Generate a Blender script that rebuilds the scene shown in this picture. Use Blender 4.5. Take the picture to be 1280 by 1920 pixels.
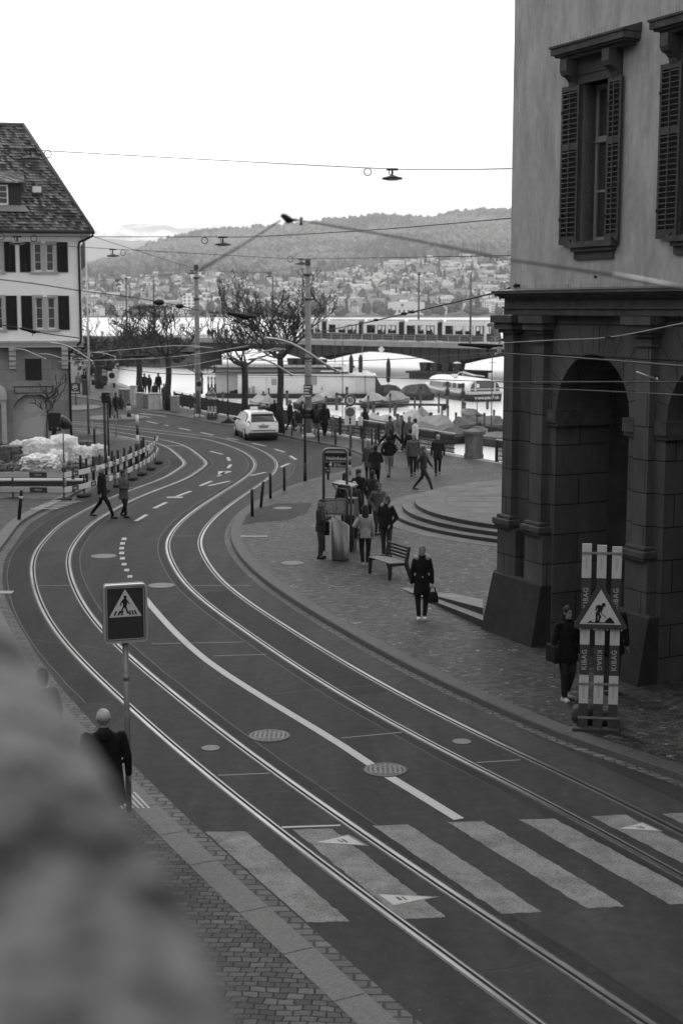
import bpy, bmesh, math, random
from mathutils import Vector, Matrix, noise
RND = random.Random(11)
for _o in list(bpy.data.objects): bpy.data.objects.remove(_o)
sc = bpy.context.scene
COL = sc.collection
rad = math.radians
# ------------------------------------------------------------------ camera
F, YH, H = 2667.0, 577.0, 7.15
TH = math.atan((960 - YH) / F)
cam = bpy.data.cameras.new('camera'); cam.sensor_fit = 'VERTICAL'; cam.sensor_height = 36; cam.sensor_width = 24
cam.lens = 36 * F / 1920; cam.clip_start = 0.1; cam.clip_end = 60000
cam.dof.use_dof = True; cam.dof.focus_distance = 27; cam.dof.aperture_fstop = 1.9
cam_o = bpy.data.objects.new('camera', cam); COL.objects.link(cam_o)
cam_o.location = (0, 0, H); cam_o.rotation_euler = (math.pi / 2 - TH, 0, 0)
sc.camera = cam_o
# ------------------------------------------------------------------ light: overcast
SUN_EL, SUN_AZ = rad(48), rad(-25)      # high, ahead and a little left of the camera axis (+y)
w = bpy.data.worlds.new('World'); sc.world = w; w.use_nodes = True
nt = w.node_tree; nt.nodes.clear()
def wn(t, **k):
    n = nt.nodes.new(t)
    for a, b in k.items(): setattr(n, a, b)
    return n
out = wn('ShaderNodeOutputWorld'); bg = wn('ShaderNodeBackground')
sky = wn('ShaderNodeTexSky', sky_type='NISHITA', sun_disc=False, sun_elevation=SUN_EL, sun_rotation=SUN_AZ, air_density=1.0, dust_density=6.0)
bw = wn('ShaderNodeRGBToBW')
tc = wn('ShaderNodeTexCoord'); mp = wn('ShaderNodeMapping'); mp.inputs['Scale'].default_value = (1.0, 1.0, 3.5)
ns = wn('ShaderNodeTexNoise'); ns.inputs['Scale'].default_value = 5.5; ns.inputs['Detail'].default_value = 5; ns.inputs['Roughness'].default_value = .55
mr = wn('ShaderNodeMapRange'); mr.inputs['From Min'].default_value = .42; mr.inputs['From Max'].default_value = .60
mr.inputs['To Min'].default_value = 4.35; mr.inputs['To Max'].default_value = 11.0
m1 = wn('ShaderNodeMath', operation='MULTIPLY_ADD'); m1.inputs[1].default_value = .10
nt.links.new(sky.outputs[0], bw.inputs[0]); nt.links.new(tc.outputs['Generated'], mp.inputs[0]); nt.links.new(mp.outputs[0], ns.inputs['Vector'])
nt.links.new(ns.outputs['Fac'], mr.inputs[0]); nt.links.new(bw.outputs[0], m1.inputs[0]); nt.links.new(mr.outputs[0], m1.inputs[2])
dp = wn('ShaderNodeVectorMath', operation='DOT_PRODUCT'); dp.inputs[1].default_value = (math.sin(SUN_AZ) * .9, math.cos(SUN_AZ) * .9, .3)
m2 = wn('ShaderNodeMapRange'); m2.inputs['From Min'].default_value = -1; m2.inputs['To Min'].default_value = 1.15; m2.inputs['To Max'].default_value = 2.0
m3 = wn('ShaderNodeMath', operation='MULTIPLY')
nt.links.new(tc.outputs['Generated'], dp.inputs[0]); nt.links.new(dp.outputs['Value'], m2.inputs[0]); nt.links.new(m1.outputs[0], m3.inputs[0]); nt.links.new(m2.outputs[0], m3.inputs[1])
nt.links.new(m3.outputs[0], bg.inputs[0]); nt.links.new(bg.outputs[0], out.inputs[0])
bg.inputs[1].default_value = 0.10
sl = bpy.data.lights.new('sun', 'SUN'); sl.energy = 1.15; sl.angle = rad(14); sl.color = (1, .985, .96)
so = bpy.data.objects.new('sun', sl); COL.objects.link(so)
_d = Vector((math.sin(SUN_AZ) * math.cos(SUN_EL), math.cos(SUN_AZ) * math.cos(SUN_EL), math.sin(SUN_EL)))
so.rotation_euler = _d.to_track_quat('Z', 'Y').to_euler(); so.location = (0, 0, 60)
vs = sc.view_settings; sc.display_settings.display_device = 'sRGB'
vs.view_transform = 'Standard'; vs.look = 'None'; vs.gamma = 1; vs.exposure = 0.02; vs.use_curve_mapping = False
sc.cycles.max_bounces = 8; sc.cycles.volume_bounces = 3; sc.cycles.transparent_max_bounces = 8
# ------------------------------------------------------------------ measuring helpers (photo pixel -> world)
def ray(px, py):
    a = (px - 640) / F; b = (960 - py) / F
    return Vector((a, math.cos(TH) + b * math.sin(TH), -math.sin(TH) + b * math.cos(TH)))
def G(px, py, z=0.0):
    d = ray(px, py); t = (z - H) / d.z
    return Vector((d.x * t, d.y * t, z))
def D(px, py, Y):
    d = ray(px, py) * (Y / ray(px, py).y)
    return Vector((d.x, d.y, d.z + H))
def ZY(py, Y): return D(640, py, Y).z
# ------------------------------------------------------------------ materials
MATS = {}
def M(name, v, rough=.85, metal=0., nscale=0, namp=0., bump=0., bscale=0, spec=.22, stretch=None, coat=0., alpha=None, detail=4, coord='Object'):
    if name in MATS: return MATS[name]
    m = bpy.data.materials.new(name); m.use_nodes = True
    t = m.node_tree; b = t.nodes['Principled BSDF']
    b.inputs['Base Color'].default_value = (v, v, v, 1); b.inputs['Roughness'].default_value = rough
    b.inputs['Metallic'].default_value = metal; b.inputs['Specular IOR Level'].default_value = spec
    if coat: b.inputs['Coat Weight'].default_value = coat
    L = t.links.new
    if nscale or bump:
        c = t.nodes.new('ShaderNodeTexCoord'); p = t.nodes.new('ShaderNodeMapping'); L(c.outputs[coord], p.inputs[0])
        if stretch: p.inputs['Scale'].default_value = stretch
    if nscale:
        n = t.nodes.new('ShaderNodeTexNoise'); n.inputs['Scale'].default_value = nscale; n.inputs['Detail'].default_value = detail; n.inputs['Roughness'].default_value = .65
        L(p.outputs[0], n.inputs['Vector'])
        r = t.nodes.new('ShaderNodeMapRange'); r.inputs['From Min'].default_value = .28; r.inputs['From Max'].default_value = .72
        r.inputs['To Min'].default_value = max(0, v * (1 - namp)); r.inputs['To Max'].default_value = min(1, v * (1 + namp))
        L(n.outputs['Fac'], r.inputs[0]); L(r.outputs[0], b.inputs['Base Color'])
    if bump:
        n2 = t.nodes.new('ShaderNodeTexNoise'); n2.inputs['Scale'].default_value = bscale or nscale * 3; n2.inputs['Detail'].default_value = 3
        L(p.outputs[0], n2.inputs['Vector'])
        q = t.nodes.new('ShaderNodeBump'); q.inputs['Strength'].default_value = bump; q.inputs['Distance'].default_value = .02
        L(n2.outputs['Fac'], q.inputs['Height']); L(q.outputs[0], b.inputs['Normal'])
    MATS[name] = m
    return m
class NB:      # small node helper for the special surfaces
    def __init__(s, name, rough=.85, spec=.2):
        s.m = bpy.data.materials.new(name); s.m.use_nodes = True; s.t = s.m.node_tree; s.b = s.t.nodes['Principled BSDF']
        s.b.inputs['Roughness'].default_value = rough; s.b.inputs['Specular IOR Level'].default_value = spec; MATS[name] = s.m
        s.c = s.n('ShaderNodeTexCoord')
    def n(s, t, **k):
        n = s.t.nodes.new(t)
        for a, b in k.items(): setattr(n, a, b)
        return n
    def L(s, a, b): s.t.links.new(a, b)
    def map(s, scale=(1, 1, 1), rot=(0, 0, 0), src='Object'):
        p = s.n('ShaderNodeMapping'); p.inputs['Scale'].default_value = scale; p.inputs['Rotation'].default_value = rot
        s.L(s.c.outputs[src], p.inputs[0]); return p.outputs[0]
    def noise(s, vec, scale, detail=4, rough=.6):
        n = s.n('ShaderNodeTexNoise'); n.inputs['Scale'].default_value = scale; n.inputs['Detail'].default_value = detail; n.inputs['Roughness'].default_value = rough
        s.L(vec, n.inputs['Vector']); return n.outputs['Fac']
    def rng(s, x, a, b, c, d):
        r = s.n('ShaderNodeMapRange')
        for i, v in zip(('From Min', 'From Max', 'To Min', 'To Max'), (a, b, c, d)): r.inputs[i].default_value = v
        s.L(x, r.inputs[0]); return r.outputs[0]
    def math(s, op, a, b):
        r = s.n('ShaderNodeMath', operation=op)
        for i, v in enumerate((a, b)):
            if isinstance(v, (int, float)): r.inputs[i].default_value = v
            else: s.L(v, r.inputs[i])
        return r.outputs[0]
    def bump(s, h, strength=.5, dist=.02):
        q = s.n('ShaderNodeBump'); q.inputs['Strength'].default_value = strength; q.inputs['Distance'].default_value = dist
        s.L(h, q.inputs['Height']); s.L(q.outputs[0], s.b.inputs['Normal'])
# ------------------------------------------------------------------ mesh builder
class MB:
    def __init__(s): s.v = []; s.f = []; s.mi = []; s.sm = []
    def add(s, vs, fs, mi=0, sm=False):
        o = len(s.v); s.v += [tuple(x) for x in vs]
        for f in fs: s.f.append([i + o for i in f]); s.mi.append(mi); s.sm.append(sm)
        return s
    def box(s, c, d, rz=0., mi=0, tilt=None):
        x, y, z = d[0] / 2, d[1] / 2, d[2] / 2
        vs = [Vector(p) for p in ((-x, -y, -z), (x, -y, -z), (x, y, -z), (-x, y, -z), (-x, -y, z), (x, -y, z), (x, y, z), (-x, y, z))]
        m = Matrix.Rotation(rz, 3, 'Z')
        if tilt: m = m @ Matrix.Rotation(tilt[0], 3, tilt[1])
        vs = [m @ p + Vector(c) for p in vs]
        return s.add(vs, [(0, 3, 2, 1), (4, 5, 6, 7), (0, 1, 5, 4), (1, 2, 6, 5), (2, 3, 7, 6), (3, 0, 4, 7)], mi)
    def bb(s, x0, x1, y0, y1, z0, z1, mi=0):
        return s.box(((x0 + x1) / 2, (y0 + y1) / 2, (z0 + z1) / 2), (abs(x1 - x0), abs(y1 - y0), abs(z1 - z0)), 0, mi)
    def bbox(s, x0, x1, y0, y1, z0, z1, b=.01, mi=0):      # chamfered box
        s2 = bmesh.new(); bmesh.ops.create_cube(s2, size=1)
        for v in s2.verts: v.co = Vector((x0 + (v.co.x + .5) * (x1 - x0), y0 + (v.co.y + .5) * (y1 - y0), z0 + (v.co.z + .5) * (z1 - z0)))
        bmesh.ops.bevel(s2, geom=s2.edges[:], offset=b, segments=2, affect='EDGES', profile=.6)
        s2.verts.index_update(); s.add([v.co for v in s2.verts], [[v.index for v in f.verts] for f in s2.faces], mi); s2.free(); return s
    def tube(s, pts, r, n=6, mi=0, cap=True, sm=True):
        pts = [Vector(p) for p in pts]; k = len(pts)
        rs = r if isinstance(r, (list, tuple)) else [r] * k
        up = None; vs = []; fs = []
        for i, p in enumerate(pts):
            t = (pts[min(i + 1, k - 1)] - pts[max(i - 1, 0)])
            t = t.normalized() if t.length > 1e-9 else Vector((0, 0, 1))
            if up is None: up = Vector((0, 0, 1)) if abs(t.z) < .9 else Vector((1, 0, 0))
            a = t.cross(up)
            if a.length < 1e-6: a = t.cross(Vector((0, 1, 0)))
            a.normalize(); b = a.cross(t).normalized(); up = b
            for j in range(n):
                an = 2 * math.pi * j / n
                vs.append(p + (a * math.cos(an) + b * math.sin(an)) * rs[i])
        for i in range(k - 1):
            for j in range(n): fs.append((i * n + j, i * n + (j + 1) % n, (i + 1) * n + (j + 1) % n, (i + 1) * n + j))
        if cap: fs.append(tuple(reversed(range(n)))); fs.append(tuple((k - 1) * n + j for j in range(n)))
        return s.add(vs, fs, mi, sm)
    def cyl(s, x, y, z0, z1, r, n=12, r1=None, mi=0): return s.tube([(x, y, z0), (x, y, z1)], [r, r if r1 is None else r1], n, mi)
    def rings(s, rings, mi=0, cap=True, sm=True, closed=True):
        n = len(rings[0]); vs = [p for r in rings for p in r]; fs = []
        for i in range(len(rings) - 1):
            for j in range(n if closed else n - 1): fs.append((i * n + j, i * n + (j + 1) % n, (i + 1) * n + (j + 1) % n, (i + 1) * n + j))
        if cap: fs.append(tuple(reversed(range(n)))); fs.append(tuple((len(rings) - 1) * n + j for j in range(n)))
        return s.add(vs, fs, mi, sm)
    def ov(s, rows, n=14, mi=0):       # stacked ellipses: (z, rx, ry, cx, cy)
        return s.rings([[(cx + rx * math.cos(2 * math.pi * j / n), cy + ry * math.sin(2 * math.pi * j / n), z) for j in range(n)] for z, rx, ry, cx, cy in rows], mi)
    def ell(s, c, r, n=10, m=6, mi=0, rot=None):
        c = Vector(c); vs = [(0, 0, -r[2])]; fs = []
        for i in range(1, m):
            a = -math.pi / 2 + math.pi * i / m
            for j in range(n):
                b = 2 * math.pi * j / n; vs.append((r[0] * math.cos(a) * math.cos(b), r[1] * math.cos(a) * math.sin(b), r[2] * math.sin(a)))
        vs.append((0, 0, r[2])); T = len(vs) - 1
        for j in range(n):
            fs.append((0, 1 + (j + 1) % n, 1 + j)); fs.append((T, T - n + j, T - n + (j + 1) % n))
        for i in range(m - 2):
            for j in range(n): fs.append((1 + i * n + j, 1 + i * n + (j + 1) % n, 1 + (i + 1) * n + (j + 1) % n, 1 + (i + 1) * n + j))
        vs = [Vector(v) for v in vs]
        if rot: vs = [rot @ v for v in vs]
        return s.add([v + c for v in vs], fs, mi, True)
    def cap(s, a, b, ra, rb, n=9, mi=0):
        s.tube([a, b], [ra, rb], n, mi); s.ell(a, (ra, ra, ra), n, 6, mi); s.ell(b, (rb, rb, rb), n, 6, mi); return s
    def prism(s, poly, z0, z1, mi=0, axes='xy', off=None):      # outline extruded; axes gives the plane of the outline
        k = len(poly)
        def P(p, h):
            if axes == 'xy': return (p[0], p[1], h)
            if axes == 'xz': return (p[0], h, p[1])
            return (h, p[0], p[1])
        vs = [P(p, z0) for p in poly] + [P(p, z1) for p in poly]
        fs = [tuple(range(k)), tuple(range(2 * k - 1, k - 1, -1))] + [(i, i + k, (i + 1) % k + k, (i + 1) % k) for i in range(k)]
        return s.add(vs, fs, mi)
    def strip(s, A, B, mi=0):
        k = len(A); return s.add(list(A) + list(B), [(i, i + 1, k + i + 1, k + i) for i in range(k - 1)], mi)
    def xf(s, m): s.v = [tuple(m @ Vector(v)) for v in s.v]; return s
    def join(s, o, m=None):
        return s._j(o, m or Matrix.Identity(4))
    def _j(s, o, m):
        k = len(s.v); s.v += [tuple(m @ Vector(v)) for v in o.v]; s.f += [[i + k for i in f] for f in o.f]; s.mi += o.mi; s.sm += o.sm; return s
BAKE = []      # objects whose modifiers are applied at the end
def mesh(name, mb, fix=True):
    me = bpy.data.meshes.new(name); me.from_pydata(mb.v, [], mb.f)
    me.polygons.foreach_set('material_index', mb.mi); me.polygons.foreach_set('use_smooth', mb.sm)
    if fix:
        b = bmesh.new(); b.from_mesh(me); bmesh.ops.recalc_face_normals(b, faces=b.faces[:]); b.to_mesh(me); b.free()
    me.update(); return me
def obj(name, mb, mat, parent=None, fix=True, label=None):
    me = mesh(name, mb, fix)
    for m in (mat if isinstance(mat, (list, tuple)) else [mat]): me.materials.append(m)
    o = bpy.data.objects.new(name, me); COL.objects.link(o)
    if parent is not None: o.parent = parent
    if label: o['label'] = label
    return o
def tag(o, label, cat, group=None):
    o['label'] = label; o['category'] = cat
    if group: o['group'] = group
    return o
def thing(name, label, cat, loc=(0, 0, 0), rz=0., group=None):
    o = bpy.data.objects.new(name, None); COL.objects.link(o); o.location = loc; o.rotation_euler = (0, 0, rz)
    o.empty_display_size = .2
    return tag(o, label, cat, group)
def one(name, mb, mat, label, cat, loc=(0, 0, 0), rz=0., group=None):
    o = obj(name, mb, mat); o.location = loc; o.rotation_euler = (0, 0, rz); return tag(o, label, cat, group)
def struct(name, mb, mat, kind='structure', fix=True):
    o = obj(name, mb, mat, fix=fix); o['kind'] = kind; return o
def kids(o): return [c for c in COL.objects if c.parent is o]
def dup(root, loc, rz=None, label=None, group=None, cmap=None):
    r = root.copy(); COL.objects.link(r); r.location = loc
    if rz is not None: r.rotation_euler = (0, 0, rz)
    if label: r['label'] = label
    if group: r['group'] = group
    def rec(src, dst):
        for c in list(src.children):
            d = c.copy(); COL.objects.link(d); d.parent = dst; rec(c, d)
    rec(root, r); return r
TEXTS = []
def text(name, s, size, mat, M4, parent=None, depth=.004, align='CENTER', bold=0., xs=1.0, sp=1.0):
    c = bpy.data.curves.new(name, 'FONT'); c.body = s; c.size = size; c.extrude = depth; c.align_x = align; c.align_y = 'CENTER'; c.offset = bold; c.resolution_u = 3; c.space_character = sp; c.space_line = .85
    o = bpy.data.objects.new(name + '_src', c); COL.objects.link(o)
    TEXTS.append((o, name, mat, M4 @ Matrix.Diagonal((xs, 1, 1, 1)), parent)); return o
def facing(p, rz=0., flat=False):      # text frame: reads along local x, upright, front toward -y (before rz)
    return Matrix.Translation(p) @ Matrix.Rotation(rz, 4, 'Z') @ (Matrix.Identity(4) if flat else Matrix.Rotation(math.pi / 2, 4, 'X'))
def flush():
    bpy.context.view_layer.update(); dg = bpy.context.evaluated_depsgraph_get()
    for o, name, mat, m4, par in TEXTS:
        me = bpy.data.meshes.new_from_object(o.evaluated_get(dg)); me.transform(m4); me.name = name
        me.materials.clear(); me.materials.append(mat)
        n = bpy.data.objects.new(name, me); COL.objects.link(n)
        if par is not None: n.parent = par
        bpy.data.objects.remove(o)
    TEXTS.clear()
    new = [(o, bpy.data.meshes.new_from_object(o.evaluated_get(dg))) for o in BAKE]
    for o, me in new:
        nm = o.data.name; o.modifiers.clear(); o.data = me; me.name = nm
    BAKE.clear()
def crv(pts, step=.6):      # Catmull-Rom resample of a 2-D/3-D polyline
    P = [Vector(p) for p in pts]; P = [P[0] * 2 - P[1]] + P + [P[-1] * 2 - P[-2]]; o = []
    for i in range(1, len(P) - 2):
        a, b, c, d = P[i - 1:i + 3]; n = max(1, int((c - b).length / step))
        for k in range(n):
            t = k / n; o.append(.5 * ((2 * b) + (c - a) * t + (2 * a - 5 * b + 4 * c - d) * t * t + (3 * b - a - 3 * c + d) * t ** 3))
    o.append(P[-2]); return o
def smooth(P, it=3):
    for _ in range(it): P = [P[0]] + [(P[i - 1] + P[i] * 2 + P[i + 1]) / 4 for i in range(1, len(P) - 1)] + [P[-1]]
    return P
def offs(P, d):      # offset a path to its right by d (in plan)
    o = []
    for i, p in enumerate(P):
        t = P[min(i + 1, len(P) - 1)] - P[max(i - 1, 0)]; t = Vector((t.x, t.y, 0)).normalized()
        o.append(Vector((p.x + t.y * d, p.y - t.x * d, p.z)))
    return o
def zz(P, z): return [Vector((p[0], p[1], z)) for p in P]
def cat4(loc, rz): return Matrix.Translation(loc) @ Matrix.Rotation(rz, 4, 'Z')
# ================================================================== SETTING
def asphalt(nm='asphalt', k=1.0):
    s = NB(nm, .85, .12); v = s.map()
    a = s.noise(v, 90, 3, .7); b = s.noise(v, .35, 4, .6); c = s.noise(v, 5, 4, .6)
    x = s.rng(a, .3, .75, .014 * k, .056 * k); y = s.rng(b, .3, .7, .66, 1.32); c2 = s.noise(s.map(scale=(.9, .12, 1), rot=(0, 0, rad(-28))), 1.6, 4, .6); z = s.math('MULTIPLY', s.rng(c, .3, .7, .82, 1.18), s.rng(c2, .35, .65, .84, 1.16))
    q = s.math('MULTIPLY', s.math('MULTIPLY', x, y), z)
    sp = s.noise(v, 23, 2, .5); q = s.math('ADD', q, s.rng(sp, .72, .79, 0, .16))
    s.L(q, s.b.inputs['Base Color']); s.L(s.rng(b, .3, .7, .72, .92), s.b.inputs['Roughness']); s.bump(a, .55, .008); return s.m
def setts(name, bw_, bh, lo, hi, joint, rot=0., rough=.7, glints=0., wob=.03, mort=.07):
    s = NB(name, rough, .2); v = s.map(rot=(0, 0, rot))
    n = s.n('ShaderNodeTexNoise'); n.inputs['Scale'].default_value = 3.0; n.inputs['Detail'].default_value = 3; s.L(v, n.inputs['Vector'])
    mx = s.n('ShaderNodeVectorMath', operation='SCALE'); s.L(n.outputs['Color'], mx.inputs[0]); mx.inputs[3].default_value = wob * 3
    ad = s.n('ShaderNodeVectorMath', operation='ADD'); s.L(v, ad.inputs[0]); s.L(mx.outputs[0], ad.inputs[1])
    br = s.n('ShaderNodeTexBrick'); s.L(ad.outputs[0], br.inputs['Vector']); br.inputs['Scale'].default_value = 1 / bw_
    br.inputs['Brick Width'].default_value = 1.0; br.inputs['Row Height'].default_value = bh / bw_; br.inputs['Mortar Size'].default_value = mort; br.inputs['Mortar Smooth'].default_value = .6
    br.inputs['Color1'].default_value = (lo,) * 3 + (1,); br.inputs['Color2'].default_value = (hi,) * 3 + (1,); br.inputs['Mortar'].default_value = (joint,) * 3 + (1,); br.inputs['Bias'].default_value = -.1
    w2 = s.rng(s.noise(v, .5, 4), .3, .7, .8, 1.22); g = s.rng(s.noise(v, 60, 3), .3, .7, .82, 1.2)
    bwn = s.n('ShaderNodeRGBToBW'); s.L(br.outputs['Color'], bwn.inputs[0])
    q = s.math('MULTIPLY', s.math('MULTIPLY', bwn.outputs[0], w2), g)
    if glints:
        f = s.noise(s.map(scale=(1, 1.6, 1)), 4.2, 3, .65); q = s.math('ADD', q, s.rng(f, .61, .72, 0, glints))  # bright reflected glints put into the base colour as noise spots
    s.L(q, s.b.inputs['Base Color'])
    h = s.math('SUBTRACT', 1.0, br.outputs['Fac']); h = s.math('ADD', h, s.math('MULTIPLY', s.noise(v, 25, 2), .5)); s.bump(h, .7, .025)
    return s.m
ASPH = asphalt()
SET_R = setts('small_setts', .13, .10, .016, .062, .008, rad(6), .6, .17)
SET_L = setts('large_setts', .17, .115, .030, .078, .006, rad(4), .7, 0, .045, .06)
GRAN = M('granite_kerb', .105, .75, nscale=35, namp=.3, bump=.2, bscale=60)
GRAN_D = M('dark_granite_kerb', .105, .8, nscale=30, namp=.35, bump=.3, bscale=60)
GUT = setts('gutter_setts', .3, .16, .06, .10, .03, 0, .7, 0, .005)
QUAY = [G(*p, 1.17) for p in ((327, 733.5), (365, 740), (408, 747), (456, 754), (497, 759.5), (530, 765), (580, 772), (625, 778.7), (650, 782.5), (692, 789), (729, 794.6), (786, 802.6), (869, 815), (937, 824.5))]
QUAY = [Vector((p.x, p.y, 0)) for p in QUAY]
QN = QUAY[-1] + (QUAY[-1] - QUAY[-4]).normalized() * 62
QF = [Vector((-43, 276, 0)), Vector((-30, 190, 0)), Vector((-21.5, 136, 0))]
SHORE = [Vector((-330, 330, 0)), Vector((-90, 290, 0))] + QF + QUAY + [QN]
land = [(p.x, p.y) for p in SHORE] + [(40, -30), (-330, -30)]
mb = MB(); mb.add([(x, y, 0) for x, y in land], [list(range(len(land)))]); struct('road', mb, ASPH)
mb = MB(); mb.strip(zz(SHORE, .0), zz(SHORE, -3.4)); mb.strip(zz(offs(SHORE, .5), .0), zz(SHORE, .0))
qw = MB(); S2 = offs(SHORE, .02); qw.rings([[(a.x, a.y, -3.6), (b.x, b.y, -3.6), (b.x, b.y, .13), (a.x, a.y, .13)] for a, b in zip(offs(SHORE, -.25), offs(SHORE, .35))], sm=False)
one('quay_wall', qw, M('quay_stone', .2, .85, nscale=2.5, namp=.4, bump=.4, bscale=12), 'long grey stone quay wall dropping into the river below the railing', 'wall')
# water
WZ = -2.9
s = NB('lake_water', .28, .8); s.b.inputs['Base Color'].default_value = (.55, .55, .55, 1); s.b.inputs['IOR'].default_value = 1.9
wv = s.math('ADD', s.noise(s.map(scale=(.5, 1.2, 1)), 1.4, 4, .6), s.math('MULTIPLY', s.noise(s.map(scale=(.05, .12, 1)), 1.5, 3, .6), 2.0)); s.bump(wv, .16, .22)
mb = MB(); mb.add([(-9000, -40, WZ), (9000, -40, WZ), (9000, 9000, WZ), (-9000, 9000, WZ)], [(0, 1, 2, 3)]); struct("water", mb, s.m)
# kerb paths (photo foot line on the road)
KR = [G(*p) for p in ((1900, 1722), (1500, 1557), (1280, 1467), (1220, 1445), (1060, 1392), (1000, 1367), (850, 1299), (725, 1236), (600, 1164), (531, 1120), (487, 1087), (450, 1050), (434, 1021), (432, 1004), (438, 983), (466, 953), (506, 932), (560, 911), (603, 899), (640, 889), (664, 882), (682, 876), (690, 868), (683, 858), (658, 847), (633, 840), (569, 828), (523, 818), (441, 802), (390, 794), (340, 783), (283, 774), (230, 762), (196, 755), (135, 745), (60, 735), (-100, 715))]
KR = [Vector((18.8, -8, 0))] + KR
KL = [G(*p) for p in ((1010, 2110), (790, 1920), (640, 1790), (570, 1730), (385, 1565), (245, 1430), (172, 1353), (84, 1250), (19, 1140), (6, 1100), (7, 1059), (14, 1041), (33, 1014), (57, 982), (102, 956), (122, 947), (142, 936), (185, 911), (225, 892), (262, 872), (288, 857), (298, 846), (296, 837), (280, 830), (240, 822), (190, 817), (130, 813), (60, 808), (-60, 802), (-300, 793))]
KL = [Vector((12.5, -9, 0))] + KL
KRs = smooth(crv(KR, .5), 2); KLs = smooth(crv(KL, .5), 2)
def kerb(path, a, b, h, name, mats, sgn, seg=1.05):
    mb = MB(); P0 = offs(path, sgn * a); P1 = offs(path, sgn * b); Pc = offs(path, sgn * (a + .02))
    mb.strip(zz(P0, 0), zz(P0, h - .02), 1); mb.strip(zz(P0, h - .02), zz(Pc, h), 0); mb.strip(zz(Pc, h), zz(P1, h), 0)
    acc = 0; last = path[0]      # joints between the stones
    for i in range(1, len(path) - 1):
        acc += (path[i] - last).length; last = path[i]
        if acc > seg:
            acc = 0; t = (path[i + 1] - path[i - 1]).normalized() * .006
            mb.add([P0[i] - t + Vector((0, 0, h + .003)), P0[i] + t + Vector((0, 0, h + .003)), P1[i] + t + Vector((0, 0, h + .003)), P1[i] - t + Vector((0, 0, h + .003))], [(0, 1, 2, 3)], 2)
    return struct(name, mb, mats)
JO = M('dark_joint', .03, .9)
kerb(KRs, 0, .32, .13, 'kerb', [M('kerb_top', .06, .7, nscale=35, namp=.3, bump=.2, bscale=60), GRAN_D, JO], 1)
kerb(KLs, -.30, -.66, .10, 'kerb', [GRAN, GRAN_D, JO], 1)
mb = MB(); mb.strip(zz(KLs, .004), zz(offs(KLs, -.30), .004)); struct('gutter', mb, GUT)
mb = MB(); mb.strip(zz(offs(KLs, .03), .005), zz(KLs, .005)); struct('gutter', mb, JO)
mb = MB(); mb.strip(zz(offs(KRs, -.18), .004), zz(KRs, .004)); struct('gutter', mb, GUT)
inr = offs(KRs, .31)
pv = [(p.x, p.y, .125) for p in inr] + [(-60, 200, .125)] + [(p.x, p.y, .125) for p in QF + QUAY + [QN]]
mb = MB(); mb.add(pv, [list(range(len(pv)))]); struct('pavement', mb, SET_R)
inl = offs(KLs, -.65)
pv = [(p.x, p.y, .095) for p in inl] + [(-90, 86, .095), (-90, -20, .095), (0, -20, .095)]
mb = MB(); mb.add(pv, [list(range(len(pv)))]); struct('pavement', mb, SET_L)
# asphalt patch on the right pavement by the leaning bollards
mb = MB(); mb.add([G(*p, .13) for p in ((462, 966), (476, 955), (520, 944), (585, 943), (575, 962), (540, 975), (490, 979), (455, 984))], [list(range(8))]); struct('pavement_patch', mb, ASPH)
# traffic islands at the far junction
def disc(cx, cy, rx, ry, z0, z1, n=28, rz=0): return [[(cx + rx * k * math.cos(6.2832 * j / n) * math.cos(rz) - ry * k * math.sin(6.2832 * j / n) * math.sin(rz), cy + rx * k * math.cos(6.2832 * j / n) * math.sin(rz) + ry * k * math.sin(6.2832 * j / n) * math.cos(rz), z) for j in range(n)] for z, k in ((z0, 1.03), (z1 - .02, 1.0), (z1, .98))]
for (x, y, hw, dy) in ((218, 786, 52, 2.2), (158, 817, 36, 1.8), (150, 767, 38, 2.5)):
    c = G(x, y); hw = hw / F * c.y; mb = MB(); mb.rings(disc(c.x, c.y, hw, dy, 0, .14), sm=False); struct('traffic_island', mb, GRAN_D)
# ------------------------------------------------------------------ tram tracks
L1 = [(352, 863), (334, 879), (308, 897), (245, 919), (185, 945), (120, 979), (94, 1003), (67, 1034), (60, 1062), (64, 1100), (78, 1140), (103, 1184), (134, 1222), (181, 1269), (234, 1319), (312, 1387), (400, 1462), (640, 1650), (1010, 1920)]
L2 = [(390, 868), (374, 882), (340, 901), (240, 940), (207, 960), (175, 979), (153, 1001), (134, 1028), (128, 1053), (133, 1081), (145, 1112), (166, 1147), (194, 1181), (237, 1225), (281, 1264), (344, 1315), (400, 1362), (640, 1535), (1210, 1920)]
R1 = [(380, 821), (427, 834), (462, 850), (479, 868), (475, 882), (457, 900), (380, 950), (330, 990), (313, 1020), (320, 1047), (337, 1081), (372, 1119), (400, 1144), (640, 1302), (1280, 1640)]
R2 = [(406, 821), (459, 834), (499, 850), (518, 866), (519, 876), (507, 892), (430, 945), (390, 980), (373, 1019), (383, 1047), (400, 1070), (440, 1110), (745, 1300), (1280, 1560)]
def centre(outer, lead, tail):
    o = offs(smooth(crv([G(*p) for p in outer], .5), 4), .5)
    P = [Vector((*q, 0)) for q in lead] + o[::4] + [Vector((*q, 0)) for q in tail]
    return smooth(crv(P, .4), 6)
def near(p, P): return min(P, key=lambda q: (q - p).length)
oa = [G(*p) for p in L2]; ob = [G(*p) for p in L1]
def mid(A, B):
    a = crv(A, .25); b = crv(B, .25); o = []
    for p in a[::6]:
        q = near(p, b); d = (p - q)
        o.append((p + q) / 2)
    return o
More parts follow.
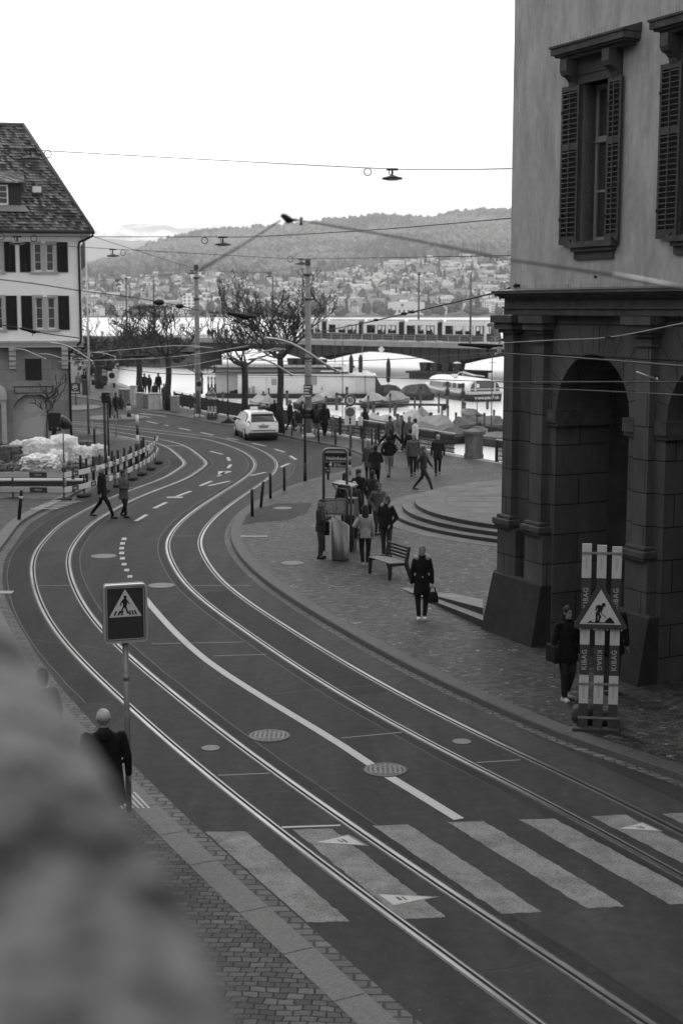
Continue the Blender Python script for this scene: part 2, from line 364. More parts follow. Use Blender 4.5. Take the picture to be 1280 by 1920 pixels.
TL = smooth(crv([Vector((-48, 101.5, 0)), Vector((-30, 92.5, 0))] + [(G(150, 803) + G(150, 808.5)) / 2, (G(217, 810) + G(217, 816)) / 2, (G(262, 817.5) + G(262, 824)) / 2, (G(345, 836.5) + G(298, 834)) / 2 + Vector((.1, .1, 0))] + mid(oa, ob)[:] + [Vector((9.6, 0, 0)), Vector((14, -8, 0))], .45), 10)
oa = [G(*p) for p in R2]; ob = [G(*p) for p in R1]
TR = smooth(crv([Vector((-48, 107.0, 0)), Vector((-30, 98, 0)), (G(150, 791) + G(150, 796)) / 2, (G(258, 803) + G(258, 807.5)) / 2] + mid(oa, ob) + [Vector((12.2, 2.0, 0)), Vector((17, -7, 0))], .45), 10)
STEEL = M('rail_steel', .28, .36, 1., nscale=.35, namp=.5, stretch=(1, 1, 1)); GRV = M('rail_groove', .012, .9); FILL = M('rail_joint_fill', .10, .8, nscale=8, namp=.5)
LIPM = M('rail_lip_steel', .3, .42, 1.)
def track(P, label):
    t = thing('tram_track', label, 'tram track', P[len(P) // 2], 0, 'tram tracks set in the road'); b = P[len(P) // 2]
    for s in (-1, 1):
        mb = MB(); z = lambda d, h: [p - b for p in zz(offs(P, d * s), h)]
        for a, c, h, m in ((.575, .548, .005, 2), (.548, .496, .011, 0), (.496, .448, .006, 1), (.448, .428, .010, 3), (.428, .405, .005, 2)): mb.strip(z(a, h), z(c, h), m)
        obj('rail', mb, [STEEL, GRV, FILL, LIPM], t)
track(TL, 'tram track nearest the left kerb, its two grooved rails running under the warning triangle')
track(TR, 'tram track nearest the bus stop pavement, its two grooved rails bending past the bollards')
# thin tie bars / cable cuts across the lanes
CUT = M('sealed_cut', .17, .7)
mb = MB()
for a, b in (((327, 1005), (368, 1005)), ((409, 1454), (505, 1450)), ((72, 1098), (135, 1098)), ((360, 1098), (470, 1098)), ((285, 1207), (455, 1204)), ((893, 1430), (975, 1425)), ((640, 1384), (755, 1373)), ((400, 1230), (500, 1227))):
    p, q = G(*a), G(*b); n = Vector((0, .018, 0)); mb.add([p - n + Vector((0, 0, .004)), q - n + Vector((0, 0, .004)), q + n + Vector((0, 0, .004)), p + n + Vector((0, 0, .004))], [(0, 1, 2, 3)])
struct('road_joints', mb, CUT)
AS2 = asphalt('asphalt_patch', 1.28); AS3 = asphalt('asphalt_dark_patch', .72); TAR = M('tar_seam', .012, .5)
def span(P, a, b): return P[int(len(P) * a):int(len(P) * b)]
for P, a, b, d0, d1, m in ((TR, .30, .985, -.63, -1.30, AS2), (TL, .42, .72, .63, 1.15, AS3), (TL, .3, .99, -.62, -.80, AS3), (TR, .3, .99, .62, .78, AS3), (TL, .50, .61, -.40, .40, AS2), (TR, .66, .73, -.39, .39, AS3)):
    q = span(P, a, b); mb = MB(); mb.strip(zz(offs(q, d0), .0022), zz(offs(q, d1), .0022)); struct('road_patch', mb, m)
for P, a, b, d in ((TR, .30, .985, -1.31), (TL, .42, .72, 1.16), (TL, .3, .99, -.81), (TR, .3, .99, .79)):
    q = span(P, a, b); q = [p + Vector((noise.noise(p * 3) * .02, noise.noise(p * 2 + Vector((5, 0, 0))) * .02, 0)) for p in q]; mb = MB(); mb.strip(zz(offs(q, d - .012), .0031), zz(offs(q, d + .012), .0031)); struct('tar_seam', mb, TAR)
for a, b in (((60, 1200), (230, 1222)), ((520, 1300), (700, 1285)), ((470, 1490), (640, 1478)), ((1010, 1420), (1090, 1400)), ((860, 1830), (1060, 1790)), ((240, 1335), (330, 1350)), ((180, 1060), (300, 1052))):
    p, q = G(*a), G(*b); P = [p.lerp(q, i / 24) + Vector((0, noise.noise(p.lerp(q, i / 24) * 2.5) * .10, 0)) for i in range(25)]; mb = MB(); mb.strip(zz([x + Vector((0, .009, 0)) for x in P], .0031), zz([x - Vector((0, .009, 0)) for x in P], .0031)); struct('road_crack', mb, TAR)
# ------------------------------------------------------------------ road markings
PAINT = M('road_paint', .32, .65, nscale=40, namp=.3, detail=6)
sp = NB('worn_road_paint', .8, .15); v = sp.map(); q = sp.math('ADD', sp.math('MULTIPLY', sp.noise(v, 38, 4, .75), .62), sp.math('MULTIPLY', sp.noise(v, 2.2, 4, .7), .38)); sp.L(sp.rng(q, .36, .62, .045, .22), sp.b.inputs['Base Color']); WORN = sp.m
def mark(polys, name, mat, z=.004, sub=None):
    mb = MB()
    for P in polys: mb.add([(p.x, p.y, z) for p in P], [list(range(len(P)))])
    return struct(name, mb, mat)
ZEB = [((385, 1560), (460, 1559), (655, 1728), (570, 1730)), ((549, 1556), (622, 1554), (835, 1720), (754, 1724)), ((699, 1549), (765, 1546), (1015, 1710), (940, 1714)), ((838, 1542), (906, 1540), (1173, 1700), (1100, 1704)), ((973, 1537), (1038, 1535), (1330, 1692), (1255, 1696)), ((1107, 1531), (1170, 1528), (1480, 1680), (1405, 1684)), ((1240, 1526), (1300, 1524), (1620, 1668), (1545, 1672))]
def ragged(P, n=46, a=.022):
    o = []
    for p, q in zip(P, P[1:] + P[:1]):
        for i in range(n): x = p.lerp(q, i / n); o.append(x + Vector((noise.noise(x * 6), noise.noise(x * 6 + Vector((9, 0, 0))), 0)) * a + Vector((noise.noise(x * 23), noise.noise(x * 23 + Vector((4, 0, 0))), 0)) * a * .6)
    return o
mark([ragged([G(*p) for p in P]) for P in ZEB], 'zebra_crossing_marking', WORN)
def path_mark(pts, wd, name='road_marking', mat=None):
    P = crv([G(*p) for p in pts], .8); mb = MB(); mb.strip(zz(offs(P, wd / 2), .004), zz(offs(P, -wd / 2), .004)); return struct(name, mb, mat or PAINT)
path_mark([(262, 1108), (287, 1140), (333, 1190), (390, 1240), (460, 1287), (530, 1330), (590, 1366), (640, 1397), (697, 1435)], .16, 'centre_line_marking')
path_mark([(722, 1452), (790, 1493), (860, 1536)], .17, 'centre_line_marking')
D_ = [((255, 977), (275, 965)), ((289, 953), (312, 942)), ((331, 931), (358, 921)), ((375, 911), (397, 902)), ((409, 893), (422, 885)), ((427.5, 878), (433, 871)), ((430.5, 864), (427, 857.5)), ((418, 852), (394, 846)),
      ((526, 876), (542, 869)), ((555, 862), (544, 854.6)), ((534, 848), (515, 842)), ((498, 836.5), (473, 831)), ((446, 824.6), (425, 821)), ((400, 816), (377, 811)), ((357, 807), (336, 802.5)), ((316, 798.5), (296, 794)), ((391, 911), (431, 902)), ((469, 892), (498, 885.5)), ((276, 790), (310, 797)), ((240, 776), (283, 783)), ((345, 836), (310, 836)), ((262, 775), (312, 781))]
mark([[p - n, p + n, q + n, q - n] for p, q, n in ((G(*a), G(*b), Vector((G(*b) - G(*a)).yxz) .normalized() * .075) for a, b in D_) for n in (Vector((n.x, -n.y, 0)),)], 'lane_dash_marking', PAINT)
SQ = [(233, 1010.5), (230, 1019), (228.5, 1028), (228.5, 1037), (230, 1047), (233, 1058), (238, 1069), (244, 1081)]
mark([[G(x - 5, y + 2.2), G(x + 4, y + 2.2), G(x + 5, y - 2.2), G(x - 4, y - 2.2)] for x, y in SQ], 'lane_square_marking', PAINT)
mark([[G(528, 1553), G(638, 1549), G(638, 1546.5), G(528, 1550)], [G(409, 892), G(434, 884.5), G(434, 883.5), G(409, 884)], [G(313, 933.5), G(343, 933.5), G(343, 931.5), G(313, 931.5)]], 'stop_line_marking', PAINT)
# painted tram warning triangles on the crossing
for T in (((580, 1581), (653, 1565), (692, 1587)), ((700, 1676), (824, 1682), (734, 1701)), ((1150, 1555), (1204, 1542), (1243, 1560))):
    P = [G(*p) for p in T]; c = sum(P, Vector()) / 3; mb = MB()
    mb.add([(p.x, p.y, .006) for p in P], [(0, 1, 2)], 0); Q = [c + (p - c) * .80 for p in P]; mb.add([(p.x, p.y, .008) for p in Q], [(0, 1, 2)], 1)
    u = (P[1] - P[0]); e = (P[2] - P[1])
    k = (0, 1, 2) if T[0][0] != 700 else (1, 2, 0)
    A, B, Cc = (P[i] for i in k)
    for t0, t1, a0, a1 in ((.58, .63, .25, .8), (.68, .76, .3, .7), (.68, .72, .72, .8)):
        w_ = lambda t, a: c + ((A + (B - A) * t) * (1 - a) + (A + (Cc - A) * t) * a - c) * .8
        q = [w_(t0, a0), w_(t1, a0), w_(t1, a1), w_(t0, a1)]; mb.add([(p.x, p.y, .0095) for p in q], [(0, 1, 2, 3)], 2)
    struct('warning_triangle_marking', mb, [M('triangle_border', .14, .7, nscale=30, namp=.3), PAINT, M('triangle_print', .07, .7)])
# manhole covers
COVER = M('cast_iron_cover', .16, .45, .5, nscale=14, namp=.3); COVER2 = M('light_concrete_cover', .12, .6, nscale=20, namp=.25)
def manhole(px, py, hw, label, fancy=False, z=.0):
    c = G(px, py, z); r = hw / F * c.y; mb = MB(); n = 28
    mb.rings([[(r * math.cos(6.2832 * j / n) * k, r * math.sin(6.2832 * j / n) * k, h) for j in range(n)] for h, k in ((0.0, 1.), (.006, 1.), (.007, .98))], 0, sm=False)
    if fancy:
        for i, k in enumerate((.92, .72, .52, .3)):
            A = [Vector((r * k * math.cos(6.2832 * j / 36), r * k * math.sin(6.2832 * j / 36), .011)) for j in range(37)]; B = [p * ((k - .07) / k) for p in A]; mb.strip(A, zz(B, .011), 1)
        for j in range(16):
            a = 6.2832 * j / 16; mb.box((r * .62 * math.cos(a), r * .62 * math.sin(a), .010), (r * .5, .02, .004), a, 1)
        for i in range(-3, 4): mb.box((i * r * .22, 0, .0105), (.03, r * 1.2, .005), 0, 1)
    return one('manhole_cover', mb, [COVER2 if not fancy else M('iron_dark', .05, .6, .3), M('iron_worn', .11, .5, .4)], label, 'manhole cover', (c.x, c.y, c.z + .004), 0, 'manhole covers in the road and pavement')
manhole(195, 1043, 24, 'plain light oval cover beside the row of square lane marks')
manhole(303, 1098, 25, 'pale cover right behind the pedestrian crossing sign')
manhole(505, 1380, 41, 'patterned iron cover between the two tram tracks, left of the centre line', True)
manhole(722, 1444, 43, 'patterned iron cover lying in the gap of the white centre line', True)
manhole(395, 1403, 18, 'small pale cover between the rails of the left tram track')
manhole(865, 1391, 18, 'small pale cover between the rails of the right tram track')
manhole(548, 1056, 22, 'pale cover in the cobbled pavement left of the litter bin', z=.126)
manhole(530, 953, 18, 'pale cover in the asphalt patch beside the bollards', z=.132)
manhole(70, 790, 12, 'small cover far off on the left road') if False else None
# drain gratings
def grate(c, lx, ly, n, label, rz=0.):
    mb = MB(); mb.bb(-lx / 2, lx / 2, -ly / 2, ly / 2, 0, .006, 0)
    for i in range(n): x = -lx / 2 + (i + .5) * lx / n; mb.bb(x - lx / n * .27, x + lx / n * .27, -ly / 2, ly / 2, .006, .012, 1)
    return one('drain_grate', mb, [M('grate_dark', .03, .7), M('grate_bar', .34, .5, .4)], label, 'drain grate', c, rz, 'drain grates')
grate(G(476, 1006, .127), .82, .22, 13, 'slotted metal grate in the pavement just inside the bend of the right kerb')
grate(G(10, 1111, .004) - Vector((.1, 0, 0)), .6, .35, 12, 'slotted metal grate in the left gutter at the edge of the photo')
# tactile stripes on the left pavement
for (cx, cy, L_, wd, n, gap, a, z) in ((246, 1500, .75, .03, 6, .075, -60, .10), (110, 945, 1.0, .10, 6, .28, 22, .10)):
    c = G(cx, cy, z); mb = MB()
    for i in range(n): mb.box((0 + (i - n / 2) * gap * (1 if n == 6 and L_ < .9 else .3), (0 if L_ < .9 else (i - n / 2) * gap * 1.4), 0), (L_, wd, .006) if L_ > .9 else (wd, L_, .006), 0 if L_ > .9 else rad(25))
    o = struct('tactile_stripes', mb, PAINT); o.location = c
# ------------------------------------------------------------------ stone parapet at the viewpoint
s = NB('parapet_stone', .9, .3); v = s.map(); a = s.noise(v, 24, 4, .6); b = s.noise(v, 7, 3, .6)
q = s.math('ADD', s.math('MULTIPLY', a, .62), s.math('MULTIPLY', b, .38)); s.L(s.rng(q, .44, .57, .004, .13), s.b.inputs['Base Color']); s.bump(a, .8, .05); PSTONE = s.m
pe = [Vector((.40, -.4, 0)), Vector((.21, .1, 0))] + [zz([G(x, y, 6.758)], 0)[0] for x, y in ((478, 1925), (420, 1800), (338, 1650), (266, 1520), (186, 1395), (120, 1290), (54, 1222), (-20, 1172), (-130, 1125))] + [Vector((-2.4, 4.0, 0)), Vector((-6.5, 10.0, 0))]
pe = crv(pe, .12)
mb = MB(); rg = []
for i, p in enumerate(pe):
    t = (pe[min(i + 1, len(pe) - 1)] - pe[max(i - 1, 0)]).normalized(); n = Vector((t.y, -t.x, 0)) ; n = n if n.x > 0 else -n
    j = noise.noise(p * 7) * .012; zt = 6.80 + noise.noise(p * 5 + Vector((3, 1, 0))) * .012
    sec = ((-.95, 6.15), (-.95, 6.72), (-.90, 6.78), (-.6, 6.80), (-.3, 6.81), (-.08, 6.80), (-.02, 6.775), (.0 , 6.74), (0., 6.55), (-.05, 6.50), (-.05, 6.15))
    rg.append([p + n * (o + j) + Vector((0, 0, z + (zt - 6.8))) for o, z in sec])
mb.rings(rg, sm=False)
tw = thing('terrace_wall', 'rough mottled stone parapet, blurred, filling the lower left foreground', 'wall', (0, 0, 0))
obj('coping', mb, PSTONE, tw)
mb = MB(); rg = [[p + n_ * o + Vector((0, 0, z)) for o, z in ((-.9, 0), (-.9, 6.15), (-.1, 6.15), (-.1, 0))] for p, n_ in zip(pe, [Vector((.93, .37, 0))] * len(pe))]
mb.rings(rg, sm=False); obj('wall_body', mb, PSTONE, tw)
# ------------------------------------------------------------------ round steps and platform
def circ(P):
    import numpy as np
    A = np.array([[2 * p.x, 2 * p.y, 1] for p in P]); b = np.array([p.x ** 2 + p.y ** 2 for p in P]); x = np.linalg.lstsq(A, b, rcond=None)[0]
    return x[0], x[1], math.sqrt(x[2] + x[0] ** 2 + x[1] ** 2)
cx, cy, cr = circ([G(x, y, .54) for x, y in ((774, 933), (779, 941), (791, 950), (822, 963), (873, 975), (921, 982.6), (777, 929), (801, 922))])
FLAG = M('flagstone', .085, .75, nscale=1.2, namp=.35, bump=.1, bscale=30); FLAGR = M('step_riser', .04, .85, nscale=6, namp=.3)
t = thing('round_steps', 'round stone platform with three curved steps in front of the arcade', 'steps', (cx, cy, .12))
def sd(rr, z0, z1, mats, nm):
    mb = MB(); n = 96; c = lambda k, z: [(rr * k * math.cos(6.2832 * j / n), rr * k * math.sin(6.2832 * j / n), z) for j in range(n)]
    A = [c(1, z0), c(1, z1 - .015)]; mb.rings(A, 1, cap=False, sm=False); mb.rings([c(1, z1 - .015), c(1 - .015 / rr, z1)], 0, cap=False); mb.add(c(1 - .015 / rr, z1), [list(range(n))], 0)
    return obj(nm, mb, mats, t)
print('platform', cx, cy, cr)
RZ = (.14, .28, .42)
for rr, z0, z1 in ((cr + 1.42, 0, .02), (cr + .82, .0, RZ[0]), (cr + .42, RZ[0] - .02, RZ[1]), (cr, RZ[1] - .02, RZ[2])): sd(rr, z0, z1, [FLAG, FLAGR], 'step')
mb = MB(); A = [Vector((cr * .86 * math.cos(6.2832 * j / 96), cr * .86 * math.sin(6.2832 * j / 96), RZ[2] + .004)) for j in range(97)]; mb.strip(A, [Vector((p.x * .985, p.y * .985, p.z)) for p in A])
for i in range(-4, 5):
    y = i * cr * .2; hw = math.sqrt(max(0, (cr * .85) ** 2 - y * y)); mb.box((0, y, RZ[2] + .003), (2 * hw, .02, .003), 0)
    for k in range(-2, 3): mb.box((k * cr * .33 + (i % 2) * cr * .16, y + cr * .1, RZ[2] + .003), (.02, cr * .19, .003), 0) if abs(k * cr * .33 + (i % 2) * cr * .16) < hw * .8 else None
obj('slab_joints', mb, M('slab_joint', .09, .9), t)
# straight steps by the building corner
t = thing('corner_steps', 'two shallow straight stone steps running into the building corner plinth', 'steps', G(850, 1140, .12)); bl = t.location
for nm, pts in (('step', [(748, 1102, .13), (905, 1163, .30), (905, 1142, .30), (790, 1101, .13)]), ('step', [(800, 1113, .22), (905, 1140, .46), (905, 1124, .46), (845, 1112, .22)])):
    mb = MB(); P = [G(x, y, z) - bl for x, y, z in pts]; mb.add([tuple(p) for p in P] + [(p.x, p.y, 0) for p in P], [(0, 1, 2, 3)], 0); mb.add([tuple(p) for p in P] + [(p.x, p.y, 0) for p in P], [(0, 4, 5, 1), (1, 5, 6, 2), (2, 6, 7, 3), (3, 7, 4, 0)], 1)
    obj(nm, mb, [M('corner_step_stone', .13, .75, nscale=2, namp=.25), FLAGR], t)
# ================================================================== ARCADE BUILDING (right)
A0 = G(899, 1180, .12); A0.z = 0; U0 = (G(1195, 1290, .12) - G(899, 1180, .12)); U0.z = 0; U0.normalize()
RZB = math.atan2(U0.y, U0.x)
def blocks(name, v, cw, ch, joint, amp=.35, rough=.85, soot=True):
    s = NB(name, rough, .3); g = s.n('ShaderNodeSeparateXYZ'); s.L(s.c.outputs['Object'], g.inputs[0])
    cb = s.n('ShaderNodeCombineXYZ'); s.L(s.math('ADD', g.outputs[0], g.outputs[1]), cb.inputs[0]); s.L(g.outputs[2], cb.inputs[1])
    br = s.n('ShaderNodeTexBrick'); s.L(cb.outputs[0], br.inputs['Vector']); br.inputs['Scale'].default_value = 1
    br.inputs['Brick Width'].default_value = cw; br.inputs['Row Height'].default_value = ch; br.inputs['Mortar Size'].default_value = .013; br.inputs['Mortar Smooth'].default_value = .2
    br.inputs['Color1'].default_value = (v * .85,) * 3 + (1,); br.inputs['Color2'].default_value = (v * 1.15,) * 3 + (1,); br.inputs['Mortar'].default_value = (joint,) * 3 + (1,)
    b2 = s.n('ShaderNodeRGBToBW'); s.L(br.outputs['Color'], b2.inputs[0])
    n1 = s.rng(s.noise(s.map(scale=(1, 1, .35)), 1.6, 5, .65), .3, .7, 1 - amp, 1 + amp); n2 = s.rng(s.noise(s.map(), 45, 3), .3, .7, .88, 1.12)
    s.L(s.math('MULTIPLY', s.math('MULTIPLY', b2.outputs[0], n1), n2), s.b.inputs['Base Color'])
    s.bump(s.math('SUBTRACT', s.math('MULTIPLY', s.noise(s.map(), 20, 4), .35), br.outputs['Fac']), .5, .02); return s.m
SAND = blocks('arcade_sandstone', .068, 1.55, .62, .010); SAND_D = M('arcade_base_stone', .028, .85, nscale=3, namp=.35, bump=.3, bscale=25)
TRIM = M('dark_sandstone_trim', .062, .85, nscale=4, namp=.4, bump=.25, bscale=30)
VAULT = M('arcade_vault_plaster', .30, .9, nscale=1, namp=.3)
s = NB('weathered_plaster', .9, .2); q = s.math('ADD', s.math('MULTIPLY', s.noise(s.map(scale=(1.6, 1.6, .5)), 1.7, 6, .68), .65), s.math('MULTIPLY', s.noise(s.map(scale=(6, 6, 1.4)), 2.4, 5, .7), .35))
s.L(s.rng(q, .32, .66, .23, .42), s.b.inputs['Base Color']); s.bump(s.noise(s.map(), 40, 3), .3, .012); PLAS = s.m
hb = thing('arcade_building', 'tall building on the right with rough plaster above a dark sandstone arcade', 'building', tuple(A0), RZB)
SEND = 21.0; OP = [(2.0 + 3.45 * i, 4.37 + 3.45 * i) for i in range(5)]; SPR = 5.06; PW, PB = .50, 1.87
# wall with arches
o = [(.30, 0)]
for a, b in OP:
    r = (b - a) / 2; o += [(a, 0), (a, SPR)] + [((a + b) / 2 - r * math.cos(math.pi * k / 20), SPR + r * math.sin(math.pi * k / 20)) for k in range(1, 20)] + [(b, SPR), (b, 0)]
o += [(SEND, 0), (SEND, 7.0), (.30, 7.0)]
mb = MB(); mb.prism(o, PW, PB, 0, 'xz'); obj('arcade_wall', mb, SAND, hb)
mb = MB()      # voussoir joints
for a, b in OP[:3]:
    m_, r = (a + b) / 2, (b - a) / 2
    for k in range(1, 12):
        an = math.pi * k / 12; c_, s_ = -math.cos(an), math.sin(an); r2 = min((6.97 - SPR) / max(s_, .3), r + .75 + (.5 if k in (3, 6, 9) else .0))
        p0 = Vector((m_ + r * c_, 0, SPR + r * s_)); p1 = Vector((m_ + r2 * c_, 0, SPR + r2 * s_)); t = Vector((s_, 0, -c_)) * .008
        mb.add([(q.x, PW - .004, q.z) for q in (p0 - t, p0 + t, p1 + t, p1 - t)], [(0, 1, 2, 3)])
obj('voussoir_joints', mb, M('masonry_joint', .022, .9), hb)
# inside of the arcade
mb = MB(); mb.bb(.3, SEND, 4.9, 5.2, 0, 7.0); mb.bb(.3, SEND, PB, 4.9, 6.6, 7.0); mb.bb(.3, .9, PB, 4.9, 0, 6.6); obj('arcade_interior', mb, VAULT, hb)
for i, (a, b) in enumerate(OP[:4]):
    mb = MB(); m_ = (a + b) / 2
    mb.bb(m_ - .55, m_ + .55, 4.86, 4.9, .12, 3.0, 1); mb.bb(m_ - .5, m_ + .5, 4.82, 4.86, .2, 2.9, 0); obj('arcade_door', mb, [M('dark_door', .03, .6), TRIM], hb)
# plinths, pedestals, pilasters, capitals, imposts
PIERS = [(.0, 1.95)] + [(OP[i][1] + .02, OP[i + 1][0] - .02) for i in range(4)]
for i, (a, b) in enumerate(PIERS):
    mb = MB(); a2 = a + (.12 if i == 0 else 0)
    mb.add([(a, 0, 0), (b, 0, 0), (b, PB, 0), (a, PB, 0), (a2, .24, 1.40), (b, .24, 1.40), (b, PB, 1.40), (a2, PB, 1.40)], [(0, 1, 5, 4), (1, 2, 6, 5), (2, 3, 7, 6), (3, 0, 4, 7), (4, 5, 6, 7)])
    mb.add([(a2, .24, 1.40), (b, .24, 1.40), (b, .30, 1.46), (a2, .30, 1.46)], [(0, 1, 2, 3)])
    obj('plinth', mb, SAND_D, hb)
PILS = [(.28, .64, .15, .97), (1.34, 1.75, 1.20, 1.98)] + [(4.73 + 3.45 * i, 5.16 + 3.45 * i, 4.58 + 3.45 * i, 5.36 + 3.45 * i) for i in range(4)]
for a, b, pa, pb in PILS:
    mb = MB(); mb.bb(pa + .06, pb - .06, .28, PW + .1, 1.40, 2.44); obj('pedestal', mb, SAND, hb)
    mb = MB(); m_ = (a + b) / 2; hw = (b - a) / 2
    for z0, z1, e in ((2.44, 2.50, .12), (2.50, 2.64, .15), (2.64, 2.72, .08)):
        mb.bbox(m_ - hw - e, m_ + hw + e, .33 - e, PW + .06, z0, z1, .03)
    obj('pilaster_base', mb, TRIM, hb)
    mb = MB(); mb.bb(a, b, .33, PW + .05, 2.72, 6.48); obj('pilaster', mb, SAND, hb)
    mb = MB()
    for z0, z1, e in ((6.44, 6.50, .05), (6.50, 6.62, .02), (6.62, 6.70, .09), (6.70, 6.84, .16), (6.84, 6.99, .22)): mb.bb(m_ - hw - e, m_ + hw + e, .33 - e, PW + .05 - e * .05, z0, z1)
    obj('capital', mb, TRIM, hb)
for i, (a, b) in enumerate(OP[:4]):
    for (x0, x1) in ((a - .25, a + .10), (b - .10, b + .25)):
        mb = MB(); mb.bb(x0, x1, PW - .09, PB + .05, 4.82, 5.08); mb.bb(x0 + (.0 if x0 > a else .0), x1, PW - .05, PB + .02, 4.74, 4.82); obj('impost', mb, TRIM, hb)
mb = MB()
for z0, z1, p in ((7.0, 7.13, .30), (7.13, 7.17, .26), (7.17, 7.34, .31), (7.34, 7.39, .20), (7.39, 7.44, .12), (7.44, 7.50, .05)): mb.bb(.30 + (p - .31) * .5, SEND, p, PB + .2, z0, z1)
obj('cornice', mb, TRIM, hb)
mb = MB(); mb.add([(.2, .04, 7.505), (SEND, .04, 7.505), (SEND, .7, 7.56), (.2, .7, 7.56)], [(0, 1, 2, 3)]); obj('cornice_flashing', mb, M('zinc_sheet', .12, .5, .6), hb)
# upper plaster wall with window holes
PP = .60; WIN = [(2.53, 3.43), (5.55, 6.45), (8.57, 9.47), (11.6, 12.5)]; ZB, ZT = 8.44, 11.48
mb = MB(); x = .07
for a, b in WIN + [(SEND, SEND)]:
    mb.bb(x, a, PP, 1.1, 7.5, 17); x = b
for a, b in WIN: mb.bb(a, b, PP, 1.1, 7.5, ZB); mb.bb(a, b, PP, 1.1, ZT, 17)
mb.bb(.07, SEND, 1.1, 9, 16.9, 17.0); mb.bb(.07, .4, 1.1, 9, 7.5, 16.9)
obj('plaster_wall', mb, PLAS, hb)
SLAT = M('shutter_slat', .085, .55); SHF = M('shutter_frame', .045, .5, nscale=8, namp=.2); SHB = M('shutter_dark', .012, .8)
WFR = M('window_frame_grey', .22, .5); GLS = M('window_glass', .035, .06, spec=.8)
def shutter(x0, x1, z0, z1, y):
    mb = MB(); w_ = .055
    mb.bb(x0, x0 + w_, y - .045, y, z0, z1); mb.bb(x1 - w_, x1, y - .045, y, z0, z1)
    zm = z0 + (z1 - z0) * .62
    for a, b in ((z0, z0 + .16), (zm - .07, zm + .07), (z1 - .10, z1)): mb.bb(x0 + w_, x1 - w_, y - .043, y - .002, a, b)
    fr = obj('shutter', mb, SHF, hb)
    mb = MB()
    for a, b in ((z0 + .17, zm - .08), (zm + .08, z1 - .11)):
        n = max(2, int((b - a) / .094))
        for k in range(n):
            z = a + (k + .5) * (b - a) / n; mb.box(((x0 + x1) / 2, y - .026, z), (x1 - x0 - 2 * w_ + .004, .062, .010), 0, 0, (rad(-33), 'X'))
    mb.bb((x0 + x1) / 2 - .008, (x0 + x1) / 2 + .008, y - .068, y - .056, z0 + .14, z1 - .12)
    obj('slats', mb, SLAT, fr); mb = MB(); mb.bb(x0 + .01, x1 - .01, y - .001, y + .006, z0 + .01, z1 - .01); obj('shutter_back', mb, SHB, fr)
    mb = MB()
    for z in (z0 + .5, z1 - .5): mb.bb(x0 - .04 if x0 > (x0 + x1) / 2 else x0 + .0, x0 + .03, y - .06, y - .046, z - .03, z + .03)
    mb.tube([(x1 - .16, y - .07, z0 + .05), (x1 - .1, y - .09, z0 + .09), (x1 - .08, y - .09, z0 + .02)], .012, 5); obj('hinge', mb, SHB, fr)
for i, (a, b) in enumerate(WIN):
    mb = MB()      # surround
    mb.bb(a - .16, a, PP - .05, 1.05, ZB, ZT + .17); mb.bb(b, b + .16, PP - .05, 1.05, ZB, ZT + .17); mb.bb(a, b, PP - .05, 1.05, ZT, ZT + .17)
    mb.bb(a - .10, b + .10, PP - .075, PP, ZT + .17, ZT + .20); mb.bb(a - .12, b + .12, PP - .03, PP + .02, ZT + .20, 11.98)
    sr = obj('window_surround', mb, TRIM, hb)
    mb = MB(); mb.bb(a - .20, b + .34, .42, PP + .05, 8.33, 8.44); mb.bb(a - .15, b + .28, .48, PP + .05, 8.25, 8.33); mb.bb(a - .12, b + .22, .54, PP + .05, 8.10, 8.25); obj('sill', mb, TRIM, sr)
    mb = MB(); x0, x1 = a - .56, b + .84
    mb.bb(x0 + .12, x1 - .12, .35, PP + .05, 11.96, 12.02); mb.bb(x0 + .05, x1 - .05, .26, PP + .05, 12.02, 12.06)
    mb.bb(x0, x1, .20, PP + .05, 12.06, 12.19); mb.bb(x0 - .02, x1 + .02, .17, PP + .05, 12.19, 12.225)
    mb.add([(x0 - .02, .17, 12.228), (x1 + .02, .17, 12.228), (x1 + .02, PP, 12.36), (x0 - .02, PP, 12.36), (x1 + .02, PP, 12.228), (x0 - .02, PP, 12.228)], [(0, 1, 2, 3), (1, 4, 2), (0, 3, 5)])
    obj('hood', mb, TRIM, sr)
    for xc in (a - .22, b + .22):      # scrolled brackets
        mb = MB(); pr = [(.26, 11.96), (.26, 11.74), (.30, 11.66), (.40, 11.62), (.47, 11.55), (.50, 11.45), (.53, 11.33), (PP + .02, 11.33), (PP + .02, 11.96)]
        mb.prism(pr, xc - .11, xc + .11, 0, 'yz'); obj('bracket', mb, TRIM, sr)
    mb = MB(); y = .92
    mb.bb(a, a + .07, y, y + .06, ZB, ZT); mb.bb(b - .07, b, y, y + .06, ZB, ZT); mb.bb((a + b) / 2 - .05, (a + b) / 2 + .05, y - .01, y + .06, ZB, ZT)
    for z, t_ in ((ZB + .05, .1), (ZT - .05, .1), (10.42, .14), (9.43, .045)): mb.bb(a + .07, b - .07, y + .002, y + .058, z - t_ / 2, z + t_ / 2)
    mb.bb(a + .02, b - .02, y - .04, y, 10.37, 10.41)
    wf = obj('window_frame', mb, WFR, sr); mb = MB(); mb.bb(a, b, y + .03, y + .035, ZB, ZT); obj('pane', mb, GLS, wf)
    mb = MB(); mb.bb(a + .05, b - .05, y + .12, y + .13, ZB, ZT); obj('curtain', mb, M('curtain_grey', .12, .9, nscale=9, namp=.3, stretch=(6, 1, .2)), wf)
    shutter(a - .58, a + .0 - .005, ZB - .04, ZT + .0, PP - .055); shutter(b - .0 + .005, b + .42, ZB - .04, ZT + .0, PP - .055)
mb = MB(); SPK = M('bird_spike_wire', .05, .4, .8)
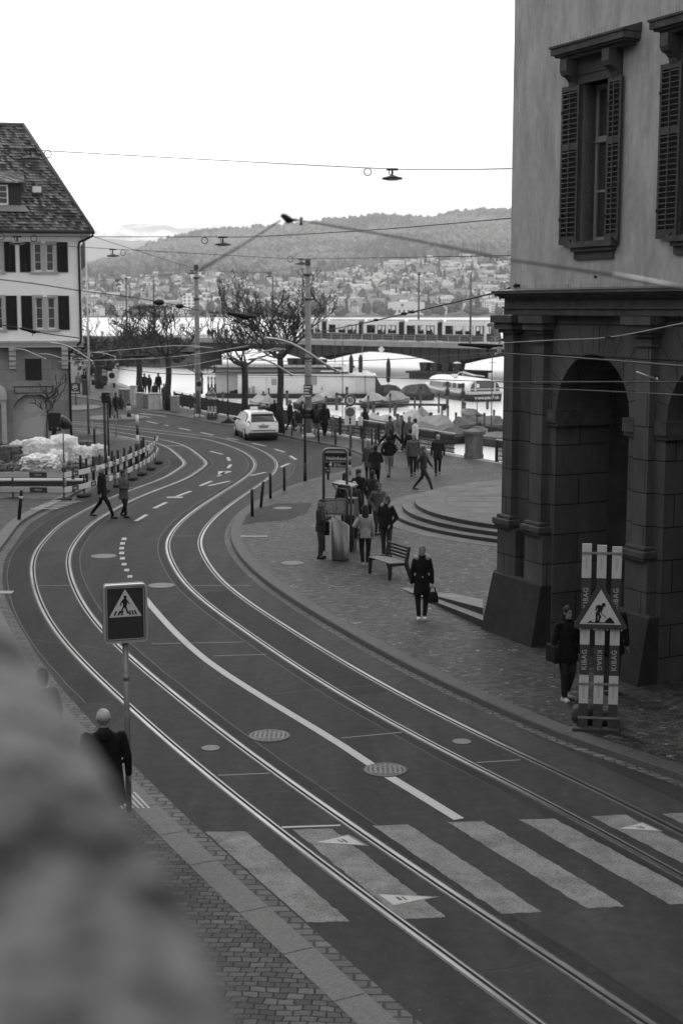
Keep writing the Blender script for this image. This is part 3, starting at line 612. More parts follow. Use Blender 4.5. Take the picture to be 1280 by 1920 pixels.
def spikes(x0, x1, y, z, n, gap=1):
    for g in range(n):
        xc = x0 + (x1 - x0) * (g + .5) / n
        for k in range(4):
            xx = xc + (k - 1.5) * .04; mb.tube([(xx, y, z), (xx + (.03 if k % 2 else -.03), y, z + .12)], .0022, 3, cap=False)
spikes(.35, 9, .35, 7.5, 18); spikes(2.0, 4.2, .25, 12.23, 5); spikes(5.0, 7.2, .25, 12.23, 5); spikes(.35, 9, .5, 7.5, 11)
obj('bird_spikes', mb, SPK, hb)['kind'] = 'stuff'
mb = MB(); mb.tube([(.42, PP, 7.62), (.42, PP - .10, 7.62)], .03, 8); mb.ell((.42, PP - .1, 7.62), (.045, .045, .045), 8, 6); obj('wall_hook', mb, SPK, hb)
mb = MB(); mb.tube([(3.1, PP, 7.75), (3.1, PP - .05, 7.75)], .025, 8); obj('wall_bolt', mb, SPK, hb)
# ================================================================== TILED HOUSE (left)
cn = D(156, 640, 75); RZH = rad(12)
th = thing('tiled_house', 'pale rendered old house on the left with a steep tiled hip roof and dark shutters', 'house', (cn.x, cn.y, .09), RZH)
WH = M('pale_render', .80, .9, nscale=1.3, namp=.06, bump=.1, bscale=30, spec=.2); STN = blocks('house_ashlar', .20, 1.2, .55, .15, .12)
STR = M('window_stone_grey', .36, .85, nscale=5, namp=.12); DSH = M('house_shutter_dark', .018, .6); WWH = M('white_window_paint', .62, .5); HG = M('house_glass', .07, .05, spec=.9)
X0 = -17.0; Z1, Z2 = 5.36, 10.9
COLS = [-2.17 + .27, -2.17 - 2.62, -2.17 - 5.5, -2.17 - 8.4]; ROWS = [(8.93, 10.36), (5.97, 7.62)]
cols = [-1.88, -4.53, -7.2, -9.9, -12.5]
mb = MB(); hw = .60
zs = [Z1] + [z for r in reversed(ROWS) for z in r] + [Z2]
for i in range(0, 6, 2): mb.bb(X0, 0, 0, .4, zs[i], zs[i + 1])
for z0, z1 in ROWS:
    x = X0
    for c in sorted(cols): mb.bb(x, c - hw, 0, .4, z0, z1); x = c + hw
    mb.bb(x, 0, 0, .4, z0, z1)
mb.bb(-.4, 0, .4, 9, Z1, Z2); mb.bb(X0, 0, 9, 9.4, Z1, Z2)
obj('rendered_wall', mb, WH, th)
for z0, z1 in ROWS:
    for c in cols:
        mb = MB(); t_ = .14
        mb.bb(c - hw - .06, c - hw + .10, -.03, .2, z0 - .02, z1 + .1); mb.bb(c + hw - .10, c + hw + .06, -.03, .2, z0 - .02, z1 + .1); mb.bb(c - .11, c + .11, -.02, .2, z0, z1)
        mb.bb(c - hw + .10, c - .11, -.03, .2, z1 - .04, z1 + .1); mb.bb(c + .11, c + hw - .10, -.03, .2, z1 - .04, z1 + .1); mb.bb(c - hw - .13, c + hw + .13, -.10, .2, z0 - .13, z0 - .02)
        wf = obj('window', mb, STR, th)
        mb = MB()
        for x0, x1 in ((c - hw + .10, c - .11), (c + .11, c + hw - .10)):
            y0, y1 = .10, .15; zt = z1 - .04; mb.bb(x0, x0 + .055, y0, y1, z0 - .02, zt); mb.bb(x1 - .055, x1, y0, y1, z0 - .02, zt); mb.bb(x0 + .055, x1 - .055, y0, y1, z0 - .02, z0 + .07); mb.bb(x0 + .055, x1 - .055, y0, y1, zt - .05, zt)
            for f in (.34, .67): z = z0 + (zt - z0) * f; mb.bb(x0 + .055, x1 - .055, y0 + .01, y1, z - .014, z + .014)
        obj('casement', mb, WWH, wf)
        mb = MB(); mb.bb(c - hw, c + hw, .13, .135, z0, z1); obj('pane', mb, HG, wf)
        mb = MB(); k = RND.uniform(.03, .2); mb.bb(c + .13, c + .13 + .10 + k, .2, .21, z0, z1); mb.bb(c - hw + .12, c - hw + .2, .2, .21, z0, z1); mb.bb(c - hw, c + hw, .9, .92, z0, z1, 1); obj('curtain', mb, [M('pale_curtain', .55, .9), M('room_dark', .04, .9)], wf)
        for sgn in (-1, 1):
            x0 = c + sgn * (hw + .06); x1 = x0 + sgn * .56; a, b = min(x0, x1), max(x0, x1); mb = MB(); z_0, z_1 = z0 - .05, z1 + .06
            mb.bb(a, a + .05, -.06, -.02, z_0, z_1); mb.bb(b - .05, b, -.06, -.02, z_0, z_1); mb.bb((a + b) / 2 - .02, (a + b) / 2 + .02, -.06, -.02, z_0, z_1); mb.bb(a, b, -.02, -.012, z_0, z_1)
            n = 22
            for q in range(n): z = z_0 + .05 + (z_1 - z_0 - .1) * (q + .5) / n; mb.box(((a + b) / 2, -.04, z), (b - a - .08, .045, .012), 0, 0, (rad(-30), 'X'))
            for z in (z_0, z_1 - .05): mb.bb(a + .05, b - .05, -.058, -.021, z, z + .05)
            obj('shutter', mb, DSH, th)
# jetty moulding, corbels, ground floor
mb = MB()
for z0, z1, e in ((5.26, 5.36, .12), (5.16, 5.26, .06), (5.02, 5.16, .02)): mb.bb(X0, e * .5, -e, .45, z0, z1)
obj('jetty_moulding', mb, M('jetty_stone', .38, .85, nscale=6, namp=.15), th)
mb = MB(); gx = -.66; gy = .42; AR = [(-2.63, 1.07), (-5.62, 1.0), (-9, 1.07), (-12.2, 1.07)]; o = [(X0, 0)]
for c, r in sorted(AR): o += [(c - r, 0), (c - r, 1.55)] + [(c - r * math.cos(math.pi * k / 16), 1.55 + r * .98 * math.sin(math.pi * k / 16)) for k in range(1, 16)] + [(c + r, 1.55), (c + r, 0)]
o += [(gx, 0), (gx, 5.02), (X0, 5.02)]; mb.prism(o, gy, gy + .5, 0, 'xz'); mb.bb(gx - .4, gx, gy + .5, 9, 0, 5.02); obj('ground_floor_wall', mb, STN, th)
for i, (c, r) in enumerate(AR):
    mb = MB(); P = [(c - r + .02, 0)] + [(c - r * .98 * math.cos(math.pi * k / 16), 1.5 + r * .94 * math.sin(math.pi * k / 16)) for k in range(0, 17)] + [(c + r - .02, 0)]
    mb.prism(P, gy + .42, gy + .46, 0, 'xz')
    d = obj('arch_infill', mb, M('pale_shopfront_panel', .34, .6, nscale=.7, namp=.15), th)
    if i == 0:
        mb = MB(); mb.add([(c - .6, gy + .41, 1.9), (c - .2, gy + .41, 1.5), (c + .3, gy + .41, 1.75), (c + .28, gy + .41, 2.3), (c - .25, gy + .41, 2.35)], [range(5)]); mb.add([(c - .9, gy + .41, .3), (c + .6, gy + .41, .25), (c + .5, gy + .41, 1.5), (c - .5, gy + .41, 1.2)], [range(4)]); obj('panel_print', mb, M('panel_print_light', .40, .6), d)
    mb = MB(); mb.bb(c - r * .96, c + r * .96, gy + .7, gy + .74, 0, 2.5); obj('dark_doorway', mb, DSH, th)
for c in (-.95, -3.62, -6.3, -9):
    mb = MB(); pr = [(-.05, 5.02), (-.05, 4.86), (.02, 4.78), (.02, 4.62), (.10, 4.54), (.10, 4.36), (.18, 4.28), (.18, 4.1), (.26, 4.02), (.26, 3.9), (.44, 3.86), (.44, 5.02)]
    mb.prism(pr, c - .17, c + .17, 0, 'yz'); obj('corbel', mb, M('jetty_stone', .3), th)
for c in (-2.58, -7.6):
    mb = MB(); mb.bb(c - .42, c + .42, gy - .03, gy + .02, 3.3, 4.42); mb.bb(c - .36, c + .36, gy - .05, gy - .03, 3.36, 4.36); 
    for k in range(-2, 3): mb.bb(c + k * .13 - .01, c + k * .13 + .01, gy - .07, gy - .05, 3.36, 4.36)
    obj('barred_window', mb, DSH, th)
mb = MB(); fx0, fx1, z0, z1 = -3.6, -1.58, 2.62, 2.98; y = gy - .04
mb.bb(fx0, fx1, y, y + .03, z1 - .03, z1); mb.bb(fx0, fx1, y, y + .03, z0, z0 + .03); mb.bb(fx0, fx0 + .03, y, y + .03, z0 + .03, z1 - .03); mb.bb(fx1 - .03, fx1, y, y + .03, z0 + .03, z1 - .03); mb.bb(-6.2, -4.15, y, y + .03, z1 - .03, z1); mb.bb(-6.2, -4.15, y, y + .03, z0, z0 + .03); mb.bb(-4.18, -4.15, y, y + .03, z0, z1)
obj('empty_sign_frame', mb, DSH, th)
mb = MB(); mb.bb(-4.28, -4.02, .1, .45, 0, 2.3); mb.bb(-4.36, -3.98, .04, .45, 2.3, 2.5); mb.ell((-4.3, .3, 2.5), (.34, .25, .55), 12, 8); obj('door_pillar', mb, STR, th)
# roof
s = NB('roof_tiles', .85, .25); TILT = rad(47)
br = s.n('ShaderNodeTexBrick'); g = s.n('ShaderNodeSeparateXYZ'); s.L(s.c.outputs['Object'], g.inputs[0]); cb = s.n('ShaderNodeCombineXYZ'); s.L(s.math('ADD', g.outputs[0], s.math('MULTIPLY', g.outputs[1], .9)), cb.inputs[0]); s.L(g.outputs[2], cb.inputs[1]); s.L(cb.outputs[0], br.inputs['Vector'])
br.inputs['Scale'].default_value = 1; br.inputs['Brick Width'].default_value = .17; br.inputs['Row Height'].default_value = .155; br.inputs['Mortar Size'].default_value = .012; br.inputs['Mortar Smooth'].default_value = .5; br.inputs['Color1'].default_value = (.028,) * 3 + (1,); br.inputs['Color2'].default_value = (.27,) * 3 + (1,); br.inputs['Mortar'].default_value = (.02,) * 3 + (1,); br.inputs['Bias'].default_value = -.15
bwn = s.n('ShaderNodeRGBToBW'); s.L(br.outputs['Color'], bwn.inputs[0]); s.L(s.math('MULTIPLY', bwn.outputs[0], s.rng(s.noise(s.map(), .8, 5, .7), .3, .7, .65, 1.3)), s.b.inputs['Base Color']); s.bump(s.math('SUBTRACT', 1.0, br.outputs['Fac']), .8, .04); TILE = s.m
EV = [Vector((X0, -.65, 10.95)), Vector((.62, -.65, 10.95)), Vector((.62, 10.2, 10.95)), Vector((X0, 10.2, 10.95))]; RG = [Vector((X0, 4.8, 16.85)), Vector((-2.75, 4.8, 16.85))]
mb = MB(); NR = 38
def slope(a, b, c, d):       # a,b eave ; d,c ridge -> courses of tiles with a lip
    n = (b - a).cross(d - a).normalized()
    for k in range(NR):
        t0, t1 = k / NR, (k + 1) / NR; q = 40
        l0, r0 = a.lerp(d, t0), b.lerp(c, t0); l1, r1 = a.lerp(d, t1), b.lerp(c, t1); wv = [n * (.05 + .012 * noise.noise(Vector((j * .9, k * 1.7, 0)))) for j in range(q + 1)]
        mb.strip([l0.lerp(r0, j / q) + wv[j] for j in range(q + 1)], [l1.lerp(r1, j / q) + n * .008 for j in range(q + 1)])
        mb.strip([l0.lerp(r0, j / q) + n * .0 for j in range(q + 1)], [l0.lerp(r0, j / q) + wv[j] for j in range(q + 1)])
slope(EV[0], EV[1], RG[1], RG[0]); slope(EV[1], EV[2], RG[1], RG[1]); slope(EV[2], EV[3], RG[0], RG[1])
rf = obj('roof', mb, TILE, th)
mb = MB(); mb.tube([EV[1] + Vector((0, 0, .05)), RG[1] + Vector((0, 0, .05))], .09, 6); mb.tube([RG[0], RG[1]], .11, 6); obj('ridge_tiles', mb, M('ridge_tile', .09, .85, nscale=6, namp=.4), rf)
mb = MB(); mb.bb(X0, .55, -.62, 10, 10.86, 10.94); obj('soffit', mb, M('soffit_paint', .3, .8), rf)
mb = MB(); mb.tube([(X0, -.72, 10.9), (.72, -.72, 10.9)], .085, 8); mb.bb(X0, .66, -.70, -.6, 10.84, 10.98); obj('gutter', mb, DSH, rf)
mb = MB(); mb.tube([(.62, -.72, 10.88), (.6, -.7, 10.72), (.25, -.3, 10.55), (-.06, -.10, 10.42), (-.10, -.09, 10.2), (-.10, -.09, 5.5), (-.12, -.16, 5.3), (-.5, .2, 4.9), (-.72, .34, 4.7), (-.72, .34, .2)], .06, 8); obj('downpipe', mb, DSH, th)
# dormer and skylight
mb = MB(); yf = .40
mb.bb(-5.6, -2.95, yf, yf + 3, 12.2, 13.50); mb.add([(-5.9, yf - .2, 13.42), (-2.72, yf - .2, 13.42), (-2.85, yf + 3.2, 14.6), (-5.9, yf + 3.2, 14.6)], [(0, 1, 2, 3)], 1); mb.add([(-5.9, yf - .2, 13.36), (-2.72, yf - .2, 13.36), (-2.72, yf - .2, 13.42), (-5.9, yf - .2, 13.42)], [(0, 1, 2, 3)])
dm = obj('dormer', mb, [M('dormer_cladding', .03, .7), TILE], rf)
mb = MB(); a, b, z0, z1 = -4.55, -3.58, 12.28, 13.3
mb.bb(a, a + .07, yf - .04, yf, z0, z1); mb.bb(b - .07, b, yf - .04, yf, z0, z1); mb.bb(a, b, yf - .04, yf, z0, z0 + .1); mb.bb(a, b, yf - .04, yf, z1 - .07, z1); mb.bb((a + b) / 2 - .04, (a + b) / 2 + .04, yf - .04, yf, z0, z1)
for f in (.36, .66): mb.bb(a, b, yf - .035, yf, z0 + (z1 - z0) * f - .015, z0 + (z1 - z0) * f + .015)
obj('dormer_window', mb, WWH, dm); mb = MB(); mb.bb(a, b, yf - .012, yf - .005, z0, z1); obj('dormer_pane', mb, HG, dm)
mb = MB(); mb.add([(-5.4, yf - .35, 11.95), (-2.5, yf - .35, 11.95), (-2.8, yf + .02, 12.3), (-5.4, yf + .02, 12.3)], [(0, 1, 2, 3)]); obj('dormer_flashing', mb, M('lead_flashing', .2, .5, .3), dm)
sl_ = (RG[0] - EV[0]).normalized(); sn = Vector((1, 0, 0)).cross((Vector((0, RG[0].y - EV[0].y, RG[0].z - EV[0].z))).normalized()); sv = Vector((0, RG[0].y - EV[0].y, RG[0].z - EV[0].z)).normalized()
c = Vector((-2.12, EV[0].y, EV[0].z)) + sv * 2.9
mb = MB(); B = lambda hx, hs, h0, h1, mi: mb.add([c + Vector((sx * hx, 0, 0)) + sv * (sy * hs) + sn * h for h in (h0, h1) for sx, sy in ((-1, -1), (1, -1), (1, 1), (-1, 1))], [(0, 1, 2, 3), (4, 5, 6, 7), (0, 1, 5, 4), (1, 2, 6, 5), (2, 3, 7, 6), (3, 0, 4, 7)], mi)
B(.30, .30, .0, .12, 0); B(.22, .22, .11, .13, 1); obj('skylight', mb, [M('skylight_frame', .04, .5), M('skylight_glass', .3, .05, spec=1.0)], rf)
# flag on a pole beyond the house
p = D(166, 640, 118); fp = thing('flagpole', 'thin pale flagpole with a hanging dark flag beside the tiled house', 'flagpole', (p.x, p.y, .1)); zt = ZY(440, 118) - .1
mb = MB(); mb.cyl(0, 0, 0, zt, .09, 8, .05); mb.ell((0, 0, zt), (.1, .1, .1), 8, 6); obj('pole', mb, M('pole_pale', .5, .5), fp)
mb = MB(); rows = []
for k in range(9):
    z = ZY(448, 118) - .1 - k * .27; rows.append([Vector((-.08 - .58 * j / 6 * (1 - .02 * k), .12 * math.sin(j * 1.9 + k * .3) * j / 6, z - .16 * j * (1 if k < 8 else .6))) for j in range(7)])
mb.rings(rows, cap=False, closed=False); mb.rings([[p + Vector((0, .015, 0)) for p in r] for r in rows], cap=False, closed=False); obj('flag', mb, M('flag_cloth', .09, .9), fp)

# ================================================================== unseen houses added outside the frame to shade the near street
def block(name, label, x0, x1, y0, y1, h):
    t = thing(name, label, 'house', ((x0 + x1) / 2, (y0 + y1) / 2, 0)); w_, d_ = (x1 - x0) / 2, (y1 - y0) / 2; mb = MB(); mb.bb(-w_, w_, -d_, d_, 0, h); obj('wall', mb, M('shading_house_render', .22, .9, nscale=1, namp=.2), t)
    mb = MB(); mb.prism([(-d_ - .6, h), (d_ + .6, h), (0, h + min(d_, w_) * .8)], -w_ - .5, w_ + .5, 0, 'yz') if w_ > d_ else mb.prism([(-w_ - .6, h), (w_ + .6, h), (0, h + w_ * .8)], -d_ - .5, d_ + .5, 0, 'xz'); obj('roof', mb, TILE, t)
    for z in range(2, int(h) - 1, 3):
        mb = MB(); e = w_ if w_ < d_ else d_
        n = int(max(w_, d_) * 2 / 3)
        for i in range(n):
            c = -max(w_, d_) + (i + .5) * 2 * max(w_, d_) / n
            if w_ < d_: mb.bb(w_ - .05, w_ + .04, c - .5, c + .5, z, z + 1.6)
            else: mb.bb(c - .5, c + .5, d_ - .05, d_ + .04, z, z + 1.6)
        obj('window_row', mb, HG, t)['kind'] = 'stuff'
block('left_shading_house', 'unseen long house added left of the view to shade the near street', -31, -19, -18, 50, 15)
block('rear_shading_house', 'rendered house standing behind the viewpoint across the whole street', -24, 42, -34, -18, 17)
# ================================================================== FAR SHORE, HILLS, HAZE
def prof(pts):
    def f(x):
        if x <= pts[0][0]: return pts[0][1]
        for (a, b), (c, d) in zip(pts, pts[1:]):
            if x <= c:
                t = (x - a) / (c - a); t = t * t * (3 - 2 * t); return b + (d - b) * t
        return pts[-1][1]
    return f
RIDGE = prof([(-600, 525), (0, 520), (100, 512), (170, 501), (215, 489), (255, 477), (290, 462), (330, 452), (400, 441), (450, 440), (500, 432), (560, 427), (620, 422), (680, 418), (730, 416), (790, 418), (815, 413), (850, 405), (900, 402), (960, 403), (1020, 400), (1250, 412), (1900, 430)])
TOWN = prof([(-600, 530), (0, 524), (170, 521), (250, 523), (350, 515), (450, 520), (550, 529), (640, 514), (700, 501), (780, 491), (900, 484), (960, 486), (1900, 490)])
Y0, Y1, Y2 = 1500., 2650., 4600.
def hz(px, Y):
    if Y < Y0: return WZ - .8
    if Y <= Y1:
        t = (Y - Y0) / (Y1 - Y0); py = 593.5 + (TOWN(px) - 593.5) * t ** .85; n = 0
    else:
        t = min(1, (Y - Y1) / (Y2 - Y1)); py = TOWN(px) + (RIDGE(px) - TOWN(px)) * t ** .9
        X = (px - 640) / F * Y
        n = (noise.noise(Vector((X / 260, Y / 900, 0))) * 48 + noise.noise(Vector((X / 90, Y / 300, 5))) * 16) * min(1, t * 3) * (1 - .75 * t)
    z = H + (577 - py) * Y / F + n
    if Y > Y2: z -= (Y - Y2) * .35
    return z
def hp(px, Y): return Vector(((px - 640) / F * Y, Y, hz(px, Y)))
ys = [1480, 1500, 1510] + list(range(1560, 2650, 60)) + list(range(2650, 4600, 65)) + [4600, 4640, 4700, 5000, 5600]
xs = list(range(-560, 1900, 11))
s = NB('hillside', .95, .1); a = s.noise(s.map(scale=(1, 1, 1)), .022, 7, .8); b = s.noise(s.map(), .004, 4, .6)
gz = s.n('ShaderNodeSeparateXYZ'); s.L(s.c.outputs['Object'], gz.inputs[0])
q = s.math('ADD', s.math('MULTIPLY', a, .6), s.math('MULTIPLY', b, .4)); s.L(s.rng(q, .40, .62, .0, .30), s.b.inputs['Base Color']); s.bump(a, 1.0, 14); HILLM = s.m
mb = MB(); mb.rings([[hp(x, y) for x in xs] for y in ys], cap=False, closed=False); struct('hillside', mb, HILLM)
def ridge_mesh(name, Y, pts, dz, mat, wob, seed, depth=1500):
    f = prof(pts); mb = MB(); rows = []
    X = list(range(-500, 1800, 6))
    for k, (dy, fr) in enumerate(((0, 0), (depth * .35, .38), (depth * .6, .68), (depth * .85, .93), (depth, 1), (depth * 1.6, .4))):
        row = []
        for x in X:
            n = noise.fractal(Vector((x / 45., seed, k * .35)), 1., 2., 5) * wob * fr
            yy = Y + dy; row.append(Vector(((x - 640) / F * yy, yy, (H + (577 - f(x) + n) * (Y + depth) / F) * fr - 5 * (1 - fr))))
        rows.append(row)
    mb.rings(rows, cap=False, closed=False); return struct(name, mb, mat)
ridge_mesh('far_hills', 8000, [(-500, 478), (0, 466), (150, 452), (210, 447), (300, 455), (420, 468), (600, 480), (1800, 480)], 0, M('far_hill_wood', .06, .95, nscale=.006, namp=.6), 6, 2)
s = NB('snow_mountain', .9, .1); s.L(s.rng(s.noise(s.map(scale=(1, 1, 2.2)), .0022, 6, .7), .42, .58, .10, .85), s.b.inputs['Base Color'])
ridge_mesh('snow_mountains', 13500, [(-500, 440), (0, 438), (110, 434), (160, 430), (215, 425), (255, 427), (310, 424), (350, 434), (390, 427), (430, 424), (480, 429), (560, 436), (900, 450), (1800, 450)], 0, s.m, 5, 9)
# --- houses of the far town: a few shapes, copied as single objects
WALLS = [M('town_wall_%s' % n, v, .85) for n, v in (('white', .80), ('cream', .66), ('grey', .42))]; ROOFS = [M('town_roof_%s' % n, v, .85) for n, v in (('dark', .09), ('mid', .19), ('pale', .36))]; TWIN = M('town_window', .07, .3)
def town_mesh(wd, dp, h, kind, wi, ri, nx, nz):
    mb = MB(); mb.bb(-wd / 2, wd / 2, -dp / 2, dp / 2, -8, h, 0)
    if kind == 'gable_x': mb.prism([(-dp / 2 - .5, h), (dp / 2 + .5, h), (0, h + dp * .42)], -wd / 2 - .4, wd / 2 + .4, 1, 'yz')
    elif kind == 'gable_y':
        mb.prism([(-wd / 2 - .5, h), (wd / 2 + .5, h), (0, h + wd * .42)], -dp / 2 - .4, dp / 2 + .4, 1, 'xz'); mb.prism([(-wd / 2 + .2, h - .1), (wd / 2 - .2, h - .1), (0, h + wd * .38)], -dp / 2 - .45, -dp / 2, 0, 'xz')
    elif kind == 'hip': mb.add([(-wd / 2 - .5, -dp / 2 - .5, h), (wd / 2 + .5, -dp / 2 - .5, h), (wd / 2 + .5, dp / 2 + .5, h), (-wd / 2 - .5, dp / 2 + .5, h), (-wd / 2 + dp * .4, 0, h + dp * .42), (wd / 2 - dp * .4, 0, h + dp * .42)], [(0, 1, 5, 4), (1, 2, 5), (2, 3, 4, 5), (3, 0, 4), (0, 3, 2, 1)], 1)
    else:
        mb.bb(-wd / 2 - .3, wd / 2 + .3, -dp / 2 - .3, dp / 2 + .3, h, h + .5, 1); mb.bb(-wd / 4, wd / 5, -dp / 5, dp / 4, h + .5, h + 3, 0)
    for i in range(nx):
        for k in range(nz):
            x = -wd / 2 + (i + .5) * wd / nx; z = (k + .5) * h / nz; ww = wd / nx * .25; mb.bb(x - ww, x + ww, -dp / 2 - .08, -dp / 2 + .02, z - h / nz * .25, z + h / nz * .28, 2)
    return mesh('house', mb), [WALLS[wi], ROOFS[ri], TWIN]
KINDS = [('gable_x', 15, 11, 8, 0, 0, 4, 3, 'small white gabled house on the wooded hillside across the lake'), ('gable_x', 19, 12, 9, 1, 1, 5, 3, 'wide cream house with grey gabled roof across the lake'), ('gable_y', 11, 13, 9, 0, 1, 3, 3, 'white house with its gable turned to the lake'), ('gable_y', 13, 13, 11, 1, 0, 3, 4, 'tall cream house with its dark gable turned to the lake'), ('hip', 17, 13, 9, 0, 0, 4, 3, 'white hip roofed villa on the far lake shore'), ('hip', 15, 12, 11, 2, 1, 4, 4, 'grey hip roofed house on the hillside across the lake'), ('flat', 26, 13, 12, 0, 2, 8, 4, 'white flat roofed apartment block across the lake'), ('flat', 34, 14, 10, 1, 2, 10, 3, 'long cream terraced apartment block across the lake'), ('gable_x', 24, 12, 12, 0, 2, 6, 4, 'large white house with pale roof across the lake')]
PROTO = []
for k in KINDS:
    me, ms = town_mesh(*[k[i] * f_ for i, f_ in ((1, .78), (2, .8), (3, .85))], k[0], k[4], k[5], k[6], k[7])
    for m in ms: me.materials.append(m)
    PROTO.append((me, k))
r2 = random.Random(5); spots = []
while len(spots) < 900:
    px = r2.uniform(150, 985); t = r2.random() ** .9; Y = 1515 + t * 1080
    dens = .35 + .65 * min(1, max(0, (px - 480) / 200)) if t > .25 else .8
    if px < 480: dens = .55 if t < .85 else .3
    if r2.random() > dens: continue
    spots.append((px, Y))
def in_view(px, Y): return True
spots.sort(key=lambda s: s[1])
hid = []; stuff = MB()
for i, (px, Y) in enumerate(spots):
    me, k = PROTO[r2.choice([0, 0, 1, 1, 2, 2, 3, 4, 4, 5, 6, 6, 7, 8, 8])]; p = hp(px, Y); rz = math.atan2(-p.x, p.y) + r2.gauss(0, .35)
    if i % 3 == 0 and len(hid) < 296:
        o = bpy.data.objects.new('hillside_house', me); COL.objects.link(o); o.location = p; o.rotation_euler = (0, 0, rz); tag(o, k[8], 'house', k[8].split(' across')[0].replace(' on the', 's on the')[:40] + ' group'); o['group'] = 'far town: ' + k[0].replace('_', ' ') + ' houses of shape %s' % ['one', 'two', 'three', 'four', 'five', 'six', 'seven', 'eight', 'nine'][KINDS.index(k)]; hid.append(o)
    else:
        m = cat4(p, rz); off = {0: 0, 1: 1, 2: 2}
        n0 = len(stuff.v); stuff.v += [tuple(m @ v.co) for v in me.vertices]
        for f in me.polygons: stuff.f.append([n0 + q for q in f.vertices]); stuff.mi.append(f.material_index + 3 * (0 if k[4] == 0 else 1)); stuff.sm.append(False)
o = struct('far_town_houses', stuff, [WALLS[0], ROOFS[1], TWIN, WALLS[1], ROOFS[0], TWIN], 'stuff')
# bigger landmark buildings
def landmark(px, py_base, Y, wd, dp, h, kind, wi, ri, nx, nz, name, label):
    me, ms = town_mesh(wd, dp, h, kind, wi, ri, nx, nz)
    for m in ms: me.materials.append(m)
    p = hp(px, Y); o = bpy.data.objects.new(name, me); COL.objects.link(o); o.location = p; o.rotation_euler = (0, 0, math.atan2(-p.x, p.y)); tag(o, label, 'building'); return o
landmark(737, 0, 2480, 36, 18, 15, 'flat', 0, 2, 9, 4, 'hillside_hotel', 'large white many windowed hotel block near the top of the far town')
landmark(722, 0, 2120, 26, 18, 12, 'flat', 1, 2, 5, 2, 'hillside_hall', 'broad pale hall building halfway up the far town, left of the thin dark pole')
landmark(760, 0, 1530, 38, 16, 6, 'gable_x', 0, 2, 8, 1, 'boathouse', 'long low pale boathouse on the far shore just above the tram')
landmark(690, 0, 2560, 46, 16, 10, 'gable_x', 2, 0, 10, 2, 'hillside_school', 'long dark roofed building on the upper edge of the far town')
landmark(358, 0, 1525, 14, 12, 20, 'flat', 0, 2, 3, 6, 'shore_tower', 'pale narrow block on the far shore seen between the left bare trees')
# trees of the far shore
TR1 = M('far_foliage_dark', .035, .95, nscale=.25, namp=.7); TR2 = M('far_twigs_brown', .07, .95, nscale=.25, namp=.6)
def blob(mb, p, rx, h, rr, mi, n=7):
    rows = []
    for z, k in ((-1.5, .35), (h * .18, .8), (h * .42, 1.), (h * .68, .8), (h * .88, .45), (h, .08)):
        rows.append([(p[0] + rx * k * rr.uniform(.7, 1.2) * math.cos(6.2832 * j / n), p[1] + rx * k * rr.uniform(.7, 1.2) * math.sin(6.2832 * j / n), p[2] + z + rr.uniform(-.06, .06) * h) for j in range(n)])
    mb.rings(rows, mi, sm=False)
def conif(mb, p, rx, h, rr, mi, n=7):
    rows = []; q = 6
    for i in range(q):
        t = i / q
        for k in (1., .62): rows.append([(p[0] + rx * (1 - t) * k * rr.uniform(.75, 1.15) * math.cos(6.2832 * j / n), p[1] + rx * (1 - t) * k * rr.uniform(.75, 1.15) * math.sin(6.2832 * j / n), p[2] + h * (.06 + .94 * (t + (0 if k == 1 else .5 / q)))) for j in range(n)])
    rows.append([(p[0], p[1], p[2] + h)] * n); mb.rings(rows, mi, sm=False)
r3 = random.Random(8); mb = MB()
for i in range(1900):
    px = r3.uniform(140, 985); t = r3.random(); Y = 1508 + t * 1180; p = hp(px, Y)
    if t < .02 or r3.random() < .75: blob(mb, p, r3.uniform(4, 8.5), r3.uniform(7, 15), r3, 0 if r3.random() < .4 else 1)
    else: conif(mb, p, r3.uniform(3, 5), r3.uniform(12, 22), r3, 0)
struct('far_town_trees', mb, [TR1, TR2], 'stuff')
mb = MB()
for i in range(900):      # wood edge above the town and on the crest
    px = r3.uniform(130, 990)
    if i < 420: Y = r3.uniform(2620, 2800); p = hp(px, Y); (conif if r3.random() < .35 else blob)(mb, p, r3.uniform(6, 10), r3.uniform(12, 24), r3, 0 if r3.random() < .6 else 1)
    else: p = hp(px, r3.uniform(4480, 4630)); blob(mb, p, r3.uniform(7, 13), r3.uniform(8, 19), r3, 1, 6)
TR3 = M('far_wood_pale', .17, .95, nscale=.12, namp=.6)
for i in range(8500):
    px = r3.uniform(130, 990); t = r3.random() ** .8; Y = 2700 + t * 1850; p = hp(px, Y); cl = noise.noise(Vector((p.x / 220, Y / 420, 3)))
    n_ = 5; rx, h = r3.uniform(6, 11), r3.uniform(7, 16); a0 = r3.random(); mi = (0 if cl + r3.gauss(0, .25) > .28 else 2 if cl + r3.gauss(0, .25) < -.02 else 1)
    mb.rings([[(p.x + rx * k * math.cos(6.2832 * (j + a0) / n_), p.y + rx * k * math.sin(6.2832 * (j + a0) / n_), p.z + z * h) for j in range(n_)] for z, k in ((-.1, .8), (.5, 1.), (1., .2))], mi, cap=False, sm=False)
struct('far_forest', mb, [M('far_wood_dark', .06, .95, nscale=.2, namp=.6), M('far_wood_mid', .12, .95, nscale=.2, namp=.6), TR3], 'stuff')
cm = []
for q in range(3):
    m_ = MB(); conif(m_, (0, 0, 0), [5, 6, 7][q], [20, 26, 22][q], r3, 0, 9); cm.append(mesh('conifer', m_)); cm[-1].materials.append(TR1)
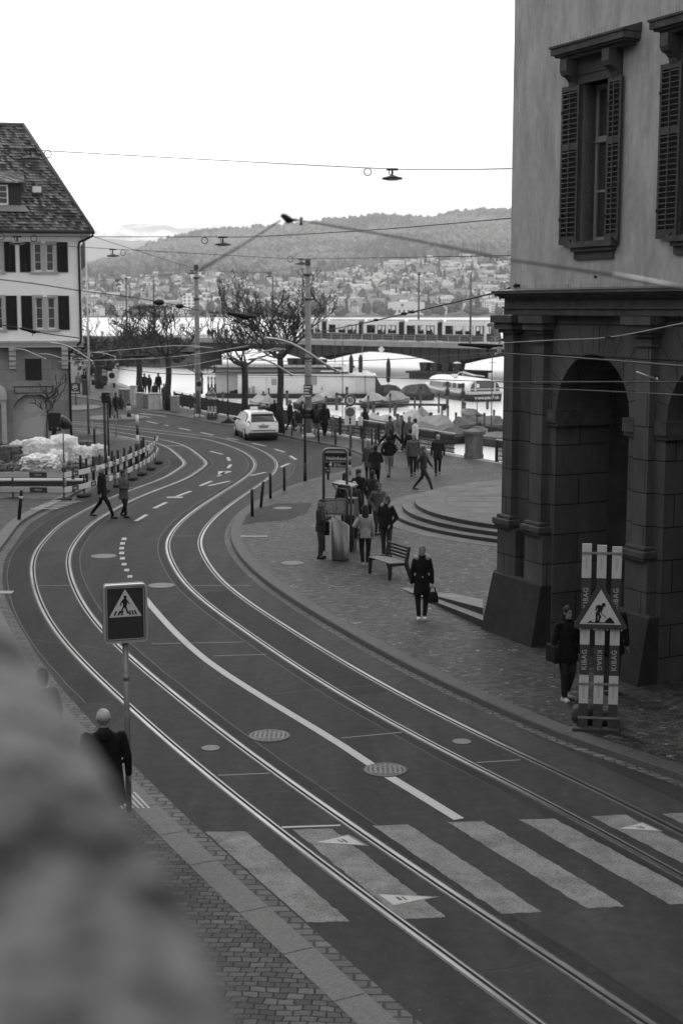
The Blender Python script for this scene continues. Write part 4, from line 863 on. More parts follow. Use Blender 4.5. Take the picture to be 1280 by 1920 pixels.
for i, (px, Y) in enumerate([(640, 2600), (662, 2560), (626, 2600), (600, 2560), (905, 2500), (915, 2480), (948, 2580), (890, 2560), (862, 2450), (820, 2380), (795, 2500), (740, 2660), (706, 2380), (610, 2300), (668, 2250), (580, 2500), (540, 2400), (892, 1540), (935, 2200), (880, 2200), (760, 2250), (855, 1560), (520, 2100), (470, 2200), (360, 2250), (325, 1900)]):
    o = bpy.data.objects.new('conifer', cm[i % 3]); COL.objects.link(o); o.location = hp(px, Y); o.rotation_euler = (0, 0, i); tag(o, 'dark pointed conifer standing between the houses of the far town', 'tree', 'dark conifers of the far town')
# ================================================================== BRIDGE AND TRAM
class PL:
    def __init__(s, O, u): s.O = Vector((O[0], O[1])); s.u = Vector(u).normalized(); s.n = Vector((-s.u.y, s.u.x)); s.rz = math.atan2(s.u.y, s.u.x)
    def at(s, px, py, p=0.):
        d = ray(px, py); o = s.O + s.n * p; a, b, c, e = d.x, -s.u.x, d.y, -s.u.y; D_ = a * e - b * c
        t = (o.x * e - b * o.y) / D_; k = (a * o.y - c * o.x) / D_; return k, H + t * d.z
B = PL((18.4, 205), (.75, -.66)); DZ = 2.1; FP = -5.0
S = lambda px, p=FP, py=650: B.at(px, py, p)[0]
br = thing('road_bridge', 'long low bridge over the river mouth carrying the tram, dark girders on a stone pier', 'bridge', (B.O.x, B.O.y, 0), B.rz)
GIR = M('bridge_girder', .035, .7, nscale=.5, namp=.3); FAS = M('bridge_fascia', .22, .8, nscale=.8, namp=.2); PIER = M('bridge_pier_stone', .04, .9, nscale=1.2, namp=.5)
sL, sR = S(150), S(1130)
mb = MB(); mb.bb(sL, sR, FP, 22, DZ - .55, DZ); mb.bb(sL, sR, FP + .0, FP + .35, DZ + .002, DZ + .16); obj('deck', mb, [FAS], br)
sp_, sc_ = S(822, FP, 690), S(690, FP, 662); half = sp_ - sc_
zb_p, zb_c = B.at(822, 685, FP)[1], B.at(690, 660, FP)[1]
def under(s): d = ((s - sc_) / half + 1) % 2 - 1; d = abs(d); return zb_c + (zb_p - zb_c) * d ** 2.1
ss = [sL + (sR - sL) * i / 140 for i in range(141)]
for y0 in (FP + .9, FP + 6):
    mb = MB(); o = [(x, under(x)) for x in ss] + [(sR, DZ - .55), (sL, DZ - .55)]; mb.prism(o, y0, y0 + .5, 0, 'xz')
    if y0 < FP + 2:
        x = sp_ - half * 4
        while x < sR:
            if sL < x: mb.bb(x - .06, x + .06, y0 - .18, y0 + .02, under(x) + .1, DZ - .56, 1)
            x += 1.72
    obj('girder', mb, [GIR, M('bridge_stiffener', .04, .7)], br)
for c in (sp_ - 2 * half, sp_):
    mb = MB(); mb.bb(c - 4.4, c + 3.6, FP - 1.2, FP + 7, WZ - .6, WZ + .8); mb.bb(c - 4.8, c + 4.0, FP - 1.5, FP + 7.5, WZ + .8, WZ + 1.1)
    for k in range(4):
        for y0, y1 in ((FP + .7, FP + 1.9),): mb.prism([(c - 3.4 + k * 2.0 - .45, WZ + 1.1), (c - 3.4 + k * 2.0 + .45, WZ + 1.1), (c - 3.4 + k * 2.0 + .7, zb_p + .3), (c - 3.4 + k * 2.0 - .7, zb_p + .3)], y0, y1, 0, 'xz')
    obj('pier', mb, PIER, br)
mb = MB(); x = sL
while x < sR: mb.bb(x - .03, x + .03, FP + .1, FP + .16, DZ + .16, DZ + 1.1); x += 2.0
for z in (.45, .75, 1.08): mb.bb(sL, sR, FP + .1, FP + .15, DZ + z, DZ + z + .04)
obj('bridge_railing', mb, M('bridge_railing_paint', .3, .6), br)
mb = MB(); q = S(712), B.at(712, 655, FP)[1]; mb.prism([(q[0] - .6, q[1]), (q[0], q[1] - .6), (q[0] + .6, q[1]), (q[0], q[1] + .6)], FP + .3, FP + .36, 0, 'xz'); obj('navigation_board', mb, M('board_white', .7, .6), br)
# tram
tp = 0.; tm = thing('tram', 'long articulated pale and dark tram crossing the bridge', 'tram', (B.O.x, B.O.y, DZ), B.rz)
TW = M('tram_white', .62, .35, coat=.3); TD = M('tram_dark_band', .035, .35, coat=.3); TG = M('tram_rubber', .03, .8); TRF = M('tram_roof', .45, .6); TGL = bpy.data.materials.new('tram_glass'); TGL.use_nodes = True
_b = TGL.node_tree.nodes['Principled BSDF']; _b.inputs['Base Color'].default_value = (.03, .03, .03, 1); _b.inputs['Alpha'].default_value = .18; _b.inputs['Roughness'].default_value = .05; MATS['tram_glass'] = TGL
ts = lambda px: B.at(px, 615, -1.15)[0]
MODS = [(828.5, 907, [(834, 849), (852.5, 868), (871, 886.5)], [(891, 907)]), (757.5, 819.5, [(782, 794.5)], [(762, 778), (798, 814)]), (681, 747, [(687, 703), (726.5, 742.5)], [(707, 723)]), (612, 672, [(616, 629), (634, 648)], [(651, 668)]), (560, 603, [(564, 576), (590, 600)], [(578, 588)])]
Z_ = dict(sk=.22, lo=1.2, wb=1.26, wt=2.5, rf=3.05)
for x0, x1, wins, doors in MODS:
    a, b = ts(x0), ts(x1); bd = MB(); gl = MB(); dr = MB(); hw = 1.15
    ops = sorted([(ts(p), ts(q), 'w') for p, q in wins] + [(ts(p), ts(q), 'd') for p, q in doors])
    for sgn in (-1, 1):
        y0, y1 = sorted((sgn * hw, sgn * (hw - .07))); x = a
        for p, q, kd in ops + [(b, b, 'e')]:
            bd.bb(x, p, y0, y1, Z_['lo'], Z_['wt']); bd.bb(x, p, y0, y1, Z_['sk'], Z_['lo'], 1); x = q
            if kd == 'w': bd.bb(p, q, y0, y1, Z_['sk'], Z_['lo'], 1); bd.bb(p, q, y0, y1, Z_['lo'], Z_['wb']); gl.bb(p, q, sgn * (hw - .03), sgn * (hw - .04), Z_['wb'], Z_['wt'])
            if kd == 'd':
                dr.bb(p, q, y0, y1, Z_['sk'] + .05, Z_['wb'] + .1); dr.bb(p, p + .09, y0, y1, Z_['wb'], Z_['wt']); dr.bb(q - .09, q, y0, y1, Z_['wb'], Z_['wt']); dr.bb((p + q) / 2 - .06, (p + q) / 2 + .06, y0, y1, Z_['wb'], Z_['wt']); dr.bb(p, q, y0, y1, Z_['wt'] - .1, Z_['wt']); gl.bb(p, q, sgn * (hw - .03), sgn * (hw - .04), Z_['wb'], Z_['wt'])
        bd.bb(a, b, y0, y1, Z_['wt'], Z_['rf'] - .28)
    bd.bb(a, b, -hw, hw, Z_['sk'] + .1, Z_['sk'] + .25, 1)
    bd.prism([(-hw, 2.77), (hw, 2.77), (hw - .12, 3.0), (hw - .35, 3.08), (-hw + .35, 3.08), (-hw + .12, 3.0)], a, b, 2, 'yz')
    body = obj('car_body', bd, [TW, TD, TRF], tm); obj('windows', gl, TGL, body); obj('doors', dr, TD, body)
    rf = MB()
    for k in range(3): c_ = a + (b - a) * (k + .5) / 3; rf.bbox(c_ - (b - a) * .12, c_ + (b - a) * .12, -.7, .7, 3.08, 3.34, .05)
    obj('roof_box', rf, TRF, body)
    st = MB()
    for k in range(int((b - a) / 1.6)): st.bbox(a + .5 + k * 1.6, a + .95 + k * 1.6, -.9, -.2, .8, 1.75, .05); st.ell((a + .7 + k * 1.6, .3, 1.75), (.14, .14, .17), 8, 6); st.ell((a + .7 + k * 1.6, .3, 1.3), (.25, .2, .4), 8, 6)
    obj('seats_and_riders', st, TG, body)
for p, q in ((819.5, 828.5), (747, 757.5), (672, 681), (603, 612)):
    a, b = ts(p), ts(q); mb = MB(); n = 7
    for k in range(n): x = a + (b - a) * k / n; w_ = (b - a) / n; mb.bb(x, x + w_ * .5, -1.12, 1.12, .3, 2.95); mb.bb(x + w_ * .5, x + w_, -1.06, 1.06, .34, 2.9)
    obj('bellows', mb, TG, tm)
a = ts(907); nz = ts(925); mb = MB()
def sec(x, zt, zb, hw): return [(x, -hw, zb), (x, -hw, 1.05), (x, -hw * .98, zt - .5), (x, -hw * .8, zt - .1), (x, 0, zt), (x, hw * .8, zt - .1), (x, hw * .98, zt - .5), (x, hw, 1.05), (x, hw, zb)]
L_ = nz - a
mb.rings([sec(a, 3.08, .22, 1.15), sec(a + L_ * .25, 3.02, .22, 1.14)], 0, cap=False, sm=False); mb.add(sec(a + L_ * .25, 3.02, .22, 1.14) + sec(a + L_ * .62, 2.55, .24, 1.08), [(i, i + 1, i + 10, i + 9) for i in range(8)], 1)
mb.rings([sec(a + L_ * .62, 2.55, .24, 1.08), sec(a + L_ * .9, 1.3, .26, .95), sec(a + L_, 1.0, .4, .7)], 2, sm=False)
obj('cab_nose', mb, [TW, TGL, TD], tm)
# bridge poles
BP = M('bridge_pole', .07, .6)
def bpole(px, ytop, p, label, arm=True, name='bridge_pole', z0=None):
    s_, _ = B.at(px, 640, p); w0 = B.O + B.u * s_ + B.n * p; zt = ZY(ytop, w0.y); mb = MB(); zb = DZ if z0 is None else z0
    mb.cyl(0, 0, 0, zt - zb, .16, 8, .10)
    if arm: mb.ell((0, 0, zt - zb), (.3, .3, .22), 8, 6)
    return one(name, mb, BP, label, 'pole', (w0.x, w0.y, zb), 0)
bpole(784, 514, 3.5, 'thin dark pole with a small head rising behind the middle of the tram')
bpole(881, 511, FP + .9, 'dark catenary pole standing in front of the tram near its nose', False)
bpole(239, 522, 8, 'dark pole with a knob rising above the bare trees by the tiled house')
bpole(290, 519, 8, 'dark plain pole right of the knobbed pole, above the left bare trees', False)
bpole(568, 517, 8, 'dark thin pole just left of the concrete catenary pole, behind the bare tree', False)
bpole(512, 520, 8, 'faint thin pole with a short lamp arm behind the bare crown', False)
# ================================================================== HAZE
hzb = MB(); hzb.bb(-13000, 13000, -400, 17500, -6, 1500)
hm = bpy.data.materials.new('haze_air'); hm.use_nodes = True; n_ = hm.node_tree.nodes; n_.clear(); o_ = n_.new('ShaderNodeOutputMaterial'); v_ = n_.new('ShaderNodeVolumePrincipled')
v_.inputs['Color'].default_value = (.99, .99, .99, 1); v_.inputs['Density'].default_value = 7.5e-5; v_.inputs['Anisotropy'].default_value = .2
hm.node_tree.links.new(v_.outputs[0], o_.inputs['Volume']); HAZE = struct('haze', hzb, hm, 'stuff'); 
# ================================================================== POLES, SIGNS, STREET FURNITURE
PZ = .125; LZ = .095
GALV = M('galvanised_pole', .22, .5, .3, nscale=6, namp=.2); CONC = M('pole_grey', .20, .75, nscale=4, namp=.2); BLK = M('black_paint', .015, .5); DGR = M('dark_grey_paint', .045, .5); WHT = M('sign_white', .62, .45); SDK = M('sign_blue_dark', .035, .4); SRD = M('sign_red_dark', .06, .45); ALU = M('brushed_steel', .15, .42, .85, nscale=40, namp=.15, stretch=(1, 1, .05)); RUB = M('rubber_foot', .02, .9); WOOD = M('weathered_wood', .16, .85, nscale=20, namp=.35, stretch=(6, 6, .6))
def plate(mb, w_, h_, z, y, d=.012, r=.03, mi=0, n=4, x=0):      # rounded rectangle in the xz plane, front at y
    P = []
    for cx, cz, a0 in ((w_ / 2 - r, h_ / 2 - r, 0), (-w_ / 2 + r, h_ / 2 - r, 90), (-w_ / 2 + r, -h_ / 2 + r, 180), (w_ / 2 - r, -h_ / 2 + r, 270)):
        for k in range(n + 1): a = rad(a0 + 90 * k / n); P.append((x + cx + r * math.cos(a), z + cz + r * math.sin(a)))
    return mb.prism(P, y, y + d, mi, 'xz')
def rdisc(mb, r, z, y, d=.012, mi=0, n=28, x=0): return mb.prism([(x + r * math.cos(6.2832 * k / n), z + r * math.sin(6.2832 * k / n)) for k in range(n)], y, y + d, mi, 'xz')
# catenary poles
def cpole(px, pyt, pyb, r0, r1, label, mat=CONC):
    p = G(px, pyb, PZ); zt = ZY(pyt, p.y) - PZ; t = thing('catenary_pole', label, 'pole', p)
    mb = MB(); mb.tube([(0, 0, 0), (0, 0, zt * .45), (0, 0, zt * .455), (0, 0, zt * .78), (0, 0, zt * .785), (0, 0, zt)], [r0, r0 * .95, r0 * .85, r0 * .8, r1, r1], 14); obj('shaft', mb, mat, t)
    mb = MB(); mb.cyl(0, 0, zt - .3, zt + .02, r1 + .02, 12)
    for z in (zt * .78, zt * .45, zt - .8): mb.cyl(0, 0, z - .05, z + .05, r0 + .015, 12)
    obj('collar', mb, DGR, t)
    mb = MB(); mb.cyl(0, 0, 0, .25, r0 * 1.5, 12, r0 * 1.1); mb.bbox(-.35, .35, -.3, .3, 0, .12, .03); obj('footing', mb, M('pale_footing', .4, .8), t); return p, zt
p1, h1 = cpole(372, 497, 783, .19, .13, 'tall grey catenary pole standing beside the far roadworks barrier')
p2, h2 = cpole(578, 487, 820, .20, .13, 'tall grey catenary pole carrying the small direction boards')
# direction boards on the second pole
t = thing('direction_boards', 'dark direction sign board with four lines of small white text on the tall pole', 'sign', (p2.x, p2.y - .26, ZY(733, p2.y)), rad(-6)); k = p2.y / F
mb = MB(); plate(mb, 17 * k, 23 * k, 0, 0, .04, .02); mb.bb(-.1, .1, .04, .1, -.2, -.1); mb.bb(-.1, .1, .04, .1, .1, .2); obj('board', mb, DGR, t)
mb = MB()
for i in range(4):
    z = (9 - 5.6 * i) * k; mb.bb(-7.6 * k, -7.6 * k + (12.5, 9.5, 9, 13)[i] * k, -.008, 0, z - 1.8 * k, z + .2 * k); mb.bb(-8 * k, 8 * k, -.006, 0, z - 3.0 * k, z - 2.7 * k)
obj('board_text', mb, WHT, t)
# black traffic light post in the middle
p = G(572, 908, 0); zt = ZY(757, p.y); t = thing('traffic_light', 'slim black traffic light post with its signal head turned to the right', 'traffic light', p)
mb = MB(); mb.cyl(0, 0, 0, zt, .055, 10); mb.cyl(0, 0, 0, .9, .07, 10); obj('post', mb, BLK, t)
mb = MB(); z0 = ZY(770, p.y); mb.bbox(-.10, .13, -.14, .14, z0 - .30, z0 + .10, .03); hd = obj('signal_head', mb, BLK, t); mb = MB()
for z in (z0 + .0, z0 - .2): mb.tube([(.05, -.10, z), (.30, -.26, z - .02)], [.10, .115], 12, cap=False); mb.ell((.08, -.12, z), (.09, .09, .09), 10, 6)
obj('visor', mb, BLK, hd); mb = MB(); mb.bb(-.09, -.055, -.1, .1, z0 - .55, z0 + .25); obj('back_panel', mb, M('panel_light', .45, .6), t)
# 30 zone sign
p = G(656, 890, PZ); k = p.y / F; t = thing('speed_sign', 'round 30 speed limit sign above a white plate on a striped post', 'road sign', p, rad(3))
z3, zp = ZY(751, p.y) - PZ, ZY(780, p.y) - PZ
mb = MB(); mb.cyl(0, .05, .9, z3 + .2, .035, 8); obj('pole', mb, GALV, t)
mb = MB()
for i, (a, b) in enumerate(((0, .42), (.42, .6), (.6, .78), (.78, 1.02))): mb.cyl(0, .05, a, b, .055, 10, None, i % 2)
obj('striped_sleeve', mb, [M('sleeve_grey', .25, .6), BLK], t)
mb = MB(); rdisc(mb, 11.2 * k, z3, 0, .015, 0); rdisc(mb, 10.7 * k, z3, -.004, .003, 1); rdisc(mb, 7.3 * k, z3, -.008, .003, 0); dk = obj('disc', mb, [WHT, SRD], t)
text('number', '30', .26, BLK, facing((0, -.010, z3)), dk, .002, bold=.006, xs=.85)
mb = MB(); plate(mb, 21 * k, 34 * k, zp, 0, .015, .03, 0); rdisc(mb, 8.2 * k, zp + 7 * k, -.004, .003, 2); rdisc(mb, 7.2 * k, zp + 7 * k, -.007, .003, 1); pl = obj('plate', mb, [WHT, M('sign_mid', .12, .5), BLK], t)
mb = MB(); c = zp - 9 * k; mb.bb(-.03, .03, -.006, 0, c - .07, c + .07); mb.prism([(-.07, c + .07), (.07, c + .07), (0, c + .16)], -.006, 0, 0, 'xz'); mb.prism([(-.07, c - .07), (.07, c - .07), (0, c - .16)], -.006, 0, 0, 'xz'); obj('arrow', mb, BLK, pl)
# bus and tram stop sign with display case, ticket machine, litter bin
YS = 41.0; k = YS / F
p = D(628, 1030, YS); p.z = PZ; t = thing('stop_sign', 'tram stop frame with rounded top carrying the dark Helmhaus name panel', 'stop sign', p, rad(-3)); zf = lambda py: ZY(py, YS) - PZ; xf = lambda px: (px - 628) * k
mb = MB(); xl, xr = xf(606.5), xf(650.5); zt = zf(842); r = .13
arc = [(xl, 0, 0), (xl, 0, zt - r)] + [(xl + r - r * math.cos(rad(a)), 0, zt - r + r * math.sin(rad(a))) for a in (22, 45, 68, 90)] + [(xr - r + r * math.sin(rad(a)), 0, zt - r + r * math.cos(rad(a))) for a in (0, 22, 45, 68, 90)] + [(xr, 0, 0)]
mb.tube(arc, .042, 8); mb.bb(xl, xr, -.02, .02, zf(936), zf(934)); obj('frame', mb, ALU, t)
mb = MB(); mb.bb(xl + .04, xr - .04, -.03, .03, zf(865), zf(849)); n1 = obj('name_panel', mb, BLK, t); text('name_text', 'Helmhaus', .15, M('sign_text', .5, .6), facing((xl + .07, -.034, zf(859.3))), n1, .002, 'LEFT', .003)
mb = MB(); mb.bb(xl + .04, xr - .04, -.03, .03, zf(876), zf(866.3)); n2 = obj('line_panel', mb, BLK, t); text('line_number', '4', .17, WHT, facing((xl + .20, -.034, zf(871))), n2, .002, bold=.006); text('line_text', 'Rathaus\nBhf Tiefenbrunnen', .062, WHT, facing((xl + .30, -.034, zf(871.3))), n2, .002, 'LEFT')
mb = MB(); mb.bb(xl + .05, xl + .19, -.03, .02, zf(886.5), zf(878)); n3 = obj('logo_panel', mb, BLK, t); text('logo_text', 'vbz', .075, WHT, facing((xl + .12, -.034, zf(882))), n3, .002)
mb = MB(); mb.bb(xl + .0, xr + .0, -.10, .10, zf(965), zf(936)); n4 = obj('display_case', mb, M('case_grey', .14, .4), t)
mb = MB(); mb.bb(xl + .06, xl + .36, -.115, -.10, zf(961), zf(939)); mb.bb(xl + .39, xr - .05, -.115, -.10, zf(961), zf(939)); obj('timetable', mb, M('timetable_print', .22, .4, nscale=20, namp=.5), n4)
pb = D(655, 1035, YS); pb.z = PZ; pb += Vector((.0, .1, 0)); t = thing('ticket_machine', 'grey ticket machine under a slanted metal canopy behind the litter bin', 'ticket machine', pb, rad(-20)); xf2 = lambda px: (px - 655) * k
mb = MB(); mb.bbox(xf2(648), xf2(668), -.16, .22, .25, zf(934), .02); mb.bb(xf2(650), xf2(666), -.1, .15, 0, .26); bd = obj('cabinet', mb, DGR, t)
mb = MB(); mb.bb(xf2(655), xf2(667.5), -.18, -.16, zf(965), zf(944)); obj('front_panel', mb, M('panel_pale', .38, .5), bd)
mb = MB(); x0, x1 = xf2(628), xf2(664); mb.add([(x0, -.35, zf(904)), (x1, -.35, zf(911)), (x1, .35, zf(911)), (x0, .35, zf(904)), (x0, -.35, zf(907)), (x1, -.35, zf(914)), (x1, .35, zf(914)), (x0, .35, zf(907))], [(0, 1, 2, 3), (4, 7, 6, 5), (0, 4, 5, 1), (1, 5, 6, 2), (2, 6, 7, 3), (3, 7, 4, 0)]); obj('canopy', mb, ALU, t)
mb = MB(); mb.tube([(xf2(666), -.34, 0), (xf2(666), -.34, zf(914)), (xf2(664), -.34, zf(909)), (xf2(645), -.34, zf(908))], .032, 8); mb.tube([(xf2(640), -.36, zf(914)), (xf2(656), -.36, zf(915)), (xf2(659), -.36, zf(921)), (xf2(659), -.36, zf(985))], .028, 8); mb.tube([(xf2(628), -.30, zf(908)), (xf2(637), -.3, zf(918)), (xf2(634), -.3, zf(934))], .025, 6); obj('canopy_tubes', mb, ALU, t)
p = G(638, 1050, PZ); k2 = p.y / F; t = thing('litter_bin', 'tall cylindrical brushed steel litter bin with a slanted open top', 'litter bin', p); hb_, lb_ = (1050 - 968) * k2 * 1.0, (1050 - 984) * k2 * 1.0; rb = 16.8 * k2
n = 32; C_ = lambda z, r_: [(r_ * math.cos(6.2832 * j / n), r_ * math.sin(6.2832 * j / n), z) for j in range(n)]
top = [(rb * math.cos(6.2832 * j / n), rb * math.sin(6.2832 * j / n), (hb_ + lb_) / 2 - (hb_ - lb_) / 2 * math.cos(6.2832 * j / n)) for j in range(n)]; inn = [(x * .93, y * .93, z - .005) for x, y, z in top]; low = [(x * .93, y * .93, lb_ - .25) for x, y, z in top]
mb = MB(); mb.rings([C_(.1, rb), top, inn, low], cap=False); mb.add(low, [range(n)]); obj('drum', mb, ALU, t); mb = MB(); mb.rings([C_(0, rb * .98), C_(.1, rb * .98)]); obj('plinth', mb, DGR, t)
# bench
bA, bB = G(721, 1088, PZ), G(696, 1076, PZ); bd_ = (bA - bB); L_ = 1.15; rz = math.atan2(bd_.y, bd_.x); c = (bA + bB) / 2 + Vector((.25, .12, 0))
t = thing('bench', 'dark wooden slatted bench with backrest facing the street beside the litter bin', 'bench', c, rz + 0.12)
BW = M('bench_wood', .16, .6, nscale=12, namp=.3, stretch=(1, 8, 8)); BI = M('bench_iron', .022, .55)
for s_ in (-1, 1):
    x = s_ * (L_ / 2 - .03)
    mb = MB(); mb.prism([(-.27, 0), (-.20, 0), (-.17, .43), (-.27, .43)], x - .035, x + .035, 0, 'yz'); obj('leg', mb, BI, t)
    mb = MB(); mb.prism([(.36, 0), (.43, 0), (.30, .43), (.38, .84), (.32, .84), (.20, .40)], x - .035, x + .035, 0, 'yz'); mb.prism([(-.26, .36), (.24, .36), (.24, .43), (-.26, .43)], x - .034, x + .034, 0, 'yz'); obj('side_frame', mb, BI, t)
mb = MB()
for i in range(6): y = -.25 + i * .088; mb.bbox(-L_ / 2, L_ / 2, y, y + .062, .432 - i * .004, .462 - i * .004, .006)
obj('seat', mb, BW, t); mb = MB()
for i in range(4): z = .52 + i * .085; y = .275 + (z - .43) * .19; mb.bbox(-L_ / 2, L_ / 2, y - .03, y, z, z + .055, .006)
obj('backrest', mb, BI, t)
# pedestrian crossing sign (near, left)
YC = 19.3; p = D(241, 1400, YC); p.z = LZ; k = YC / F; zf = lambda py: ZY(py, YC) - LZ
t = thing('crossing_sign', 'boxed pedestrian crossing sign with white triangle on a grey pole by the left kerb', 'road sign', p, rad(17)); z0, z1 = zf(1204), zf(1096); zc, hh = (z0 + z1) / 2, z1 - z0; ww = .60
mb = MB(); mb.cyl(0, .07, 0, z0 + .1, .042, 14); mb.cyl(0, .07, 1.9, 1.98, .046, 14); obj('pole', mb, GALV, t)
mb = MB(); plate(mb, ww, hh, zc, .0, .16, .06, 0, 6); bx = obj('sign_box', mb, M('sign_housing', .10, .45, .3), t)
mb = MB()      # rim of the box
def rim(w_, h_, r, y, d, tk, mb, z):
    def P(e): return [(cx + (r - e) * math.cos(rad(a0 + 15 * q)), z + cz + (r - e) * math.sin(rad(a0 + 15 * q))) for cx, cz, a0 in ((w_ / 2 - r, h_ / 2 - r, 0), (-w_ / 2 + r, h_ / 2 - r, 90), (-w_ / 2 + r, -h_ / 2 + r, 180), (w_ / 2 - r, -h_ / 2 + r, 270)) for q in range(7)]
    A, Bq = P(0), P(tk); n = len(A); rows = [[(x, y + d, zz_) for x, zz_ in A], [(x, y, zz_) for x, zz_ in A], [(x, y, zz_) for x, zz_ in Bq], [(x, y + d, zz_) for x, zz_ in Bq]]
    mb.rings(rows, cap=False, sm=False)
rim(ww + .01, hh + .01, .065, -.03, .06, .03, mb, zc); rim(ww - .075, hh - .075, .03, -.012, .015, .012, mb, zc); obj('rim', mb, M('sign_aluminium', .55, .35, .7), bx)
mb = MB(); plate(mb, ww - .06, hh - .06, zc, -.004, .003, .03); fc = obj('sign_face', mb, SDK, bx)
tz = zc + .02; TRI = [(-.225, zc - .045), (.225, zc - .045), (0, zc + .345)]
mb = MB(); mb.prism(TRI, -.008, -.005, 0, 'xz'); tri = obj('triangle', mb, M('sign_white_panel', .52, .45), fc)
def fig(mb, parts, y0, y1, ox, oz, s):
    for P in parts: mb.prism([(ox + x * s, oz + z * s) for x, z in P], y0, y1, 0, 'xz')
MAN = [[(.02 * math.cos(a / 10 * 6.2832) + .005, .232 + .024 * math.sin(a / 10 * 6.2832)) for a in range(10)], [(-.022, .235), (.03, .235), (.03, .243), (-.01, .252), (-.018, .245)], [(-.035, .195), (-.012, .212), (.018, .212), (.035, .185), (.03, .15), (.02, .095), (-.028, .095), (-.03, .15)], [(-.03, .2), (-.06, .16), (-.068, .11), (-.056, .11), (-.045, .152), (-.022, .172)], [(.03, .19), (.03, .16), (.062, .128), (.072, .134), (.045, .168)], [(-.028, .1), (-.002, .1), (-.045, .03), (-.068, .0), (-.088, .008), (-.06, .04)], [(-.008, .1), (.022, .1), (.036, .045), (.052, .0), (.03, -.002), (.014, .045)]]
mb = MB(); fig(mb, MAN, -.0125, -.0085, -.005, zc - .0, 1.0); obj('walker_symbol', mb, BLK, tri)
mb = MB()
for x, sh in ((-.155, .028), (-.10, .022), (-.052, .012), (.062, -.006), (.105, -.015), (.15, -.024)): mb.prism([(x - .012, zc - .022), (x + .012, zc - .022), (x + .012 + sh, zc + .042), (x - .008 + sh, zc + .042)], -.0125, -.0085, 0, 'xz')
obj('zebra_symbol', mb, BLK, tri)
